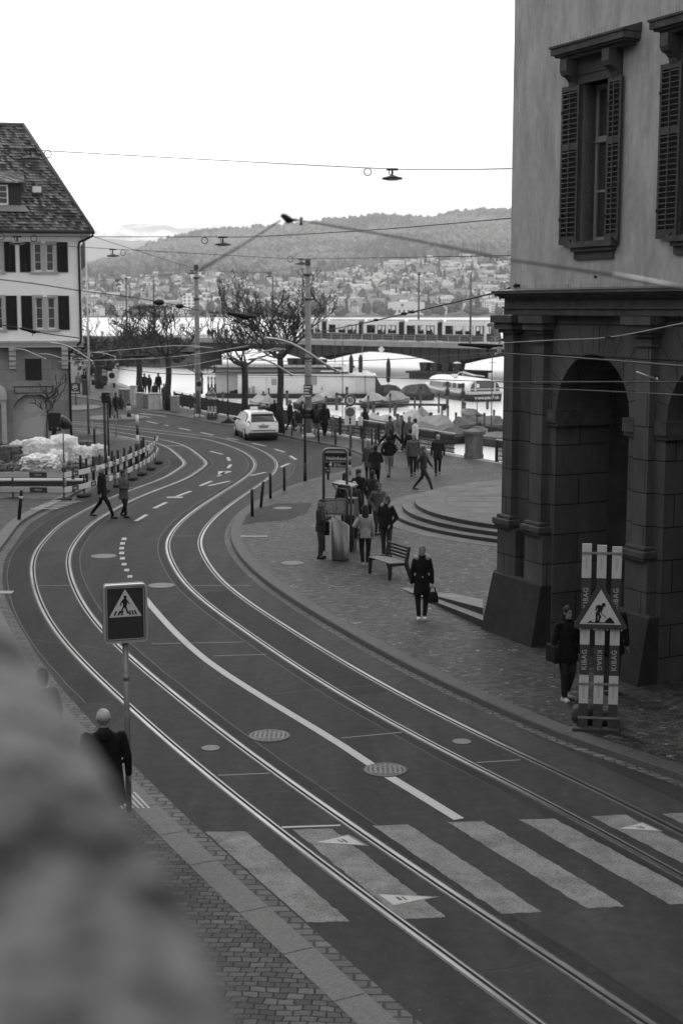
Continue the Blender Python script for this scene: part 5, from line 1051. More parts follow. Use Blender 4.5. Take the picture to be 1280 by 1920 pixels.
# roadworks barriers: three striped boards and a triangle
def roadworks(p, rz, label, scale=1.0):
    t = thing('roadworks_barrier', label, 'barrier', p, rz); hz_ = 3.17; bw_ = .155; xs_ = (-.245, 0.0, .245)
    for i, x in enumerate(xs_):
        mb = MB()
        for j, (a, b, m) in enumerate(((.06, .46, 1), (.46, .95, 0), (.95, 1.47, 1), (1.47, 1.86, 0), (1.86, 2.60, 1), (2.60, hz_ - .02 * i, 0))): mb.bb(x - bw_ / 2, x + bw_ / 2, -.02, .02, a, b, m)
        for z0, z1 in ((.55, .85), (1.58, 1.78), (2.75, 2.95)): mb.bb(x - .02, x + .02, -.022, -.02, z0, z1, 2)
        bo = obj('striped_board', mb, [M('board_white_film', .50, .5), M('board_red_film', .055, .5), M('board_film_print', .40, .5)], t)
        if scale == 1.0:
            for z in (1.21, 2.26):
                if z > 2 and i == 1: continue
                text('board_text', 'KIBAG', .115, M('board_lettering', .36, .5), Matrix.Translation((x, -.0225, z)) @ Matrix.Rotation(math.pi / 2, 4, 'X') @ Matrix.Rotation((-1 if i == 1 else 1) * math.pi / 2, 4, 'Z'), bo, .002, bold=.002, sp=1.1)
    mb = MB()
    for z in (.22, .80, 3.02): mb.bb(-.33, .33, -.035, -.02, z - .018, z + .018)
    obj('cross_rail', mb, GALV, t)
    mb = MB(); mb.bbox(-.42, .36, -.14, .02, 0, .055, .01); mb.bb(-.40, -.34, -.1, .75, .0, .05); mb.bb(.28, .34, -.1, .75, 0, .05); mb.tube([(-.36, .7, .05), (-.26, .02, .85)], .022, 6); mb.tube([(.32, .7, .05), (.26, .02, .85)], .022, 6); obj('stand', mb, DGR, t)
    mb = MB(); lumpy(mb, (-.24, .34, .17), (.18, .16, .17), 3, .06); lumpy(mb, (.10, .36, .15), (.20, .16, .14), 5, .06); obj('ballast_sacks', mb, M('ballast_sack', .05, .8, nscale=5, namp=.4), t)
    s = .44; zc = 2.02; P = lambda e, top: [(-s * e, zc - .25 * e), (s * e, zc - .25 * e), (0, zc + .52 * e)]
    def rtri(e, r):
        o = []; c = [(-.47, zc - .27), (.47, zc - .27), (0, zc + .545)]; m_ = (0, zc - .0)
        for i in range(3):
            q = Vector((m_[0] + (c[i][0] - m_[0]) * e, m_[1] + (c[i][1] - m_[1]) * e)); a, b = Vector(c[(i - 1) % 3]) - Vector(c[i]), Vector(c[(i + 1) % 3]) - Vector(c[i]); a.normalize(); b.normalize()
            for f in range(5): g = f / 4; o.append(tuple(q + a * r * (1 - g) ** 2 + b * r * g ** 2))
        return o
    mb = MB(); mb.prism(rtri(1.0, .10), -.065, -.045, 0, 'xz'); mb.prism([(-.34, zc - .19), (.34, zc - .19), (0, zc + .40)], -.070, -.064, 1, 'xz'); tr = obj('warning_triangle', mb, [M('board_red_film', .055), M('sign_white_panel', .52, .45)], t)
    DIG = [[(.05 + .035 * math.cos(a), .325 + .037 * math.sin(a)) for a in (k * .6283 for k in range(10))], [(-.10, .22), (-.085, .30), (-.03, .325), (.04, .30), (.045, .26), (.01, .22), (-.02, .165), (-.09, .165), (-.055, .22), (-.062, .265), (-.08, .21)], [(-.09, .17), (-.045, .17), (-.05, .09), (-.055, .0), (-.095, .0), (-.085, .09)], [(-.06, .17), (-.02, .165), (.015, .11), (-.01, .05), (-.02, .0), (-.065, .0), (-.04, .05), (-.03, .10)], [(.01, .27), (.035, .25), (.02, .20), (.03, .15), (.02, .145), (-.0, .20)], [(.01, .155), (.10, .085), (.105, .095), (.02, .165)], [(.07, .0), (.10, .05), (.13, .075), (.16, .10), (.19, .085), (.23, .03), (.25, .0)], [(-.22, 0), (-.19, .022), (-.17, .03), (-.14, .0)], [(-.23, -.012), (.25, -.012), (.25, .004), (-.23, .004)]]
    mb = MB(); fig(mb, DIG, -.076, -.0705, .0, zc - .155, .92); obj('digger_symbol', mb, BLK, tr)
    mb = MB()
    for x in (-.33, -.1, .12, .35): mb.ell((x, -.065, zc - .285), (.018, .018, .018), 6, 4)
    obj('clips', mb, GALV, tr)
    if scale != 1.0: t.scale = (scale,) * 3
    return t
def lumpy(mb, c, r, seed, amp, mi=0, sub=3, pw=3.0, fold=2.2, cr_=0.):
    b = bmesh.new(); bmesh.ops.create_icosphere(b, subdivisions=sub, radius=1)
    vs = []
    for v in b.verts:
        d = v.co.normalized(); k = (abs(d.x) ** pw + abs(d.y) ** pw + abs(d.z) ** pw) ** (-1 / pw); q = Vector((d.x * r[0], d.y * r[1], d.z * r[2])) * k
        f = noise.noise(d * fold + Vector((seed, 0, 0))) + .5 * (1 - abs(noise.noise(d * fold * 2.3 + Vector((0, seed, 0)))) * 2) + .3 * noise.noise(d * 7 + Vector((0, 0, seed))); f += cr_ * (1 - 2 * abs(noise.noise(d * 4.3 + Vector((seed, seed, 0))))) + cr_ * .5 * (1 - 2 * abs(noise.noise(d * 9 + Vector((0, seed, seed))))); q *= 1 + amp * f / max(.25, min(r)) * .6
        if q.z < -r[2] * .97: q.z = -r[2] * .97
        vs.append(Vector(c) + q)
    b.verts.index_update(); mb.add(vs, [[v.index for v in f.verts] for f in b.faces], mi, True); b.free(); return mb
roadworks(G(1119, 1369, PZ), rad(-8), 'tall roadworks barrier of three striped boards with digger triangle, beside the arcade')
roadworks(G(398, 786, PZ), rad(2), 'distant roadworks barrier with digger triangle by the far kerb', .86)
# quay railing
RAILP = M('railing_iron', .022, .5); RTOP = M('railing_handrail', .55, .5)
PIL = min(range(len(QUAY)), key=lambda i: abs(QUAY[i].x - G(883, 852, PZ).x)); pil_p = D(883, 850, QUAY[-2].y - .8)
qfull = smooth(crv(QUAY + [QUAY[-1] + (QUAY[-1] - QUAY[-3]).normalized() * 9], .8), 2)
tp_ = G(883, 818, 1.2); ip = min(range(len(qfull)), key=lambda i: (Vector((qfull[i].x, qfull[i].y)) - Vector((tp_.x, tp_.y))).length)
def railing(path, label):
    b = path[0].copy(); b.z = PZ; t = thing('quay_railing', label, 'railing', b); Lc = [Vector((p.x - b.x, p.y - b.y, 0)) for p in path]
    at = lambda z: [p + Vector((0, 0, z)) for p in Lc]
    mb = MB(); A = offs(Lc, .035); Bq = offs(Lc, -.035); mb.rings([[a + Vector((0, 0, 1.02)), b_ + Vector((0, 0, 1.02)), b_ + Vector((0, 0, 1.06)), a + Vector((0, 0, 1.06))] for a, b_ in zip(A, Bq)], sm=False); obj('handrail', mb, RTOP, t)
    mb = MB()
    for z in (.10, .30, .52, .74, .92): mb.tube(at(z), .026, 4)
    for a, b_ in zip(Lc, Lc[1:]):
        n = max(1, round((b_ - a).length / .10))
        for i in range(n): q = a.lerp(b_, i / n); mb.tube([q + Vector((0, 0, .08)), q + Vector((0, 0, .92))], .021, 4, cap=False)
    obj('grille', mb, RAILP, t)
    acc = 9
    for i, q in enumerate(Lc[:-1]):
        if acc >= 1.75:
            acc = 0; mb = MB(); d = (Lc[i + 1] - q); a = math.atan2(d.y, d.x); mb.box((q.x, q.y, .5), (.13, .10, 1.02), a); obj('post', mb, RAILP, t)
        acc += (Lc[i + 1] - q).length
railing(qfull[:ip - 1], 'long black iron lattice railing along the quay with a bright handrail')
railing(qfull[ip + 2:], 'short black lattice railing right of the stone quay pillar')
q = qfull[ip]; dq = qfull[ip + 1] - qfull[ip - 1]; t = thing('quay_pillar', 'weathered square stone pillar with flat cap between the two railings', 'pillar', (q.x, q.y, PZ), math.atan2(dq.y, dq.x))
mb = MB(); mb.bbox(-.31, .31, -.31, .31, .22, 1.12, .02); mb.bbox(-.34, .34, -.34, .34, 0, .22, .03); obj('shaft', mb, M('pillar_stone', .10, .9, nscale=2.5, namp=.6, bump=.3, bscale=20, stretch=(1, 1, .4)), t); mb = MB(); mb.bbox(-.38, .38, -.38, .38, 1.12, 1.28, .03); obj('cap', mb, M('pillar_cap_stone', .09, .9, nscale=3, namp=.5), t)
# bollards
def bollard_mesh(h, r, band=False):
    mb = MB(); mb.tube([(0, 0, 0), (0, 0, h * .97), (0, 0, h)], [r, r, r * .7], 10)
    if band: mb.cyl(0, 0, h * .72, h * .80, r * 1.04, 10, None, 1)
    return mb
def bollards(lst, z, h, r, label, group, lean={}):
    first = None
    for i, (x, y) in enumerate(lst):
        p = G(x, y, z)
        if first is None: first = one('bollard', bollard_mesh(h, r), M('bollard_iron', .03, .5), label, 'bollard', p, 0, group); o = first
        else: o = dup(first, p); o.rotation_euler = (0, 0, 0)
        if i in lean: o.rotation_euler = lean[i][0]; o['label'] = lean[i][1]
bollards([(473, 968), (489, 951), (507, 934), (533, 920)], PZ, .93, .055, 'slim upright black bollard at the kerb bend left of the traffic light', 'black bollards on the kerb bend', {1: ((0, rad(6), 0), 'slim black bollard leaning to the right at the kerb bend')})
bollards([(597, 829), (629, 834), (657.5, 840), (680, 848), (697, 834), (704, 834), (615, 899)], PZ, .88, .05, 'black bollard along the far kerb between the tall pole and the walkers', 'bollards on the far pavement')
bollards([(532, 815), (547, 818), (450, 790)], PZ, .9, .035, 'thin grey post on the far kerb near the white car', 'thin posts near the car')
bollards([(152, 897), (163, 904), (176, 900), (188, 896), (200, 891), (211, 887), (222, 885), (234, 881), (246, 877), (256, 872), (266, 864), (138, 922), (178, 839), (270, 858)], LZ, .98, .06, 'black bollard inside the striped construction fence on the left', 'black bollards on the building site')
o = one('bollard', bollard_mesh(1.0, .06, True), [M('bollard_iron', .03, .5), WHT], 'dark bollard with a white band leaning right on the left pavement', 'bollard', G(36, 974, LZ)); o.rotation_euler = (0, rad(7), 0)
# thin posts and small signs at the far end
def post(px, pyt, pyb, r, mat, name, label, cat='post', z=PZ):
    p = G(px, pyb, z); zt = ZY(pyt, p.y) - z; t = thing(name, label, cat, p); mb = MB(); mb.cyl(0, 0, 0, zt, r, 8); obj('pole', mb, mat, t); return t, p, zt, p.y / F
t, p, zt, k = post(212, 697, 781, .045, GALV, 'no_stopping_sign', 'square white sign with a dark round symbol on a pole at the far junction', 'road sign', .14)
mb = MB(); plate(mb, 15 * k, 22 * k, zt - 10 * k, -.07, .02, .05); rdisc(mb, 5.8 * k, zt - 7 * k, -.075, .004, 1); rdisc(mb, 4.6 * k, zt - 7 * k, -.079, .004, 2); obj('plate', mb, [WHT, SRD, SDK], t)
t, p, zt, k = post(167, 674, 814, .07, GALV, 'lamp_post', 'grey post with a round sign and cabinet beside the tiled house', 'post', .14)
mb = MB(); plate(mb, 11 * k, 14 * k, zt - 6 * k, -.08, .02, .06); rdisc(mb, 3.6 * k, zt - 5 * k, -.085, .004, 1); rdisc(mb, 2.4 * k, zt - 5 * k, -.089, .004, 0); obj('plate', mb, [WHT, DGR], t); mb = MB(); mb.bbox(-9 * k, 1.5 * k, -.25, .2, zt - 66 * k, zt - 37 * k, .02); obj('cabinet', mb, M('cabinet_grey', .10, .6), t)
t, p, zt, k = post(375, 713, 784, .03, GALV, 'round_sign_board', 'pale square board with grey disc hung on the left tall pole', 'road sign')
mb = MB(); plate(mb, 11 * k, 20 * k, zt - 9 * k, -.30, .02, .05); rdisc(mb, 4.8 * k, zt - 6.5 * k, -.305, .004, 1); obj('plate', mb, [M('plate_grey', .3, .5), SDK], t)
t, p, zt, k = post(365, 736, 785, .035, GALV, 'warning_sign', 'small triangle roadworks sign on a short post left of the tall pole', 'road sign')
mb = MB(); mb.prism([(-4.6 * k, zt - 9 * k), (4.6 * k, zt - 9 * k), (0, zt)], -.06, -.045, 0, 'xz'); mb.prism([(-3.2 * k, zt - 8 * k), (3.2 * k, zt - 8 * k), (0, zt - 2.2 * k)], -.064, -.059, 1, 'xz'); mb.prism([(-1 * k, zt - 7.5 * k), (1.2 * k, zt - 7.5 * k), (.4 * k, zt - 4.5 * k)], -.067, -.063, 2, 'xz'); obj('triangle', mb, [SRD, WHT, BLK], t); mb = MB(); mb.bb(-4 * k, 4 * k, -.06, -.04, zt - 20 * k, zt - 10.5 * k); obj('plate', mb, DGR, t)
t, p, zt, k = post(428, 612, 793, .03, DGR, 'thin_mast', 'very thin dark mast with an asphalt mound at its foot left of the white car', 'post'); mb = MB(); mb.rings(disc(0, 0, .45, .4, 0, .1), sm=True); mb.tube([(0, 0, .08), (0, 0, .3)], [.3, .05], 12); obj('asphalt_mound', mb, ASPH, t)
t, p, zt, k = post(143, 715, 760, .04, DGR, 'shop_sign', 'dark Sunrise sign with a half sun emblem beside the house corner', 'sign', LZ); z0 = zt - 14 * k
mb = MB(); mb.bb(-10 * k, 9 * k, -.08, .0, z0 - 10 * k, z0 + 11 * k); bd = obj('board', mb, DGR, t); mb = MB(); n = 20; cx_, cz_ = -.5 * k, z0 + 3 * k
mb.rings([[(cx_ + r_ * math.cos(6.2832 * j / n), y_, cz_ + r_ * math.sin(6.2832 * j / n)) for j in range(n)] for r_, y_ in ((5 * k, -.08), (5 * k, -.095), (4 * k, -.095), (4 * k, -.08))], cap=False, sm=False); mb.prism([(cx_ + 3 * k * math.cos(math.pi * j / 10), cz_ - .6 * k + 3 * k * math.sin(math.pi * j / 10)) for j in range(11)], -.095, -.08, 0, 'xz'); obj('emblem', mb, WHT, bd)
text('sign_text', 'Sunrise', 5.2 * k, WHT, facing((-.5 * k, -.085, z0 - 6 * k)), bd, .003, bold=.006, xs=.95)
# signal head on twin posts at the site
p = G(201, 872, LZ); k = p.y / F; zt = ZY(737, p.y) - LZ; t = thing('signal_post', 'tall dark twin post with a signal head at the construction site', 'traffic light', p)
mb = MB(); mb.cyl(-2.6 * k, 0, 0, zt, 2.6 * k, 10); mb.cyl(3.4 * k, .05, .4, zt, 1.9 * k, 10); obj('post', mb, M('rusty_dark_post', .055, .7, nscale=5, namp=.6), t); mb = MB(); mb.bbox(-6 * k, 8 * k, -.25, .2, zt - 18 * k, zt + 2 * k, .05); mb.tube([(4 * k, -.2, zt - 6 * k), (9 * k, -.45, zt - 6 * k)], [3 * k, 3.4 * k], 10); mb.tube([(4 * k, -.2, zt - 13 * k), (9 * k, -.45, zt - 13 * k)], [3 * k, 3.4 * k], 10); obj('signal_head', mb, BLK, t); mb = MB(); mb.bbox(-9.5 * k, -4 * k, -.2, .05, zt - 12 * k, zt - 4 * k, .02); obj('push_box', mb, M('cabinet_mid', .2), t)
p = G(259, 853, LZ); k = p.y / F; t = thing('striped_post', 'white and dark striped marker post at the tip of the construction fence', 'post', p); mb = MB()
zt = ZY(778, p.y) - LZ
for a, b, m, r in ((0, .28, 1, .11), (.28, .50, 0, .07), (.50, .76, 1, .07), (.76, 1.0, 0, .07)): mb.cyl(0, 0, a * zt, b * zt, r, 10, None, m)
obj('pole', mb, [WHT, DGR], t)
p = G(219, 828, 0); k = p.y / F; t = thing('small_sign_post', 'short thin post on a round foot beside the far rails', 'post', p); mb = MB(); mb.cyl(0, 0, 0, ZY(772, p.y), .035, 8); mb.cyl(0, 0, 0, .35, .08, 8); obj('pole', mb, GALV, t); mb = MB(); mb.rings([C_(0, .7), C_(.12, .55), C_(.22, .12)]); obj('foot', mb, M('foot_grey', .12, .8), t)
# cabinets and bins on the far pavement
CABM = [M('cabinet_a', .13, .7, nscale=3, namp=.3), M('cabinet_b', .42, .7, nscale=3, namp=.2), M('cabinet_c', .24, .7, nscale=6, namp=.4)]
for (x0, x1, yt, yb, m, lab) in ((225, 243, 729, 759, 0, 'rounded grey utility cabinet left of the bare tree'), (247, 256, 723, 760, 1, 'narrow white utility cabinet behind the grey one'), (257, 272, 736, 764, 2, 'graffiti covered grey cabinet beside the bare tree trunk'), (272, 280, 738, 765, 0, 'small grey metal bin between two cabinets'), (280, 302, 737, 768, 1, 'broad pale concrete cabinet right of the small grey bin'), (322, 335, 742, 771, 2, 'slatted pale wooden bin with a slanted top at the far kerb')):
    p = G((x0 + x1) / 2, yb, PZ); k = p.y / F; w_ = (x1 - x0) * k; h_ = (yb - yt) * k; t = thing('utility_cabinet' if m != 2 or x0 < 300 else 'wooden_bin', lab, 'cabinet' if x0 < 320 else 'bin', p, rad(-10))
    mb = MB(); mb.bbox(-w_ / 2, w_ / 2, -.3, .3, 0, h_ - .08, .02); obj('body', mb, CABM[m], t); mb = MB(); mb.bbox(-w_ / 2 - .04, w_ / 2 + .04, -.34, .34, h_ - .08, h_, .02); mb.bb(-.02, .02, -.306, -.30, .15, h_ - .15); obj('lid', mb, M('cabinet_lid', .3, .6), t)
p = G(242, 781, .14); k = p.y / F; t = thing('island_post', 'short pale guide post with a dark band on the traffic island', 'post', p); mb = MB()
for a, b, m in ((0, .30, 1), (.3, .78, 0), (.78, 1.0, 1)): mb.cyl(0, 0, a * 26 * k, b * 26 * k, 4.3 * k, 12, None, m)
obj('body', mb, [M('guide_post_pale', .4, .6), DGR], t)
# park benches far left
p = G(188, 724, PZ)
for i, (px, py, lab) in enumerate(((186, 722, 'dark bench with a sitting person beyond the far kerb on the left'), (202, 726, 'empty dark bench right of the sitting person beyond the far kerb'))):
    p = G(px, py, PZ); t = thing('park_bench', lab, 'bench', p, rad(-35)); mb = MB(); mb.bb(-.8, .8, -.25, .22, .42, .47); obj('seat', mb, BI, t); mb = MB(); mb.bb(-.8, .8, .22, .28, .5, .88); obj('backrest', mb, BI, t)
    for s_ in (-.7, .7): mb = MB(); mb.bb(s_ - .04, s_ + .04, -.22, .26, 0, .42); obj('leg', mb, BI, t)
# ================================================================== OVERHEAD WIRES AND LAMPS
WIRE = M('wire_dark', .03, .6); ROD = M('registration_arm_steel', .42, .4, .5); INS = M('insulator_black', .012, .6)
def wire(pts, r, label, mat=None, name='overhead_wire', cat='wire', sag=0., seg=5, rings=(), beads=()):
    P = []; Y = pts[0][2] if len(pts[0]) > 2 else 40
    for q in pts:
        Y = q[2] if len(q) > 2 else Y; P.append(D(q[0], q[1], Y))
    if len(P) > 2: P = crv(P, max(.4, (P[0] - P[-1]).length / 30))
    c = P[len(P) // 2].copy(); mb = MB(); mb.tube([p - c for p in P], r, 6)
    for x, y, Yr, rr in rings:
        q = D(x, y, Yr) - c; mb.tube([q + Vector((rr * math.cos(a * .5236), 0, rr * math.sin(a * .5236))) for a in range(13)], r * 1.1, 5, cap=False)
    for x, y, Yb, rb in beads:
        q = D(x, y, Yb) - c; mb.ell(q, (rb * 1.8, rb, rb), 8, 6)
    return one(name, mb, mat or WIRE, label, cat, c)
wire([(-80, 275, 36), (90, 283, 36), (400, 300, 36), (715, 316, 36), (850, 318, 34), (962, 316, 32.2)], .010, 'highest span wire running from the tiled roof across the white sky', rings=[(90, 289, 36, .09), (689, 322, 36, .09), (14, 283, 36, .08)])
wire([(-60, 443, 46), (180, 444, 46), (400, 444, 46), (470, 444, 45), (700, 431, 38), (960, 409, 32.2)], .012, 'span wire crossing the forested hill from the house eaves to the plaster wall', rings=[(384, 451, 46, .10), (64, 447, 46, .10), (3, 444, 46, .1)])
wire([(100, 459, 62), (145, 463, 62), (400, 477, 62), (540, 485, 61), (600, 485, 58), (960, 479, 32.3)], .012, 'span wire at the height of the concrete pole top, passing over the far town', rings=[(231, 474, 62, .12), (544, 486, 61, .12)])
wire([(176, 444, 73), (270, 474, 80), (372, 506, 90)], .013, 'thin wire sloping from the house eaves down to the left tall pole')
wire([(157, 528, 92), (250, 522, 91), (372, 508, 90)], .014, 'thin wire rising to the left tall pole from behind the house')
wire([(374, 507, 90), (480, 511, 86), (534, 505, 82), (579, 494, 77)], .013, 'thin wire joining the tops of the two tall poles')
LM = [M('lamp_shade_dark', .03, .5), M('lamp_glass_pale', .5, .4)]
def pendant(px, py, w_, Y, label, yw):
    k = Y / F; r = w_ * k / 2; p = D(px, py, Y); t = thing('pendant_lamp', label, 'street lamp', p, 0, 'pendant lamps on the span wires'); h = (py - yw) * k
    mb = MB(); n = 20; c = lambda z, rr: [(rr * math.cos(6.2832 * j / n), rr * math.sin(6.2832 * j / n), z) for j in range(n)]
    mb.rings([c(-.06 * r, r * .96), c(0, r), c(.1 * r, r * .93), c(.2 * r, r * .5), c(.34 * r, r * .18), c(.36 * r, r * .02)]); obj('shade', mb, LM[0], t)
    mb = MB(); mb.rings([c(-.14 * r, r * .6), c(-.05 * r, r * .9)]); obj('diffuser', mb, LM[1], t)
    mb = MB(); mb.tube([(0, 0, .3 * r), (0, 0, h)], .028, 6); mb.tube([(-.3 * r, 0, h * .9), (-.3 * r, 0, h * .5), (-.12 * r, 0, h * .4)], .012, 5); mb.bb(-.55 * r, .55 * r, -.03, .03, h - .03, h + .02); obj('hanger', mb, LM[0], t)
pendant(735, 335, 38, 36, 'largest pendant lamp hanging alone against the white sky', 318)
pendant(58, 299, 42, 36, 'pendant lamp hanging in front of the tiled roof', 282)
pendant(418, 459, 30, 46, 'pendant lamp hanging in front of the forested hill', 445)
pendant(33, 457, 29, 46, 'pendant lamp in front of the upper left house shutters', 444)
pendant(212, 480, 23, 62, 'pendant lamp against the low hills right of the flag', 468)
pendant(565, 495, 23, 62, 'pendant lamp touching the left side of the second tall pole', 486)
pendant(361, 513, 19, 88, 'small pendant lamp just left of the first tall pole top', 507)
pendant(505, 519, 17, 90, 'small faint pendant lamp above the bare tree crown', 512)
pendant(221, 534, 14, 92, 'smallest pendant lamp low over the left bare trees', 526)
# near blurred cables meeting at a dark fitting
JX = (541, 411, 9.5)
wire([(372, 508, 6.6), (450, 462, 7.2), (525, 414, 9.3)], .0055, 'blurred near cable slanting up from the first tall pole to the dark fitting', M('near_cable', .06, .6))
wire([(60, 262, 5), (300, 340, 7), (525, 408, 9.4)], .0006, 'faint out of focus cable crossing the sky down to the dark fitting', M('near_cable_pale', .30, .6))
wire([(556, 413, 9.5), (610, 421, 8.2), (780, 451, 6.8), (958, 487, 6.2), (1160, 518, 5.6)], .006, 'blurred near cable running right from the dark fitting across the hills', MATS['near_cable'])
wire([(1150, 516, 5.6), (1215, 527, 5.5), (1236, 532, 5.4), (1320, 545, 5.2)], .009, 'thick pale blurred turnbuckle end of the near cable against the plaster wall', M('turnbuckle_steel', .2, .4, .6), name='turnbuckle', cat='turnbuckle')
c = D(*JX); k = JX[2] / F; mb = MB()
mb.rings([[(x * k, 4 * 0 + ry * k * math.sin(6.2832 * j / 8) * .8, z * k + ry * k * math.cos(6.2832 * j / 8)) for j in range(8)] for x, z, ry in ((-15, 6, 1.2), (-11, 5.5, 5), (-5, 1.5, 8), (1, -1, 7), (6, -2, 4.2), (10, -1.5, 2.4), (15, -1.5, 2.6), (16, -1.5, 2.0))])
mb.tube([(16 * k, 0, -2 * k), (24 * k, 0, -3 * k)], 1.2 * k, 5); mb.rings([[(23 * k + rr * k * math.cos(6.2832 * j / 8), rr * k * math.sin(6.2832 * j / 8), z * k) for j in range(8)] for z, rr in ((-11, 2.8), (-7, 3.4), (-3, 2.6), (2, 3.2), (4, 1.5))])
one('cable_fitting', mb, INS, 'small black cable fitting in mid air where the blurred cables meet', 'cable fitting', c)
# stay cable from the building hook
hk = Matrix.Translation(A0) @ Matrix.Rotation(RZB, 4, 'Z') @ Vector((.42, PP - .1, 7.62)); hpx = (986, 531)
P = [hk, D(940, 546, 33), D(769, 586, 42), D(690, 604, 50), D(600, 622, 60)]; c = P[2].copy(); mb = MB(); mb.tube([p - c for p in P], .022, 6)
for x, y, Y in ((757, 588, 42.5), (772, 585, 41.8), (940, 546, 33), (960, 540, 32), (705, 600, 48)): mb.ell(D(x, y, Y) - c, (.10, .05, .05), 8, 6)
one('stay_cable', mb, WIRE, 'dark beaded stay cable running from the hook above the cornice toward the tram', 'cable', c)
wire([(-40, 519, 13), (60, 531, 13), (150, 545, 14), (260, 559, 15), (300, 567, 16), (336, 573, 17), (373, 582, 18)], .0055, 'blurred cable crossing the house wall between the window rows with two dark knobs', beads=[(298, 567, 16, .035), (337, 574, 17, .03)])
wire([(-40, 601, 26), (40, 616, 26), (90, 626, 26), (150, 634, 26)], .010, 'cable below the lower house windows running to the flat dark insulator')
wire([(300, 669, 44), (531, 677, 42), (640, 677, 40), (769, 672, 36), (936, 661, 30)], .011, 'contact wire bending up to the pale clamp at the arcade pillar')
wire([(110, 678, 48), (172, 676, 47), (300, 671, 45), (390, 661, 44), (465, 648, 43)], .012, 'pale contact wire rising from the house corner in front of the dark bridge', ROD)
wire([(165, 684, 46), (300, 700, 44), (450, 703, 42), (640, 706, 40), (800, 711, 34), (937, 716, 29), (1100, 716, 23), (1300, 716, 19)], .011, 'long level contact wire crossing in front of the boats and the arcade')
wire([(935, 662, 29), (1080, 671, 24), (1300, 688, 18)], .016, 'thick wire crossing just above the arch crown of the arcade')
wire([(935, 727, 29), (1100, 732, 24), (1300, 742, 18)], .011, 'lower wire crossing the middle of the arcade arch')
wire([(940, 643, 29), (1050, 637, 25), (1144, 632, 22), (1300, 602, 18)], .008, 'pale thin wire with a dark clamp crossing above the arcade arch', M('wire_pale', .22, .5))
wire([(300, 690, 46), (360, 684, 45), (420, 672, 44), (470, 662, 43), (533, 655, 42)], .012, 'pale curved wire left of the bare trees in front of the dark bridge', ROD)
wire([(160, 662, 50), (240, 655, 50), (330, 648, 50), (400, 652, 48)], .012, 'pale wire crossing the left bare tree crowns', ROD)
wire([(330, 640, 52), (370, 645, 51), (420, 660, 50), (470, 690, 49)], .01, 'fine wire sagging between the two bare trees')
RG_ = 'pale curved registration arms of the overhead line'
def arm(pts, Y, r, label):
    P = crv([D(x, y, Y) for x, y in pts], .15); c = P[0].copy(); mb = MB(); mb.tube([p - c for p in P], r * .68, 6); mb.ell(P[-1] - c, (r * 1.1,) * 3, 6, 5); o = one('registration_arm', mb, ROD, label, 'wire arm', c, 0, RG_)
arm([(93, 643), (118, 646), (145, 658), (172, 677)], 42, .035, 'curved arm reaching right from the house moulding to a wire joint')
arm([(25, 654), (43, 655), (63, 663), (85, 673)], 42, .028, 'curved arm in front of the leftmost house corbel')
arm([(72, 664), (90, 664), (117, 672)], 44, .024, 'short curved arm beside the small barred window')
arm([(176, 661), (195, 662), (216, 669)], 46, .024, 'short curved arm right of the house corner')
arm([(496, 634), (518, 636), (548, 645), (580, 663), (608, 682), (633, 697)], 34, .055, 'thickest long curved arm crossing the second tall pole')
arm([(466, 674), (488, 672), (512, 681), (530, 692), (547, 703)], 42, .045, 'curved arm between the two bare tree trunks')
arm([(468, 668), (500, 657), (520, 653), (534, 655)], 42, .02, 'flat curved arm above the arm between the trunks')
arm([(1192, 697), (1210, 704), (1231, 711)], 22, .022, 'short straight arm in front of the second arcade pilaster')
for (x, y, Y, w_, h_, tl, lab) in ((453, 592, 17, 52, 11, 7, 'dark blurred section insulator floating against the lake'), (450, 655, 44, 62, 7, -9, 'dark flat section insulator tilted up to the right between the tall poles'), (352, 661, 44, 28, 6, -3, 'dark flat section insulator left of the first tall pole'), (257, 668, 46, 60, 5, -4, 'long thin dark section insulator in front of the left trees'), (57, 620, 26, 38, 7, 10, 'dark section insulator under the lower house window'), (900, 648, 30, 84, 9, 1, 'long dark section insulator beside the arcade capital'), (1144, 632, 22, 22, 6, -5, 'small dark wire clamp above the arcade arch'), (155, 652, 48, 20, 4, 0, 'small dark insulator at the house corner')):
    k = Y / F; mb = MB(); n = 8; a, b = w_ * k / 2, h_ * k / 2
    mb.rings([[(x_ * a, q * b * .9 * math.cos(6.2832 * j / n) * .8, q * b * math.sin(6.2832 * j / n) + zz_ * b) for j in range(n)] for x_, q, zz_ in ((-1, .35, .3), (-.9, .6, .3), (-.3, .75, .1), (.1, 1, -.1), (.45, 1, -.3), (.6, .6, .0), (1., .4, .1))]); mb.tube([(a * .3, 0, -b), (a * .3, 0, -b * 2.6)], b * .18, 5)
    o = one('section_insulator', mb, INS, lab, 'insulator', D(x, y, Y)); o.rotation_euler = (0, rad(tl), 0)
mb = MB(); k = 30 / F; mb.bbox(-3.5 * k, 3.5 * k, -.04, .04, -7 * k, 7 * k, .01); mb.ell((-6 * k, 0, -7 * k), (.03, .03, .04), 6, 5); one('wire_clamp', mb, M('clamp_pale', .4, .5), 'small pale clamp under the long dark insulator at the arcade corner', 'clamp', D(935, 657, 30))
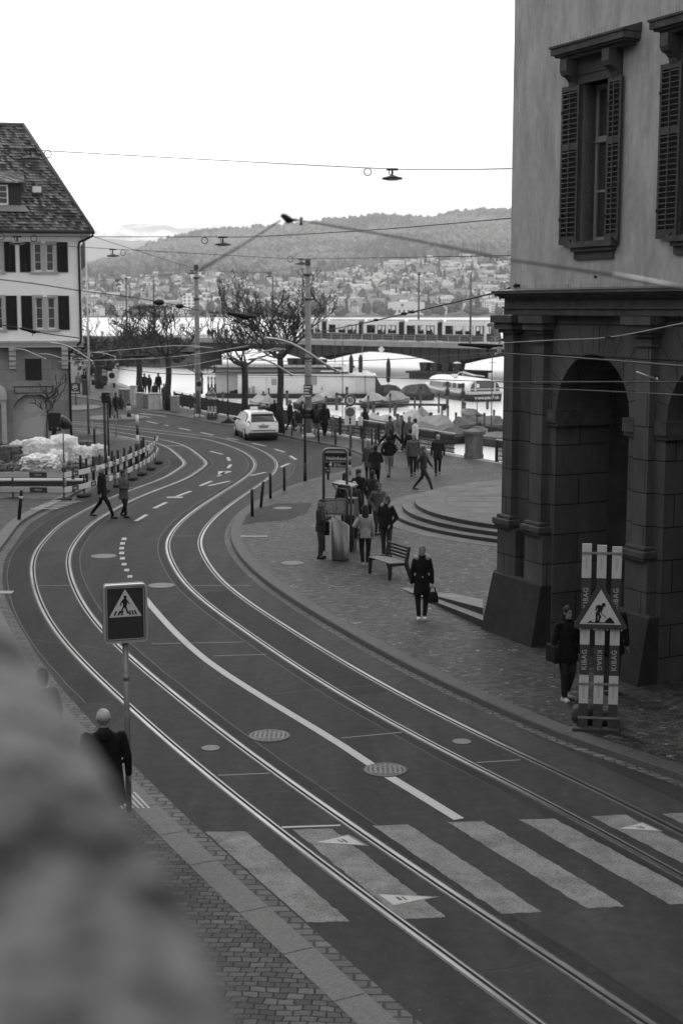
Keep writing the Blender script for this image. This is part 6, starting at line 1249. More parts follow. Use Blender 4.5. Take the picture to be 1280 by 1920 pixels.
# ================================================================== WHITE CAR
def car(p, rz):
    t = thing('parked_car', 'white five door taxi car seen from behind on the right lane', 'car', p, rz)
    CW = M('car_white_paint', .78, .25, coat=.6); CG = M('car_glass', .02, .05, spec=.8); CB = M('car_black_plastic', .02, .5); TL_ = M('tail_lamp_glass', .22, .2, coat=.5); RIM = M('wheel_rim', .4, .35, .8); TY = M('tyre', .018, .85)
    # stations along y: rear -2.2 .. front 2.2 ; (y, z_bottom, half_w_low, z_belt, half_w_belt, z_roof, half_w_roof)
    ST = [(-2.22, .38, .70, .80, .76, .82, .70), (-2.18, .30, .80, .88, .83, .94, .74), (-2.05, .24, .86, .95, .86, 1.12, .68), (-1.75, .22, .875, .96, .875, 1.42, .60), (-1.35, .22, .88, .97, .88, 1.52, .60), (-.6, .22, .88, .96, .88, 1.57, .62), (.2, .22, .88, .95, .88, 1.55, .62), (.75, .22, .88, .95, .88, 1.38, .64), (1.25, .22, .88, .93, .87, 1.0, .76), (1.8, .24, .85, .82, .82, .86, .66), (2.12, .28, .74, .66, .70, .70, .5), (2.22, .36, .6, .56, .55, .58, .4)]
    rows = []
    for y, zb, wl, zl, wb, zr, wr in ST:
        half = [(wl * .92, zb), (wl, zb + .14), (wb + .015, (zb + zl) / 2), (wb, zl), (wb * .5 + wr * .5 + .02, (zl + zr) / 2), (wr, zr - .05), (wr * .75, zr - .005), (0, zr + .02)]
        rows.append([(x, y, z) for x, z in half] + [(-x, y, z) for x, z in half[-2::-1]])
    rr = []      # finer along the length
    for i in range(len(rows) - 1):
        for q in range(3): rr.append([tuple(Vector(a).lerp(Vector(b), q / 3)) for a, b in zip(rows[i], rows[i + 1])])
    rr.append(rows[-1]); mb = MB(); mb.rings(rr, cap=True); body = obj('body', mb, CW, t)
    m = body.modifiers.new('sub', 'SUBSURF'); m.levels = 1; m.render_levels = 1; BAKE.append(body)
    def patch(nm, P, mat, off=.012, par=None):
        q = [Vector(x) for x in P]; n = (q[1] - q[0]).cross(q[2] - q[0]).normalized(); mb = MB(); k_ = len(q); mb.add([x + n * off for x in q] + [x - n * .02 for x in q], [tuple(range(k_)), tuple(range(2 * k_ - 1, k_ - 1, -1))] + [(i, i + k_, (i + 1) % k_ + k_, (i + 1) % k_) for i in range(k_)]); return obj(nm, mb, mat, par or t)
    hg = patch('rear_door', [(-.70, -2.235, .60), (.70, -2.235, .60), (.72, -2.19, .98), (-.72, -2.19, .98)], CW, .012)
    patch('rear_window', [(-.66, -2.13, 1.02), (.66, -2.13, 1.02), (.58, -1.84, 1.40), (.52, -1.79, 1.43), (-.52, -1.79, 1.43), (-.58, -1.84, 1.40)], CG, .03, hg)
    patch('number_plate', [(-.26, -2.255, .70), (.26, -2.255, .70), (.26, -2.25, .82), (-.26, -2.25, .82)], M('plate_grey_white', .40, .5), .012, hg); mb = MB()
    for i in range(8): mb.bb(-.19 + i * .052, -.16 + i * .052, -2.272, -2.266, .73, .79)
    obj('plate_marks', mb, CB, hg); mb = MB(); mb.bb(-.32, .32, -2.262, -2.23, .83, .855); mb.ell((0, -2.245, .91), (.05, .02, .04), 10, 6); obj('chrome_strip', mb, RIM, hg)
    mb = MB(); mb.prism([(-.62, 1.44), (.62, 1.44), (.56, 1.53), (-.56, 1.53)], -1.95, -1.55, 0, 'xz'); obj('roof_spoiler', mb, CW, hg)
    mb = MB(); mb.bbox(-.80, .80, -2.27, -2.0, .24, .46, .05); mb.bb(-.66, .66, -2.265, -2.2, .555, .575); obj('rear_bumper', mb, CB, t)
    for s_ in (-1, 1):
        mb = MB(); P = [(s_ * .86, -2.02, .72), (s_ * .70, -2.24, .74), (s_ * .72, -2.21, .96), (s_ * .80, -2.06, 1.10), (s_ * .86, -1.92, .98)]; q = [Vector(x) for x in P]; mb.add(q + [Vector((x.x * .9, x.y + .1, x.z)) for x in q], [(0, 1, 2, 3, 4), (9, 8, 7, 6, 5)] + [(i, i + 5, (i + 1) % 5 + 5, (i + 1) % 5) for i in range(5)]); obj('tail_light', mb, TL_, t)
        X = .765 * s_
        for nm, P in (('side_window', [(-1.62, 1.0), (-1.55, 1.30), (-1.15, 1.44), (-.75, 1.47), (-.72, 1.0)]), ('side_window', [(-.64, 1.0), (-.66, 1.475), (.05, 1.47), (.1, 1.0)]), ('side_window', [(.18, 1.0), (.14, 1.46), (.45, 1.40), (1.05, 1.02)])):
            f = lambda y, z: Vector((s_ * (.895 - (z - .97) / .6 * .24), y, z)); mb = MB(); mb.add([f(*q) for q in P] + [f(*q) - Vector((s_ * .05, 0, 0)) for q in P], [tuple(range(len(P))), tuple(range(2 * len(P) - 1, len(P) - 1, -1))] + [(i, i + len(P), (i + 1) % len(P) + len(P), (i + 1) % len(P)) for i in range(len(P))]); obj(nm, mb, CG, t)
        for y in (-1.32, 1.38):
            w_ = MB(); n = 24; c2 = lambda r, x: [(x, y + r * math.cos(6.2832 * j / n), .315 + r * math.sin(6.2832 * j / n)) for j in range(n)]
            xs_ = sorted((s_ * .90, s_ * .69), key=abs); w_.rings([c2(.24, xs_[1]), c2(.31, xs_[1] - s_ * .0), c2(.318, xs_[1] - s_ * .03), c2(.318, xs_[0]), c2(.2, xs_[0])]); wh = obj('wheel', w_, TY, t)
            w_ = MB(); w_.rings([c2(.235, xs_[1] + s_ * .004), c2(.05, xs_[1] - s_ * .02)]); 
            for a in range(8): w_.box((xs_[1] - s_ * .002, y + .13 * math.cos(a * .785), .315 + .13 * math.sin(a * .785)), (.02, .2, .035), 0, 0, (a * .785, 'X'))
            obj('rim', w_, RIM, wh)
            w_ = MB(); w_.rings([c2(.36, s_ * .885), c2(.335, s_ * .888)], cap=True); obj('wheel_arch', w_, CB, t)
        mb = MB(); mb.ell((s_ * 1.0, .72, 1.02), (.12, .07, .085), 10, 8); mb.tube([(s_ * .86, .74, .98), (s_ * .95, .73, 1.0)], .03, 6); obj('mirror', mb, CB if s_ < 0 else CW, t)
        mb = MB(); mb.bb(s_ * .885 - .012, s_ * .885 + .012, -.95, -.78, .82, .85); mb.bb(s_ * .885 - .012, s_ * .885 + .012, -.05, .12, .82, .85); obj('door_handle', mb, CW, t)
    mb = MB(); mb.bbox(-.35, .05, -.55, -.3, 1.59, 1.73, .02); obj('taxi_sign', mb, M('taxi_sign_white', .7, .4), t); mb = MB(); mb.bbox(.05, .38, -.55, -.3, 1.59, 1.73, .02); obj('taxi_sign_dark', mb, CB, t)
    mb = MB(); mb.tube([(.3, -1.5, 1.54), (.34, -1.75, 1.72)], .008, 5); mb.bb(-.82, .82, -2.1, 2.0, .16, .25); obj('underbody', mb, CB, t)
    return t
pc = (G(466, 821) + G(517, 826.5)) / 2; a, b = G(483, 824), G(519, 828); heading = G(452, 818) - G(476, 826)
pc = G(494, 826.5); car(Vector((pc.x - 2.2 * math.sin(rad(15)), pc.y + 2.2 * math.cos(rad(15)), 0)), rad(15))
# ================================================================== CONSTRUCTION SITE
nodes = [(-45, 918), (24, 918), (122, 919), (160, 911), (190, 903), (218, 893), (244, 881), (262, 872.5), (279, 863), (293, 852), (297, 842)]
NP = [G(x, y, .42) for x, y in nodes]
FL = [M('board_white_film', .5), M('board_red_film', .055)]
for i, (a, b) in enumerate(zip(NP, NP[1:])):
    side = ['in front of the paver stacks', 'in front of the white bags', 'at the fence corner beside the thin pole', 'first behind the walking man', 'second behind the walking couple', 'third along the bollard row', 'fourth along the bollard row', 'fifth along the bollard row', 'near the tip of the fence', 'at the very tip of the fence'][i]
    c = (a + b) / 2; d = b - a; L_ = d.length; t = thing('site_barrier', 'red and white plank barrier ' + side, 'barrier', (c.x, c.y, .0), math.atan2(d.y, d.x), 'striped plank barriers round the building site')
    for z in (.42, .98):
        mb = MB(); n = max(3, round(L_ / (.62 if i < 2 else .42))); 
        for j in range(n): x0, x1 = -L_ / 2 + L_ * j / n, -L_ / 2 + L_ * (j + 1) / n; mb.bb(x0, x1, -.016, .016, z - .095, z + .095, j % 2)
        bo = obj('plank', mb, FL, t)
        for j in range(1, n, 2): text('plank_text', 'KIBAG', .095 if i < 2 else .085, M('board_lettering', .45), facing((-L_ / 2 + L_ * (j + .5) / n, -.018, z)), bo, .001, bold=.004)
    mb = MB(); mb.bb(-L_ / 2 - .03, -L_ / 2 + .03, .018, .07, .05, 1.25); obj('post', mb, M('site_post', .05, .6), t)
    mb = MB(); lumpy(mb, (-L_ / 2, -.1 if i > 3 else .05, .06), (.42, .2, .07), i, .02, 0, 2); obj('rubber_foot', mb, RUB, t)
BAG = M('bulk_bag_white', .62, .8, nscale=3, namp=.12, bump=.3, bscale=7); BAGP = M('bag_print', .12, .8)
for i, (x0, x1, yt, yb, lab, Y) in enumerate(((47, 101, 826, 872, 'big white bulk bag at the middle of the heap, behind the thin pole', 64), (98, 143, 821, 872, 'tallest white bulk bag at the right of the heap', 64.5), (53, 100, 857, 882, 'low slumped white bag in front of the heap with dark print', 61.5), (22, 52, 832, 862, 'white bag lying on the paver stack at the left of the heap', 65), (140, 169, 842, 870, 'collapsed white bag right of the tallest bag', 64), (172, 199, 837, 866, 'separate crumpled white bag beside the dark signal post', 66), (96, 122, 850, 880, 'white bag filling the gap in front of the two big bags', 62.5))):
    k = Y / F; zt = ZY(yt, Y); zb = max(.09, ZY(yb, Y)); w_ = (x1 - x0) * k / 2; cx = D((x0 + x1) / 2, 900, Y).x; zb = .09 if zt < 1.5 or True else zb; h = (zt - zb) / 2
    t = thing('bulk_bag', lab, 'bag', (cx, Y, zb), rad(r3.uniform(-15, 15)), 'white bulk bags on the building site'); mb = MB(); lumpy(mb, (0, 0, h), (w_, min(w_, .55), h), i * 3.1 + 1, .16 + .07 * (i > 1), 0, 5, 4.5 if i < 2 else 2.6, 1.7, .55); obj('bag_body', mb, BAG, t)
    if i in (1, 2):
        mb = MB()
        for j in range(4): mb.box((-.3 + j * .18, -min(w_, .55) - .03, h * .7), (.11, .02, .10), 0, 0, (rad(10), 'Y'))
        obj('bag_print', mb, BAGP, t)
    mb = MB()
    for sx in (-.7, .7): mb.tube([(sx * w_, -.2, 2 * h * .9), (sx * w_ * .8, -.1, 2 * h * 1.02), (sx * w_ * .6, .05, 2 * h * .92)], .03, 5)
    obj('lifting_loop', mb, BAG, t)
STK = M('paver_stack_stone', .13, .9, nscale=6, namp=.5); 
for i, (x, y, w_, d_, h, lab) in enumerate(((22, 874, .95, .8, .85, 'stack of dark pavers at the left end of the bag heap'), (45, 876, .6, .6, .55, 'low stack of pavers beside the slumped white bag'), (155, 848, 1.0, .7, .5, 'dark stack of kerb stones behind the collapsed bag'), (180, 868, .7, .6, .35, 'low block of pavers under the crumpled white bag'))):
    p = G(x, y, LZ); t = thing('paver_stack', lab, 'paver stack', p, rad(8 * i - 10)); mb = MB(); rr = random.Random(i)
    n = int(h / .12)
    for j in range(n):
        m_ = int(w_ / .24)
        for q in range(m_): x0 = -w_ / 2 + q * w_ / m_; mb.bb(x0 + rr.uniform(0, .02), x0 + w_ / m_ - .015, -d_ / 2 + rr.uniform(-.04, .04), d_ / 2, .1 + j * .12, .1 + j * .12 + .105, 0)
    obj('pavers', mb, STK, t); mb = MB(); mb.bb(-w_ / 2, w_ / 2, -d_ / 2, d_ / 2, .0, .03); mb.bb(-w_ / 2, w_ / 2, -d_ / 2, -d_ / 2 + .1, .03, .1); mb.bb(-w_ / 2, w_ / 2, d_ / 2 - .1, d_ / 2, .03, .1); obj('pallet', mb, WOOD, t)
mb = MB(); rr = random.Random(3)
for i in range(160): p = G(rr.uniform(-10, 68), rr.uniform(874, 885), LZ); s_ = rr.uniform(.06, .17); lumpy(mb, (p.x, p.y, LZ + s_ * .5 + (rr.random() * .2 if i % 3 else 0)), (s_, s_, s_ * .8), i, .03, 0, 1)
for i in range(60): p = G(rr.uniform(120, 168), rr.uniform(868, 880), LZ); s_ = rr.uniform(.05, .13); lumpy(mb, (p.x, p.y, LZ + s_ * .5), (s_, s_, s_ * .8), i, .03, 0, 1)
struct('rubble', mb, STK, 'stuff')
a, b = G(-30, 912, .35), G(158, 912, .35); c = (a + b) / 2; mb = MB(); L_ = (b - a).length; mb.bbox(-L_ / 2, L_ / 2, -.1, .1, -.10, .16, .03); mb.bb(-L_ / 2 + .02, L_ / 2 - .02, -.11, .11, .10, .17, 1)
one('guard_beam', mb, [DGR, WHT], 'long dark guard beam with pale top edge behind the plank barriers', 'beam', (c.x, c.y + .4, .42), math.atan2((b - a).y, (b - a).x))
p = G(70, 890, LZ); t = thing('plank_pile', 'loose pile of planks lying between the guard beam and the bags', 'planks', p, rad(4)); mb = MB()
for i in range(9): mb.box((rr.uniform(-.4, .4), rr.uniform(-.3, .3), .05 + .045 * (i // 3)), (rr.uniform(1.6, 2.4), .16, .04), rad(rr.uniform(-8, 8)))
obj('planks', mb, WOOD, t)
# things standing on the site
p = G(122, 925, LZ); k = p.y / F; zt = ZY(795, p.y) - LZ; t = thing('mirror_post', 'thin grey post with a banded foot carrying a dark hooded traffic mirror', 'traffic mirror', p)
mb = MB(); mb.cyl(0, 0, 0, zt * .28, 3.6 * k, 10, None, 0); mb.cyl(0, 0, zt * .28, zt * .36, 3.7 * k, 10, None, 1); mb.cyl(0, 0, zt * .36, zt * .44, 3.6 * k, 10, None, 0); mb.cyl(0, 0, zt * .44, zt, 1.5 * k, 8, None, 0); obj('pole', mb, [GALV, BLK], t)
mb = MB(); z0 = ZY(793, p.y) - LZ; mb.rings([[(x * k, y_ * k * .9 + r_ * k * .6 * math.sin(6.2832 * j / 14), z0 + zz_ * k + r_ * k * math.cos(6.2832 * j / 14)) for j in range(14)] for x, y_, zz_, r_ in ((-4, 0, 2, 8), (-3, 0, 2, 12), (1, 0, 1, 13.5), (7, 0, -1, 11), (14, 0, -3, 7.5), (17, 0, -4.5, 4), (18, 0, -5, 1))]); obj('mirror_hood', mb, M('mirror_hood_dark', .02, .3, coat=.4), t)
p = D(104, 830, 67); k = 67 / F; t = thing('site_board', 'dark rounded board mounted on a black post in front of the arch', 'board', (p.x, 67, LZ)); zf = lambda py: ZY(py, 67) - LZ
mb = MB(); mb.bb(-6 * k, 2 * k, .02, .12, 0, zf(800)); obj('post', mb, BLK, t); mb = MB(); plate(mb, 24 * k, 34 * k, zf(791), -.03, .05, 2 * k); bd = obj('board', mb, M('board_dark', .02, .5), t); mb = MB(); plate(mb, 24 * k, 34 * k, zf(791), .02, .012, 2 * k); mb.bb(4 * k, 8 * k, -.034, -.03, zf(805), zf(801)); mb.bb(-8 * k, -2 * k, -.034, -.03, zf(801.5), zf(801)); obj('board_edge', mb, GALV, bd)
p = D(85, 845, 66); t = thing('scaffold_tube', 'pale steel tube with a coupler standing left of the dark board', 'tube', (p.x, 66, LZ)); k = 66 / F; mb = MB(); h = ZY(768, 66) - LZ; mb.cyl(0, 0, 0, h, 2.2 * k, 10); mb.cyl(-3.4 * k, 0, h - 10 * k, h + 0 * k, .8 * k, 6); mb.bb(-4.5 * k, 4.5 * k, -.06, .06, h - 12 * k, h - 9 * k); obj('tube', mb, GALV, t)
# ================================================================== BOATS, JETTY, LANDING STAGE
TARP = {}
def tarp(v):
    if v not in TARP: TARP[v] = M('boat_tarp_%d' % int(v * 100), v * .5, .7, nscale=1.6, namp=.22, bump=.35, bscale=3.5)
    return TARP[v]
HULLM = M('boat_hull_dark', .03, .4); HULLW = M('boat_hull_white', .55, .35)
def boat(x0, x1, yt, yb, v, rz, label, L_=5.6, peaks=2, hull=HULLM, seed=0, fend=False):
    p = G((x0 + x1) / 2, yb, WZ); k = p.y / F; W_ = (x1 - x0) * k / 2 / (abs(math.cos(rz)) + abs(math.sin(rz)) * .75); Ht = ZY(yt, p.y) - WZ; p.y += L_ * .35
    t = thing('covered_boat', label, 'boat', p, rz); mb = MB(); rows = []; n = 14
    wf = lambda u: W_ * min(1, (1 - abs(2 * u - 1) ** 3.2 * (.45 if u < .5 else .95)))
    for i in range(n + 1):
        u = i / n; w_ = max(.05, wf(u)); y = (u - .5) * L_; s_ = .16 * max(0, u - .5) * 2
        rows.append([(-w_, y, .74 + s_), (-w_ * .92, y, .25), (-w_ * .6, y, -.25), (w_ * .6, y, -.25), (w_ * .92, y, .25), (w_, y, .74 + s_)])
    mb.rings(rows); obj('hull', mb, hull, t)
    mb = MB(); rows = []; n = 11
    for i in range(n + 1):
        u = i / n; w_ = max(.04, wf(u)) * 1.04; y = (u - .5) * L_ * 1.02; s_ = .16 * max(0, u - .5) * 2; e = min(1, min(u, 1 - u) * 7)
        r = (Ht - .62) * (.55 + .45 * abs(math.sin(math.pi * (u * peaks + .15)))) * e * (1 - .35 * u) + .08; row = []
        for j in range(9):
            q = -1 + j * .25; z = .60 + s_ + r * (1 - abs(q)) ** (1.0 + .25 * math.sin(u * 19 + seed)) + .07 * noise.noise(Vector((q * 2, u * 13, seed))) - .16 * abs(math.sin(u * 17 + seed)) * math.sin(math.pi * abs(q)) * r
            row.append((w_ * q, y, z if abs(q) < .999 else .56 + s_))
        rows.append(row)
    mb.rings(rows, cap=False, closed=False, sm=False); obj('tarpaulin', mb, tarp(v), t)
    if fend: mb = MB(); mb.ell((-W_ * .9, -L_ * .45, .45), (.13, .13, .3), 8, 6); mb.ell((W_ * .5, -L_ * .52, .4), (.12, .12, .28), 8, 6); obj('fender', mb, HULLW, t)
    return t
boat(465, 515, 738, 770, .5, rad(20), 'boat under a pale crumpled tarpaulin between the two bare trunks', seed=1)
boat(556, 607, 741, 768, .42, rad(-25), 'boat under a pale tarpaulin half hidden behind the second tall pole', peaks=1.5, seed=2)
boat(588, 642, 732, 758, .52, rad(12), 'boat under a light box shaped tarpaulin against the white landing shed', peaks=1, seed=3)
boat(675, 728, 735, 765, .60, rad(-18), 'boat with a bright low tent cover right of the speed sign', peaks=1, hull=HULLM, seed=4)
boat(720, 768, 732, 764, .52, rad(-22), 'boat with a bright rounded cover moored left of the dark jetty end', peaks=1, seed=5)
boat(694, 737, 778, 806, .48, rad(20), 'pale covered boat close behind the railing near the woman with the bag', peaks=1.5, seed=6)
boat(742, 800, 768, 812, .60, rad(15), 'white canopied boat behind the group of walkers at the railing', peaks=1, hull=HULLW, seed=7, fend=True)
boat(770, 812, 762, 800, .30, rad(-5), 'grey covered boat just behind the white canopied boat', seed=8)
boat(792, 848, 778, 816, .40, rad(24), 'boat under a large light grey sloping cover left of the mooring post', peaks=1, hull=HULLW, seed=9, fend=True)
boat(850, 902, 782, 815, .17, rad(-28), 'boat under a dark grey folded cover in the right cluster', peaks=1.5, seed=10, fend=True)
boat(900, 944, 780, 814, .15, rad(22), 'boat under a dark grey pointed cover beside the arcade edge', peaks=1, seed=11)
boat(872, 900, 768, 792, .14, rad(10), 'small boat with a peaked dark cover at the back of the right cluster', peaks=1, seed=12)
boat(800, 848, 797, 826, .20, rad(40), 'low grey covered boat directly behind the railing', peaks=1.5, seed=13)
boat(848, 897, 804, 834, .18, rad(-45), 'low dark covered boat left of the stone quay pillar', peaks=1.5, seed=14)
boat(896, 948, 811, 840, .22, rad(35), 'low grey covered boat right of the stone quay pillar', peaks=1.5, seed=15)
boat(758, 802, 719, 751, .10, rad(60), 'dark covered barge moored left of the passenger ship', L_=4, peaks=.8, seed=16)
boat(700, 735, 722, 748, .06, rad(50), 'dark low boat at the right end of the landing shed', L_=6, peaks=.8, seed=17)
boat(407, 456, 706, 744, .045, rad(15), 'big dark box shaped covered boat left of the bare trunks', L_=7, peaks=.5, seed=18)
# passenger ship
p = G(911, 753, WZ); k = p.y / F; t = thing('passenger_ship', 'low white passenger ship with a glazed rounded cabin and dark stern lettering', 'ship', p, rad(22)); W_ = 1.9; LS = 15
def ssec(w_, zs): return [(x * w_, z) for x, z in zs]
mb = MB(); rows = [[(-w_, y, .80 + sh), (-w_ * .97, y, .1), (-w_ * .7, y, -.4), (w_ * .7, y, -.4), (w_ * .97, y, .1), (w_, y, .80 + sh)] for y, w_, sh in ((0, W_, 0), (3, W_ * 1.06, 0), (8, W_ * 1.05, .05), (12, W_ * .8, .2), (15, W_ * .15, .4))]; mb.rings(rows); obj('hull', mb, M('ship_hull_black', .018, .35), t)
mb = MB(); rows = [[(-w_ * 1.01, y, .78 + sh), (-w_ * 1.01, y, 1.06 + sh), (w_ * 1.01, y, 1.06 + sh), (w_ * 1.01, y, .78 + sh)] for y, w_, sh in ((-.02, W_, 0), (3, W_ * 1.06, 0), (8, W_ * 1.05, .05), (12, W_ * .8, .2), (14.6, W_ * .2, .35))]; mb.rings(rows); obj('rubbing_band', mb, M('ship_band', .50, .4), t)
cab = [(-1, 1.06), (-1, 1.6), (-.93, 1.95), (-.78, 2.18), (-.4, 2.32), (0, 2.36), (.4, 2.32), (.78, 2.18), (.93, 1.95), (1, 1.6), (1, 1.06)]
mb = MB(); rows = [[(x * W_ * s_ * .98, y, 1.06 + (z - 1.06) * h_) for x, z in cab] for y, s_, h_ in ((.35, 1, 1), (.8, 1, 1.02), (6, 1.04, 1.08), (11, .85, 1.1), (12.2, .6, .9))]; mb.rings(rows); cb_ = obj('cabin', mb, M('ship_white', .72, .4, coat=.2), t)
mb = MB(); mb.prism([(x * W_ * .9, 1.10 + (z - 1.06) * .88) for x, z in cab], .32, .36, 0, 'xz'); gw = obj('stern_window', mb, M('ship_glass', .05, .05, spec=.8), cb_)
mb = MB()
for x in (-.62, .62): mb.bb(x * W_ - .05, x * W_ + .05, .28, .32, 1.08, 2.14)
mb.bb(-W_ * .88, W_ * .88, .28, .32, 1.30, 1.37); mb.bb(-W_ * .55, -W_ * .38, .29, .33, 1.5, 1.9); obj('window_bars', mb, MATS['ship_white'], gw)
mb = MB()
for i in range(7):
    y = 2.1 + i * 1.25
    for s_ in (-1, 1):
        w_ = W_ * (1.045 if y < 8 else .99 - (y - 8) * .04); mb.add([(s_ * (w_ + .02), y, 1.32), (s_ * (w_ + .02), y + .95, 1.32), (s_ * (w_ * .97 + .02), y + .95, 1.86), (s_ * (w_ * .97 + .02), y, 1.86)], [(0, 1, 2, 3)])
obj('side_windows', mb, MATS['ship_glass'], cb_)
mb = MB(); mb.bbox(-1.4, -.9, 5, 5.7, 2.4, 2.75, .05); mb.tube([(-.9, 4, 2.45), (-.75, 4.2, 3.1), (0, 3, 2.75), (.9, 2.2, 2.6)], .04, 5); mb.tube([(-.7, 6, 2.5), (-.7, 5, 3.0), (.4, 3.4, 2.6)], .04, 5)
for i in range(9): mb.tube([(-.7 + i * .19, 3.9 - i * .2, 3.05 - i * .05), (-.7 + i * .19, 3.9 - i * .2, 2.6)], .02, 4)
obj('roof_gear', mb, MATS['ship_white'], cb_)
text('stern_text', 'www.pier7.ch', .52, WHT, facing((.05, -.03, .42)), t, .01, bold=.01, xs=1.0)
# mooring posts
MP = M('mooring_post_wood', .10, .85, nscale=6, namp=.5, stretch=(1, 1, .3)); MT = M('post_top_dark', .03, .8)
POSTS = [(650, 726, 752), (682, 726, 745), (690, 742, 774), (700, 755, 782), (708, 774, 796), (731, 738, 774), (740, 755, 780), (777, 740, 766), (788, 724, 766), (807, 774, 806), (822, 737, 774), (828, 758, 782), (838, 716, 766), (839, 761, 791), (854, 774, 806), (867, 719, 774), (871, 755, 777), (907, 775, 813), (913, 752, 767), (757, 774, 796), (611, 743, 768), (631, 737, 769), (494, 734, 760), (504, 728, 750), (538, 733, 760), (560, 728, 746), (418, 735, 760), (760, 730, 746), (925, 769, 800)]
proto = {}
for i, (x, yt, yb) in enumerate(POSTS):
    p = G(x, yb, WZ); h = ZY(yt, p.y) - WZ; thick = i % 3 == 0; mb = MB(); r = .15 if thick else .10; mb.tube([(0, 0, -.6), (0, 0, h * .9), (0, 0, h)], [r, r * .95, r * .8], 9); mb.tube([(0, 0, h * .86), (0, 0, h + .03)], r * 1.04, 9, 1)
    if i in (12, 15): mb.tube([(0, 0, h * .5), (0, 0, h * .72)], r * 1.5, 9, 1); mb.tube([(-.3, 0, h * .45), (0, 0, h * .55)], .06, 5, 1)
    lab = 'grey wooden mooring post standing in the water among the covered boats'
    one('mooring_post', mb, [MP, MT], lab, 'mooring post', p, 0, 'wooden mooring posts in the harbour water')
a, b = G(556, 766, WZ), G(838, 769, WZ); c = (a + b) / 2; d = b - a; L_ = d.length; t = thing('jetty', 'narrow dark timber jetty on piles behind the covered boats', 'jetty', c, math.atan2(d.y, d.x)); mb = MB(); mb.bb(-L_ / 2, L_ / 2, -.35, .35, .42, .62); obj('deck', mb, M('jetty_dark', .04, .85, nscale=4, namp=.4), t)
for i in range(7): x = -L_ / 2 + .3 + i * (L_ - .6) / 6; mb = MB(); mb.cyl(x, 0, -.6, .42, .16, 8); obj('pile', mb, MT, t)
# landing stage with long white shed
YB = 160.; k = YB / F; p = D(550, 745, YB); t = thing('landing_shed', 'long white flat roofed landing shed floating on the river behind the trees', 'shed', (p.x, YB, WZ), rad(0)); X = lambda px: (px - 550) * k; Z = lambda py: ZY(py, YB) - WZ
mb = MB(); mb.bb(X(386), X(708), -.6, 8, 0, Z(738)); obj('pontoon', mb, M('pontoon_dark', .03, .8), t)
SW = M('shed_white', .66, .8, nscale=.8, namp=.08); mb = MB(); mb.bb(X(446), X(665), 0, 6, Z(738), Z(701)); mb.bb(X(665), X(705), .02, 6, Z(738), Z(704)); mb.bb(X(402), X(446), 1.5, 6, Z(738), Z(697)); obj('wall', mb, SW, t)
mb = MB(); mb.bb(X(398), X(652), -.15, 6.3, Z(700), Z(698)); mb.bb(X(392), X(640), .6, 7, Z(692), Z(689)); mb.bb(X(404), X(646), 1.2, 6, Z(698), Z(692), 1); obj('roof_edge', mb, [DGR, SW], t)
mb = MB()
for i in range(11): z = Z(736 - i * 2.9); mb.bb(X(666), X(704), -.0, .02, z, z + .03)
mb.bb(X(683), X(685), -.03, .0, Z(737), Z(704)); mb.bb(X(447), X(664), -.012, 0, Z(708.5), Z(707.7)); mb.bb(X(499), X(500), -.012, 0, Z(737), Z(708))
obj('cladding_lines', mb, M('shed_line', .3, .8), t)
mb = MB(); mb.bb(X(582), X(594), -.04, 0, Z(722), Z(705)); mb.bb(X(509), X(519), -.04, 0, Z(722), Z(710)); mb.bb(X(602), X(605), -.04, 0, Z(731), Z(726)); mb.bb(X(472), X(478), -.04, 0, Z(737), Z(724)); mb.bb(X(465), X(470), -.04, 0, Z(737), Z(727)); obj('wall_panels', mb, M('shed_panel', .28, .6), t)
mb = MB(); mb.add([(X(600), 0, Z(697)), (X(652), 0, Z(697)), (X(640), 4, Z(683)), (X(608), 4, Z(683))], [(0, 1, 2, 3)]); mb.add([(X(652), 0, Z(697)), (X(657), 4, Z(690)), (X(640), 4, Z(683))], [(0, 1, 2)]); mb.bb(X(602), X(655), .5, 4, Z(701), Z(697)); mb.add([(X(656), -.3, Z(704)), (X(706), -.3, Z(704)), (X(690), 3, Z(697)), (X(668), 3, Z(697))], [(0, 1, 2, 3)]); obj('pent_roof', mb, M('tent_pale', .5, .7), t)
mb = MB(); mb.add([(X(703), 0, Z(737)), (X(703), 0, Z(704)), (X(722), 0, Z(737)), (X(703), 2, Z(737)), (X(703), 2, Z(704)), (X(722), 2, Z(737))], [(0, 1, 2), (5, 4, 3), (1, 4, 5, 2)]); obj('gangway_cover', mb, DGR, t)
mb = MB()
for i in range(26): x = X(396 + i * 10); mb.bb(x, x + .04, .7, .74, Z(689), Z(684))
mb.bb(X(392), X(655), .7, .74, Z(684.5), Z(684)); obj('roof_railing', mb, DGR, t)
for px, yt, yb, lab in ((658, 664, 704, 'closed dark parasol left of its twin on the landing shed'), (675.5, 664, 704, 'closed dark parasol right of its twin on the landing shed'), (727.5, 671, 722, 'closed dark parasol standing apart right of the landing shed')):
    q = D(px, yb, YB + 2); h = ZY(yt, YB + 2) - q.z; u = thing('parasol', lab, 'parasol', q); mb = MB(); mb.tube([(0, 0, 0), (0, 0, h * .2)], .03, 6); mb.bb(-.3, .3, -.3, .3, -.6 if px > 700 else 0, .06); obj('pole', mb, DGR, u); mb = MB(); mb.tube([(0, 0, h * .1), (0, 0, h * .18), (.02, 0, h * .5), (0, 0, h * .8), (0, 0, h * .93), (0, 0, h)], [.16, .22, .25, .24, .14, .03], 9); obj('canopy', mb, M('parasol_cloth', .035, .9), u)
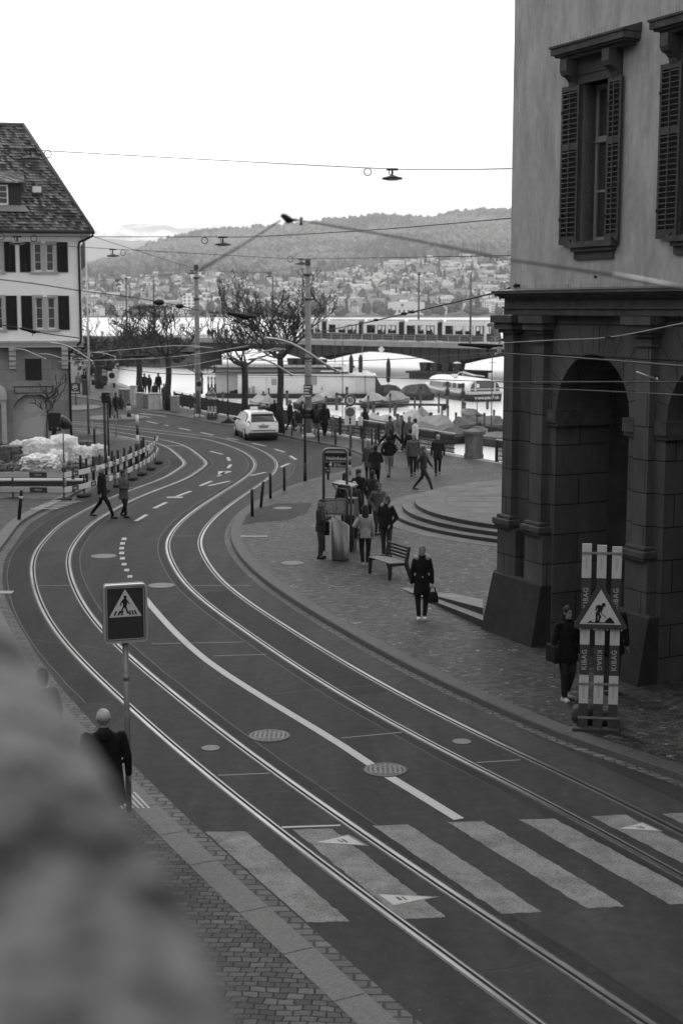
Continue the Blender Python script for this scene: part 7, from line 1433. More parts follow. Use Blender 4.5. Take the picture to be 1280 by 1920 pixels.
# background pieces at the far left end of the quay
mb = MB(); q = D(300, 690, 262); mb.bb(-16, 14, 0, 6, -4, 2.0); obj('abutment', mb, M('abutment_stone', .09, .9, nscale=.6, namp=.4), br).location = (S(262), FP - .0, 0)
r4 = random.Random(4)
def shrub(px, pyb, Y, w_, h, lab, dense=260):
    p = D(px, pyb, Y); p.z = PZ; t = thing('evergreen_shrub', lab, 'shrub', p); mb = MB()
    for i in range(dense):
        a, b, c_ = r4.gauss(0, .42), r4.gauss(0, .42), r4.random(); s_ = r4.uniform(.18, .42); f = math.sqrt(max(.05, 1 - (2 * c_ - 1) ** 2)); q = Vector((a * w_ * f, b * w_ * f * .8, .2 + c_ * h)); n_ = Vector((r4.gauss(0, 1), r4.gauss(0, 1), r4.gauss(0, 1))).normalized(); u = n_.orthogonal().normalized() * s_; v = n_.cross(u).normalized() * s_ * .7
        mb.add([q - u, q + v, q + u, q - v], [(0, 1, 2, 3)], i % 2)
    obj('foliage', mb, [M('leaf_dark', .035, .8), M('leaf_mid', .07, .8)], t, fix=False); mb = MB(); mb.tube([(0, 0, 0), (0, 0, h * .6)], [.12, .04], 6); obj('stem', mb, M('bark_dark', .045, .9, nscale=8, namp=.4), t)
for a in ((172, 712, 150, 2.6, 3.6, 'dark dense shrub behind the park benches'), (205, 706, 160, 2.4, 3.4, 'dark shrub right of the benches before the bridge'), (240, 702, 170, 2.6, 4.0, 'tall dark shrub behind the second bare tree'), (292, 699, 178, 2.8, 3.8, 'dark shrub left of the first tall pole, under the bridge end'), (332, 697, 182, 2.0, 3.0, 'small dark shrub beside the bridge end')): shrub(*a)
# ================================================================== BARE TREES
BARK = M('plane_tree_bark', .035, .9, nscale=7, namp=.55, bump=.4, bscale=18); TWG = M('twig_bark', .045, .9)
def bare_tree(px, pyb, fork_y, top_y, hw_px, r0, seed, label, limbs=5, up=.75, lean=0., z=PZ, depth=5, Y=None):
    p = G(px, pyb, z) if Y is None else Vector((D(px, pyb, Y).x, Y, z)); k = p.y / F; rr = random.Random(seed); zf = ZY(fork_y, p.y) - z; zt = ZY(top_y, p.y) - z; hw = hw_px * k
    t = thing('bare_tree', label, 'tree', p); mb = MB(); P = [Vector((0, 0, -.05)), Vector((rr.uniform(-.05, .05), 0, zf * .35)), Vector((rr.uniform(-.08, .08) + lean * .5, 0, zf * .7)), Vector((lean, 0, zf))]
    mb.tube([P[0]] + crv(P[1:], .35), [r0 * 1.5] + [r0 * (1.08 - .16 * i / 9) for i in range(len(crv(P[1:], .35)))], 10); mb.ell(P[-1], (r0 * 1.15, r0 * 1.15, r0 * 1.3), 10, 6); tr = obj('trunk', mb, BARK, t)
    cr = MB(); segs = [0]
    def branch(p0, d, L_, r, lv):
        n = (7, 6, 5, 4, 3)[lv - 1] if lv < 6 else 3; pts = [p0]; q = p0; dd = d.copy(); wob = .26 if lv < 4 else .32
        for i in range(n):
            dd = (dd + Vector((rr.gauss(0, wob), rr.gauss(0, wob), rr.gauss(.09 if lv > 1 else .05, .16)))).normalized()
            e = q + dd * L_ * .35
            if abs(e.x) > hw: dd = (dd + Vector((-math.copysign(.5, e.x), 0, .3))).normalized()
            if e.z > zt: dd = (dd + Vector((0, 0, -.6))).normalized()
            if e.z < zf * .95: dd = (dd + Vector((0, 0, .5))).normalized()
            q = q + dd * L_ / n; pts.append(q)
        rs = [max(.017 if lv > 3 else .026, r * (1 - .62 * i / n)) for i in range(n + 1)]; cr.tube(pts, rs, 7 if r > .05 else 4 if r > .02 else 3, 0 if r > .03 else 1, cap=False)
        if lv >= depth: return
        for i in range((4, 3, 3, 3 if up < 1 else 2)[lv - 1] + (1 if lv < 3 and up > 1 else 0)):
            j = n if i == 0 else rr.randint(max(1, n // 3), n); a = rr.uniform(0, 6.28); nd = ((pts[j] - pts[j - 1]).normalized() * .8 + Vector((math.cos(a), math.sin(a), rr.uniform(-.25, .7) * up)) * rr.uniform(.5, .95)).normalized()
            branch(pts[j], nd, L_ * (rr.uniform(.42, .62) if lv > 1 else rr.uniform(.4, .6)), max(.012, rs[j] * rr.uniform(.5, .75)), lv + 1)
    for i in range(limbs):
        a = 6.283 * i / limbs + rr.uniform(-.4, .4); el = rr.uniform(.35, 1.0); d = Vector((math.cos(a) * 1.1, math.sin(a), el)).normalized(); L_ = ((hw * .95) if el < .7 else (zt - zf) * .72) * rr.uniform(.85, 1.1)
        branch(P[-1] - Vector((0, 0, rr.uniform(0, .25))), d, L_, r0 * rr.uniform(.38, .55), 1)
    obj('crown', cr, [BARK, TWG], t, fix=False); return t
bare_tree(526, 811, 668, 505, 112, .18, 21, 'tallest bare tree with a dense twiggy crown beside the white car', 9, 1.3)
bare_tree(459, 789, 684, 584, 84, .20, 5, 'bare tree with a forked trunk and wide crooked limbs behind the white car', 6, .8)
bare_tree(316, 769, 668, 572, 84, .20, 8, 'bare crooked tree left of the first tall pole', 8, .8)
bare_tree(262, 743, 672, 574, 92, .23, 13, 'bare spreading tree behind the utility cabinets', 8, .8)
bare_tree(186, 728, 672, 572, 72, .26, 17, 'bare tree with a thick trunk next to the tiled house corner', 7, .8)
bare_tree(378, 735, 700, 668, 26, .09, 23, 'small thin bare tree at the water behind the first tall pole', 4, 1.0, Y=118, depth=4)
bare_tree(92, 838, 770, 676, 34, .035, 31, 'slender leafless sapling in front of the house arch', 4, 2.2, z=LZ, Y=66, depth=2)

for px, yt, yb, lab in ((642, 640, 786, 'thin dark mast rising from the water between the shed and the speed sign'), (679, 604, 742, 'thin pale mast in front of the bridge beside the right closed parasol'), (628, 610, 742, 'short thin mast in front of the bridge just left of the twin parasols'), (920, 664, 822, 'thin dark mast among the boats close to the arcade edge'), (893, 745, 812, 'short thin boat mast over the dark covered boats')):
    p = G(px, yb, WZ); mb = MB(); h = ZY(yt, p.y) - WZ; mb.tube([(0, 0, -.3), (0, 0, h)], [.05, .035], 6); mb.tube([(-.25, 0, h * .9), (.25, 0, h * .9)], .02, 4); one('boat_mast', mb, DGR if px != 679 else GALV, lab, 'mast', p)
# ================================================================== PEOPLE
SKIN = {v: M('skin_%s' % n, w_, .6) for v, n, w_ in ((.36, 'light', .27), (.28, 'mid', .20))}
CL = {}
def cloth(v, ns=9, amp=.25):
    if v not in CL: CL[v] = M('cloth_%03d' % int(v * 1000), v, .92, nscale=ns, namp=amp, bump=.25, bscale=26, spec=.2)
    return CL[v]
def remesh(o, vox, it=2):
    m = o.modifiers.new('r', 'REMESH'); m.mode = 'VOXEL'; m.voxel_size = vox; m.use_smooth_shade = True
    s_ = o.modifiers.new('s', 'SMOOTH'); s_.factor = .5; s_.iterations = it; BAKE.append(o)
def person(label, pos, rz, h=1.72, stride=0., arms=('down', 'down'), coat=.03, coat_len=.80, trousers=.025, shoes=.02, hair='short', hairv=.02, skin=.30, hat=None, hatv=.05, fur=None, woman=False, wide=1., near=False, group='people walking and standing in the street', skirt=False, cat='person', headturn=0., seated=False, flare=1.0, hood=None, lean=0., scarf=None, puffer=False):
    """Figure in metres for 1.75 m, front toward -y, scaled to h."""
    k = h / 1.75; t = thing('person', label, cat, pos, rz, group); vx = .011 if near else .014
    mb = MB(); V = Vector; hipz = .92; sh = .185 * (.92 if woman else 1.0) * wide; hip = .095
    # legs: a forward foot and a trailing foot
    legs = []
    for s_, f in ((-1, 1), (1, -1)):
        hp_ = V((s_ * hip, 0, hipz)); st = f * stride
        if seated: kn = V((s_ * .11, -.42, .50)); an = V((s_ * .11, -.45, .08))
        elif stride:
            an = V((s_ * .075, -st, .085 + (.06 if f < 0 else 0))); kn = (hp_ + an) / 2 + V((0, -.05 if f > 0 else -.10, .0))
        else: an = V((s_ * (.10 if not woman else .07), .01, .085)); kn = V((s_ * .095, -.012, .50))
        legs.append((hp_, kn, an, f))
    ar = []
    for s_, md in zip((-1, 1), arms):
        S_ = V((s_ * sh, 0, 1.415))
        E, W = {'down': ((s_ * (sh + .055), .02, 1.13), (s_ * (sh + .07), -.03, .875)), 'fwd': ((s_ * (sh + .05), -.13, 1.15), (s_ * (sh + .02), -.28, .97)), 'bck': ((s_ * (sh + .05), .16, 1.15), (s_ * (sh + .05), .15, .90)), 'pocket': ((s_ * (sh + .10), .07, 1.14), (s_ * (sh + .0), -.10, .95)), 'front': ((s_ * (sh + .04), -.05, 1.12), (s_ * .08, -.29, 1.10)), 'phone': ((s_ * (sh + .03), -.06, 1.13), (s_ * .06, -.30, 1.22)), 'hip': ((s_ * (sh + .15), .07, 1.15), (s_ * (sh - .02), -.06, 1.04)), 'behind': ((s_ * (sh + .06), .14, 1.13), (s_ * .05, .19, .98)), 'out': ((s_ * (sh + .20), .05, 1.18), (s_ * (sh + .34), -.02, .98))}[md]
        ar.append((S_, V(E), V(W), s_))
    hd = V((0, -.02, 1.63)); R3 = Matrix.Rotation(headturn, 3, 'Z')
    hz_ = lambda x, y, z: hd + R3 @ V((x, y, z))
    # one continuous body: head, neck, trunk, limbs, hands with fingers
    mb.ell(hz_(0, .008, .025), (.074, .094, .098), 14, 10); mb.ell(hz_(0, -.022, -.045), (.054, .066, .068), 12, 8); mb.ell(hz_(0, -.096, -.02), (.014, .02, .024), 8, 6); mb.ell(hz_(0, -.08, -.085), (.026, .02, .018), 8, 6)
    for s_ in (-1, 1): mb.ell(hz_(s_ * .076, .01, -.005), (.012, .022, .032), 8, 6)
    mb.cap(V((0, .018, 1.40)), hd + V((0, .01, -.05)), .062, .054, 10)
    mb.ov([(.86, .13, .10, 0, .0), (.95, .155, .11, 0, 0), (1.1, .13, .095, 0, 0), (1.28, .155, .11, 0, 0), (1.40, .16, .09, 0, .01), (1.47, .07, .06, 0, .015)])
    for a, b, c, f in legs: mb.cap(a, b, .085, .058, 9); mb.cap(b, c, .056, .038, 9); mb.cap(c + V((0, .03, -.03)), c + V((0, -.13, -.055)), .036, .03, 8)
    for a, b, c, s_ in ar:
        mb.cap(a, b, .05, .04, 9); mb.cap(b, c, .038, .027, 9); d = (c - b).normalized(); n_ = d.cross(V((s_, 0, 0))).normalized() if abs(d.x) < .9 else V((0, 0, 1)); sd_ = d.cross(n_).normalized()
        pm = c + d * .05; mb.ell(pm, (.026, .03, .045), 8, 6)
        for q, (o_, L_) in enumerate(((-.028, .062), (-.010, .078), (.009, .074), (.026, .056))):
            r_ = c + d * .075 + n_ * o_ ; m_ = r_ + d * L_ * .55 - sd_ * .006; mb.tube([r_, m_, m_ + d * L_ * .42 - sd_ * .022], [.0098, .009, .008], 6)
        mb.tube([c + d * .03 - n_ * .024, c + d * .06 - n_ * .045, c + d * .085 - n_ * .05], [.012, .011, .009], 6)
    mb.xf(Matrix.Scale(k, 4)); bd = obj('body', mb, SKIN[.36] if skin > .3 else SKIN[.28], t); remesh(bd, (.009 if near else .012) * k, 1)
    def part(nm, mb, mat, vox=None, it=2):
        mb.xf(Matrix.Scale(k, 4)); o = obj(nm, mb, mat, t)
        if vox: remesh(o, vox * k, it)
        return o
    # face
    f = MB()
    for s_ in (-1, 1): f.ell(hz_(s_ * .030, -.084, .012), (.012, .006, .006), 8, 5); f.tube([hz_(s_ * .016, -.092, .030), hz_(s_ * .046, -.080, .032)], .005, 4)
    part('eyes', f, M('eye_dark', .02, .4)); f = MB(); f.tube([hz_(-.022, -.088, -.062), hz_(0, -.094, -.064), hz_(.022, -.088, -.062)], .0055, 5); part('mouth', f, M('lips', .14, .6))
    # trousers / skirt
    if trousers is not None:
        m = MB(); m.ov([(.80, .10, .085, 0, .005), (.86, .155 * wide, .118, 0, .005), (.96, .16 * wide, .12, 0, 0), (1.04, .145 * wide, .112, 0, 0)], 14)
        for a, b, c, f_ in legs: m.cap(a - V((0, 0, .02)), b, .098, .072 * flare, 10); m.cap(b, c + V((0, .0, .02)), .070 * flare, .052 * flare, 10)
        part('trousers', m, cloth(trousers), vx * 1.15)
    m = MB()
    for a, b, c, f_ in legs:
        pit = .35 if (stride and f_ < 0) else 0; y1, z1 = (-.165, -.055 - pit * .10); m.ell(c + V((0, .03, -.035)), (.042, .055, .048), 10, 7); m.ell(c + V((0, -.075, -.052 - pit * .06)), (.044, .10, .036), 10, 7); m.bb(c.x - .04, c.x + .04, c.y - .15, c.y + .075, max(-.0, c.z - .088) if not pit else c.z - .10, c.z - .055 if not pit else c.z - .07)
    part('shoes', m, cloth(shoes))
    # coat
    zh = coat_len; m = MB(); sw = wide * (.95 if woman else 1.); fl = 1.0 + (.10 if zh < .75 else 0)
    rows = [(zh, .185 * sw * fl, .145 * fl, 0, .0), (zh + .04, .19 * sw * fl, .15 * fl, 0, 0), (.98 if zh < .95 else zh + .06, .175 * sw, .14, 0, 0), (1.10, (.15 if woman else .168) * sw, .128, 0, 0), (1.26, .182 * sw, .14, 0, 0), (1.38, .185 * sw, .125, 0, .01), (1.45, .13 * sw, .095, 0, .015), (1.50, .075, .068, 0, .01)]
    if puffer:
        rr_ = []
        for i in range(16):
            u = i / 15; z = zh + (1.40 - zh) * u; rr_.append((z, (.19 - .02 * math.sin(math.pi * u)) * sw * (1.05 if i % 2 else .97), .145 * (1.06 if i % 2 else .97), 0, 0))
        rows = rr_ + rows[-2:]
    m.ov(rows, 18)
    for a, b, c, s_ in ar:
        m.cap(a + V((-s_ * .02, 0, -.01)), b, .075, .060, 10); m.cap(b, c + (b - c) * .03, .058, .045, 10)
    m.tube([V((0, .02, 1.46)), V((0, .0, 1.53))], [.085, .078], 12)
    part('coat', m, cloth(coat), vx * 1.25)
    # hair, hats, hoods
    m = MB()
    if hair in ('short', 'long', 'bun', 'curly'):
        sc_ = 1.12 if hair != 'curly' else 1.22
        m.ell(hz_(0, .022, .042), (.078 * sc_, .092 * sc_, .088 * sc_), 14, 9)
        m.ell(hz_(0, .055, -.01), (.076 * sc_, .062 * sc_, .085 * sc_), 12, 8)
        if hair == 'long': m.ov([(1.34, .06, .03, 0, .09), (1.42, .10, .055, 0, .085), (1.52, .105, .075, 0, .06), (1.62, .095, .08, 0, .045), (1.70, .07, .06, 0, .03)], 12)
        if hair == 'bun': m.ell(hz_(0, .12, .03), (.04, .04, .04), 8, 6)
        part('hair', m, M('hair_%d' % int(hairv * 100), hairv, .7, nscale=30, namp=.4), .012)
    if hat == 'beanie': m = MB(); m.ell(hz_(0, .012, .062), (.092, .108, .092), 14, 9); m.tube([hz_(0, .012, .02), hz_(0, .012, .05)], [.098, .10], 14); m.ell(hz_(.02, .03, .14), (.03, .03, .025), 8, 6); part('beanie', m, cloth(hatv), .012)
    if hat == 'cap': m = MB(); m.ell(hz_(0, .012, .062), (.088, .102, .075), 14, 9); m.ell(hz_(0, -.10, .045), (.06, .07, .012), 10, 6); part('cap', m, cloth(hatv), .012)
    if hat == 'hood': m = MB(); m.ell(hz_(0, .03, .02), (.105, .115, .125), 14, 10); m.ell(hz_(0, .05, -.10), (.11, .10, .07), 12, 8); part('hood', m, cloth(hatv), .014)
    if hood: m = MB(); m.ell(V((0, .10, 1.46)), (.13, .09, .085), 12, 8); part('hood', m, cloth(hood), .014)
    if fur: 
        m = MB(); rr_ = random.Random(2)
        for i in range(15):
            a = math.pi * (-.62 + 1.24 * i / 14) + math.pi / 2; q = V((.135 * math.cos(a), .02 + .125 * math.sin(a), 1.505)); m.ell(q + V((0, 0, -.035 * (1 - math.sin(a)))), (.060, .058, .060), 8, 6)
        for i in range(240):
            a = rr_.uniform(-.4, math.pi + .4); c_ = V((.135 * math.cos(a), .02 + .125 * math.sin(a), 1.505 - .035 * (1 - math.sin(a)))); d = V((rr_.gauss(0, 1), rr_.gauss(0, 1), rr_.gauss(0, 1))).normalized(); u = d.orthogonal().normalized() * .008; m.add([c_ + d * .048 - u, c_ + d * .048 + u, c_ + d * .09], [(0, 1, 2)])
        part('fur_collar', m, M('fur_trim', fur, .9, nscale=40, namp=.5))
    if scarf: m = MB(); m.tube([V((.075 * math.cos(a * .6283), .01 + .07 * math.sin(a * .6283), 1.49)) for a in range(11)], .028, 8); m.ell((0, -.07, 1.44), (.05, .03, .07), 8, 6); part('scarf', m, cloth(scarf))
    t['k'] = k; return t, ar, k
def PZ_(px, py, z=PZ): return G(px, py, z)
def HEAD(px, py, h, z=PZ):      # ground point of a figure whose head top is at the pixel
    p = G(px, py, z + h); return Vector((p.x, p.y, z))
def world(t, v): return t.matrix_basis @ Vector(v)
def handbag(t, ar, k, i, label, v=.015, name='handbag', w_=.24, h=.2, dz=.0):
    S_, E, W, s_ = ar[i]; g = W + (W - E).normalized() * .09; q = world(t, g * k); b = thing(name, label, 'bag', q, t.rotation_euler.z + rad(8)); mb = MB()
    mb.rings([[(x * w_ / 2 * s1, y * .06 * s1, z) for x, y in ((-1, -1), (1, -1), (1, 1), (-1, 1))] for z, s1 in ((-.16 - h, .95), (-.14 - h, 1.05), (-.16, .85), (-.12, .7))]); bo = obj('bag_body', mb, cloth(v), b); mb = MB()
    for y in (-.03, .03): mb.tube([(-w_ * .3, y, -.14), (-w_ * .22, y * .6, -.03), (0, 0, .005), (w_ * .22, y * .6, -.03), (w_ * .3, y, -.14)], .009, 5)
    obj('bag_handle', mb, cloth(v), b); return b
def shoulder_bag(t, k, side, label, v, w_=.28, h=.34, z=.92, y=.0):
    q = world(t, Vector((side * .27, y, z)) * k); b = thing('shoulder_bag', label, 'bag', q, t.rotation_euler.z); mb = MB(); mb.bbox(-.05, .05, -w_ / 2, w_ / 2, -h / 2, h / 2, .03); obj('bag_body', mb, cloth(v), b); mb = MB(); mb.tube([(-.02 * side, -.07, h / 2), (-.07 * side, -.05, .52), (-.07 * side, .05, .52), (-.02 * side, .07, h / 2)], .012, 5); obj('strap', mb, cloth(v), b)
def backpack(t, k, label, v, z=1.22):
    q = world(t, Vector((0, .19, z)) * k); b = thing('backpack', label, 'backpack', q, t.rotation_euler.z); mb = MB(); lumpy(mb, (0, 0, 0), (.15, .09, .22), 2, .02, 0, 3, 4); obj('pack_body', mb, cloth(v), b); mb = MB(); mb.bbox(-.09, .09, .07, .11, -.14, .02, .02); obj('pocket', mb, cloth(v * 1.3), b)
D180 = math.pi
# --- foreground and bus stop
t, ar, k = person('woman facing the camera in a black coat with pale fur collar and white shoes', PZ_(790, 1161), rad(3), 1.70, coat=.008, coat_len=.60, trousers=.018, shoes=.55, hair='bun', hairv=.14, skin=.36, fur=.26, woman=True, near=True, wide=1.02)
handbag(t, ar, k, 1, 'small black handbag hanging from the hand of the woman with the fur collar')
mb = MB(); mb.ell((0, -.115, .86 * k + .43), (.02, .01, .02), 8, 6); mb.ell((.0, -.13, 1.03 * k), (.02, .01, .02), 8, 6); obj('coat_button', mb, M('button_metal', .3, .4, .6), t)
t, ar, k = person('elderly man in a cap and dark jacket bending over his hands beside the litter bin', PZ_(601, 1047), rad(80), 1.70, arms=('phone', 'phone'), coat=.035, coat_len=.80, trousers=.05, shoes=.02, hair='short', hairv=.2, hat='cap', hatv=.03, near=True, wide=1.05, headturn=rad(10))
shoulder_bag(t, k, 1, 'dark bag hanging at the side of the man in the cap', .02, .22, .4, .85, -.1)
t, ar, k = person('woman with long dark hair in a light grey jacket seen from behind', PZ_(684, 1060), D180 + rad(5), 1.68, arms=('down', 'hip'), coat=.26, coat_len=.80, trousers=.012, shoes=.25, hair='long', hairv=.015, woman=True, near=True)
shoulder_bag(t, k, 1, 'black shoulder bag of the woman in the light grey jacket', .012, .24, .3, .95)
t, ar, k = person('man in a black jacket with fur collar looking left beside the bench', PZ_(724, 1044), rad(-35), 1.76, arms=('pocket', 'pocket'), coat=.009, coat_len=.82, trousers=.03, shoes=.02, hair='short', hairv=.05, fur=.12, near=True, wide=1.08, headturn=rad(-20))
person('woman in a hooded quilted jacket with a bag strap standing behind the man', HEAD(709, 905, 1.64), rad(15), 1.64, arms=('pocket', 'pocket'), coat=.065, coat_len=.78, trousers=.03, hair=None, hat='hood', hatv=.05, woman=True, near=True, wide=1.12, puffer=True)
person('person in a long black coat with raised face at the back of the queue', HEAD(672, 880, 1.74), rad(25), 1.74, arms=('pocket', 'down'), coat=.008, coat_len=.42, trousers=.02, hair='curly', hairv=.02, near=True, wide=1.05, scarf=.02)
person('man with dark hair in a dark checked jacket turned away in the queue', HEAD(698, 882, 1.74), D180 - rad(35), 1.74, arms=('pocket', 'pocket'), coat=.022, coat_len=.80, trousers=.015, hair='short', hairv=.012, near=True, wide=1.08)
person('woman with long black hair half hidden behind the stop sign frame', HEAD(646, 887, 1.66), D180 + rad(15), 1.66, coat=.012, coat_len=.6, trousers=.02, hair='long', hairv=.008, woman=True)
person('grey haired short person behind the ticket machine canopy', HEAD(664, 903, 1.56), D180 - rad(10), 1.56, coat=.03, coat_len=.7, trousers=.02, hair='short', hairv=.25)
# --- plaza walkers
person('woman with long fair hair in a grey coat at the kerb, walking away', HEAD(691, 826, 1.70), D180, 1.70, stride=.12, coat=.055, coat_len=.62, trousers=.015, hair='long', hairv=.14, woman=True)
person('man in a dark hooded jacket walking away in front of the fair haired woman', HEAD(704, 834, 1.78), D180 - rad(10), 1.78, stride=.14, arms=('front', 'front'), coat=.014, coat_len=.80, trousers=.012, hair='short', hairv=.012, hood=.014, wide=1.1)
person('man in a black hoodie and light trousers walking away', PZ_(728, 896), D180 + rad(8), 1.80, stride=.26, arms=('pocket', 'pocket'), coat=.008, coat_len=.90, trousers=.17, shoes=.03, hair='short', hairv=.01, hood=.008, wide=1.06)
person('bald man in a grey quilted jacket walking toward the camera', PZ_(774, 892), rad(5), 1.78, stride=.08, arms=('down', 'down'), coat=.075, coat_len=.80, trousers=.012, hair=None, wide=1.15, puffer=True, near=True)
person('person with grey hair in a long dark jacket walking toward the camera', PZ_(820, 891), rad(-5), 1.72, stride=.08, arms=('down', 'down'), coat=.018, coat_len=.72, trousers=.012, hair='short', hairv=.28, wide=1.12, puffer=True, near=True)
person('man in a dark sweater striding to the right toward the round steps', PZ_(793, 921), rad(70), 1.74, stride=.38, arms=('bck', 'fwd'), coat=.028, coat_len=.92, trousers=.025, hair='short', hairv=.05, near=True)
person('man with a cap in an open grey jacket over a white top by the railing', PZ_(745, 845), rad(25), 1.82, stride=.34, arms=('fwd', 'bck'), coat=.13, coat_len=.80, trousers=.30, shoes=.4, hair='short', hairv=.05, hat='cap', hatv=.07)
person('person in a black puffer jacket seen from behind among the group', HEAD(732, 802, 1.72), D180, 1.72, stride=.1, arms=('out', 'out'), coat=.006, coat_len=.78, trousers=.02, hair='short', hairv=.02, wide=1.2, puffer=True)
person('woman with curly hair in a grey coat at the left of the group', HEAD(731, 780, 1.70), rad(20), 1.70, coat=.10, coat_len=.5, trousers=.03, hair='curly', hairv=.03, woman=True)
person('slim woman in black standing in the middle of the group', HEAD(752, 779, 1.72), rad(-20), 1.72, arms=('front', 'front'), coat=.012, coat_len=.8, trousers=.015, hair='long', hairv=.012, woman=True)
person('man in a mottled grey jacket behind the bald walker', HEAD(767, 781, 1.78), rad(10), 1.78, stride=.1, coat=.085, coat_len=.78, trousers=.03, hair='short', hairv=.12)
person('man in a bright white jacket at the right of the group', HEAD(778, 785, 1.76), D180 + rad(60), 1.76, stride=.1, coat=.50, coat_len=.75, trousers=.03, hair='short', hairv=.015)
person('person in a black jacket with pale collar walking away just behind the bald man', HEAD(769, 803, 1.74), D180, 1.74, stride=.1, coat=.009, coat_len=.8, trousers=.02, hair='short', hairv=.02, scarf=.35)
t, ar, k = person('woman with long dark hair in a short black coat at the railing', PZ_(683, 823), D180 + rad(35), 1.74, stride=.10, coat=.008, coat_len=.72, trousers=.16, shoes=.03, hair='long', hairv=.008, woman=True)
shoulder_bag(t, k, 1, 'large white shopper bag on the shoulder of the woman at the railing', .55, .34, .48, .98)
# --- cluster by the second pole
person('man in a dark jacket walking left of the second tall pole', PZ_(544, 808), D180 - rad(60), 1.78, stride=.2, coat=.02, coat_len=.8, trousers=.012, hair='short', hairv=.2)
person('child in a dark jacket and pale trousers beside the walking man', PZ_(561, 811), D180, 1.25, stride=.08, coat=.02, coat_len=.75, trousers=.30, shoes=.3, hair='short', hairv=.2, group='children among the walkers')
person('dark dressed person directly left of the second tall pole', HEAD(567, 752, 1.78), D180, 1.78, stride=.1, coat=.012, coat_len=.75, trousers=.02, hair='short', hairv=.02)
t, ar, k = person('man in a cap carrying a backpack right of the second tall pole', PZ_(593, 818), D180, 1.78, stride=.1, coat=.015, coat_len=.72, trousers=.13, shoes=.05, hair='short', hairv=.02, hat='cap', hatv=.02, wide=1.1)
backpack(t, k, 'dark backpack worn by the man in the cap', .03)
person('man in a long dark coat walking away right of the backpack carrier', PZ_(608, 817), D180 + rad(10), 1.80, stride=.2, coat=.012, coat_len=.55, trousers=.015, hair='short', hairv=.02, wide=1.15)
person('small child in a grey coat at the right of the cluster', PZ_(624, 820), D180, 1.20, stride=.08, coat=.10, coat_len=.5, trousers=.14, hair='curly', hairv=.25, group='children among the walkers')
person('person in a dark coat seen over the roof of the white car', HEAD(488, 754, 1.7), rad(40), 1.70, coat=.03, coat_len=.7, trousers=.02, hair='short', hairv=.15)
person('person in black behind the white car near the second trunk', HEAD(500, 757, 1.68), rad(-30), 1.68, coat=.01, coat_len=.7, trousers=.02, hair='short', hairv=.02)
person('man with a pale hat and black coat right of the white car', HEAD(515, 748, 1.82), D180, 1.82, coat=.012, coat_len=.6, trousers=.02, hair='short', hairv=.1, hat='beanie', hatv=.4, wide=1.2)
# --- couple crossing the rails
person('white haired man in black crossing the tram rails with a long stride', PZ_(193, 971, 0), rad(78), 1.78, stride=.40, arms=('down', 'down'), coat=.008, coat_len=.82, trousers=.008, shoes=.01, hair='short', hairv=.42, near=True, wide=1.12)
person('woman in a grey jacket looking at her hands while crossing the rails', PZ_(233, 970, 0), rad(60), 1.64, stride=.14, arms=('front', 'front'), coat=.07, coat_len=.70, trousers=.01, shoes=.01, hair='bun', hairv=.02, woman=True, near=True, wide=1.12)
# --- left foreground
person('person in a pale beanie and long black coat seen from behind', HEAD(194, 1334, 1.76, LZ), D180 + rad(10), 1.76, arms=('down', 'front'), coat=.007, coat_len=.48, trousers=.02, hair=None, hat='beanie', hatv=.36, hood=.008, near=True, wide=1.34)
person('person with a dark cap and pale collar mostly hidden behind the stone parapet', HEAD(80, 1256, 1.72, LZ), D180 + rad(30), 1.72, coat=.12, coat_len=.7, trousers=.03, hair='short', hairv=.03, hat='beanie', hatv=.04, scarf=.5, near=True)
# --- behind the roadworks barrier
t, ar, k = person('woman in a dark coat and sneakers half behind the roadworks boards', PZ_(1060, 1311), rad(20), 1.72, stride=.08, arms=('down', 'down'), coat=.006, coat_len=.72, trousers=.02, shoes=.5, hair='long', hairv=.015, woman=True, near=True, wide=1.15, flare=1.15)
shoulder_bag(t, k, -1, 'dark bag at the hip of the woman behind the roadworks boards', .012, .36, .32, .88, .05)
person('person in a dark jacket hidden behind the right of the roadworks boards', PZ_(1144, 1300), rad(15), 1.80, arms=('down', 'down'), coat=.008, coat_len=.72, trousers=.04, hair='short', hairv=.02, near=True, wide=1.15)
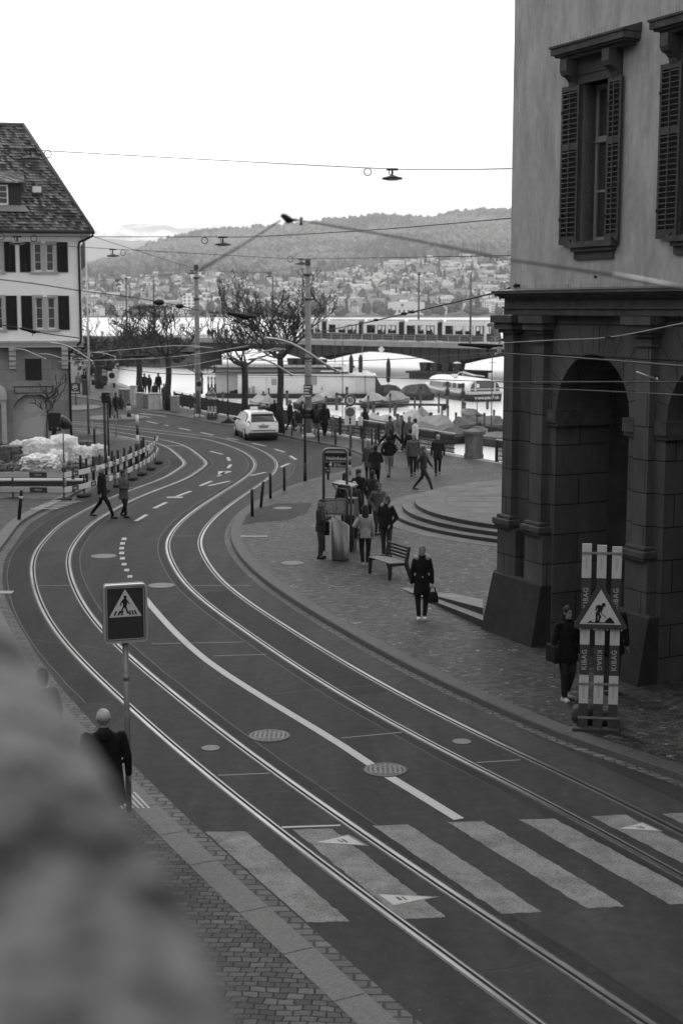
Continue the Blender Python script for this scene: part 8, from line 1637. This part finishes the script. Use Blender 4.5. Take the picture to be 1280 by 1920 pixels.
# --- far left groups
FG = 'distant people on the far pavement'
for px, pyh, h, rz, c, hr, lab, kw in ((271, 700, 1.75, 40, .02, 'short', 'dark figure leaning by the bare tree trunk, left of the others', {}), (280, 702, 1.72, -40, .025, 'curly', 'figure with pale hair standing between tree trunks', dict(hairv=.35)), (290, 717, 1.5, 10, .02, 'short', 'short dark figure in front of the tree group', {}), (297, 699, 1.85, 160, .008, 'short', 'tall black figure standing on a ledge beside the tree group', {}), (308, 719, 1.75, -30, .035, 'curly', 'grey haired person in a dark coat right of the pale cabinet', dict(hairv=.4)), (147, 698, 1.7, 20, .15, 'short', 'person in a pale top near the house corner', {}), (157, 696, 1.7, 190, .02, 'short', 'dark person near the cabinet post by the house corner', {}), (205, 737, 1.75, 120, .02, 'short', 'dark cyclist figure waiting at the far crossing', dict(hat='cap')), (217, 736, 1.78, 60, .03, 'short', 'striding person in dark jacket at the far crossing island', dict(stride=.2)), (226, 739, 1.72, -120, .03, 'curly', 'person in a dark top and pale trousers at the far crossing', dict(trousers=.3, stride=.12))):
    person(lab, HEAD(px, pyh, h, PZ if px not in (205, 217, 226) else .0), rad(rz), h, coat=c, coat_len=.78, hair=hr, group=FG, **({'hairv': .03} | kw))
person('person sitting on the dark bench beyond the far kerb', HEAD(182, 690, 1.6, PZ + .0), rad(-35), 1.70, coat=.02, coat_len=.9, trousers=.02, hair='short', hairv=.05, seated=False, group=FG)
# --- on the bridge
for i, (px, dz) in enumerate(((391.5, 0), (398.5, 0), (404, .05), (409.5, -.02), (424, -.05))):
    s_, _ = B.at(px, 640, FP + 1.2); q = B.O + B.u * s_ + B.n * (FP + 1.2); person('tiny dark figure standing on the bridge pavement left of the tram', Vector((q.x, q.y, DZ)), rad(180 + 40 * i), 1.75 + dz, coat=.015, coat_len=.7, trousers=.02, hair='short', hairv=.03, group='tiny figures on the bridge', wide=1.2)
s_, _ = B.at(936, 640, FP + 1.5); q = B.O + B.u * s_ + B.n * (FP + 1.5); person('figure with a bicycle on the bridge just left of the arcade', Vector((q.x, q.y, DZ)), rad(60), 1.78, coat=.03, coat_len=.8, hair='short', hairv=.03, group='figures near the tram nose on the bridge')
t = thing('bicycle', 'tiny pale bicycle beside the figure on the bridge', 'bicycle', Vector((q.x - .9, q.y, DZ)), rad(10)); n = 16
for x in (-.52, .52): mb = MB(); mb.tube([(x + .33 * math.cos(6.2832 * j / n), 0, .34 + .33 * math.sin(6.2832 * j / n)) for j in range(n + 1)], .025, 5); obj('wheel', mb, M('bike_wheel', .12, .6), t)
mb = MB(); mb.tube([(-.52, 0, .34), (-.18, 0, .78), (.38, 0, .80), (-.0, 0, .32), (-.18, 0, .78)], .02, 5); mb.tube([(.52, 0, .34), (.38, 0, .95)], .02, 5); obj('frame', mb, M('bike_frame', .3, .5), t); mb = MB(); mb.tube([(.38, -.22, .98), (.38, .22, .98)], .02, 5); obj('handlebar', mb, BLK, t); mb = MB(); mb.ell((-.2, 0, .88), (.13, .07, .04), 8, 5); obj('saddle', mb, BLK, t)
flush()
bpy.data.orphans_purge(do_local_ids=True, do_recursive=True) if False else None
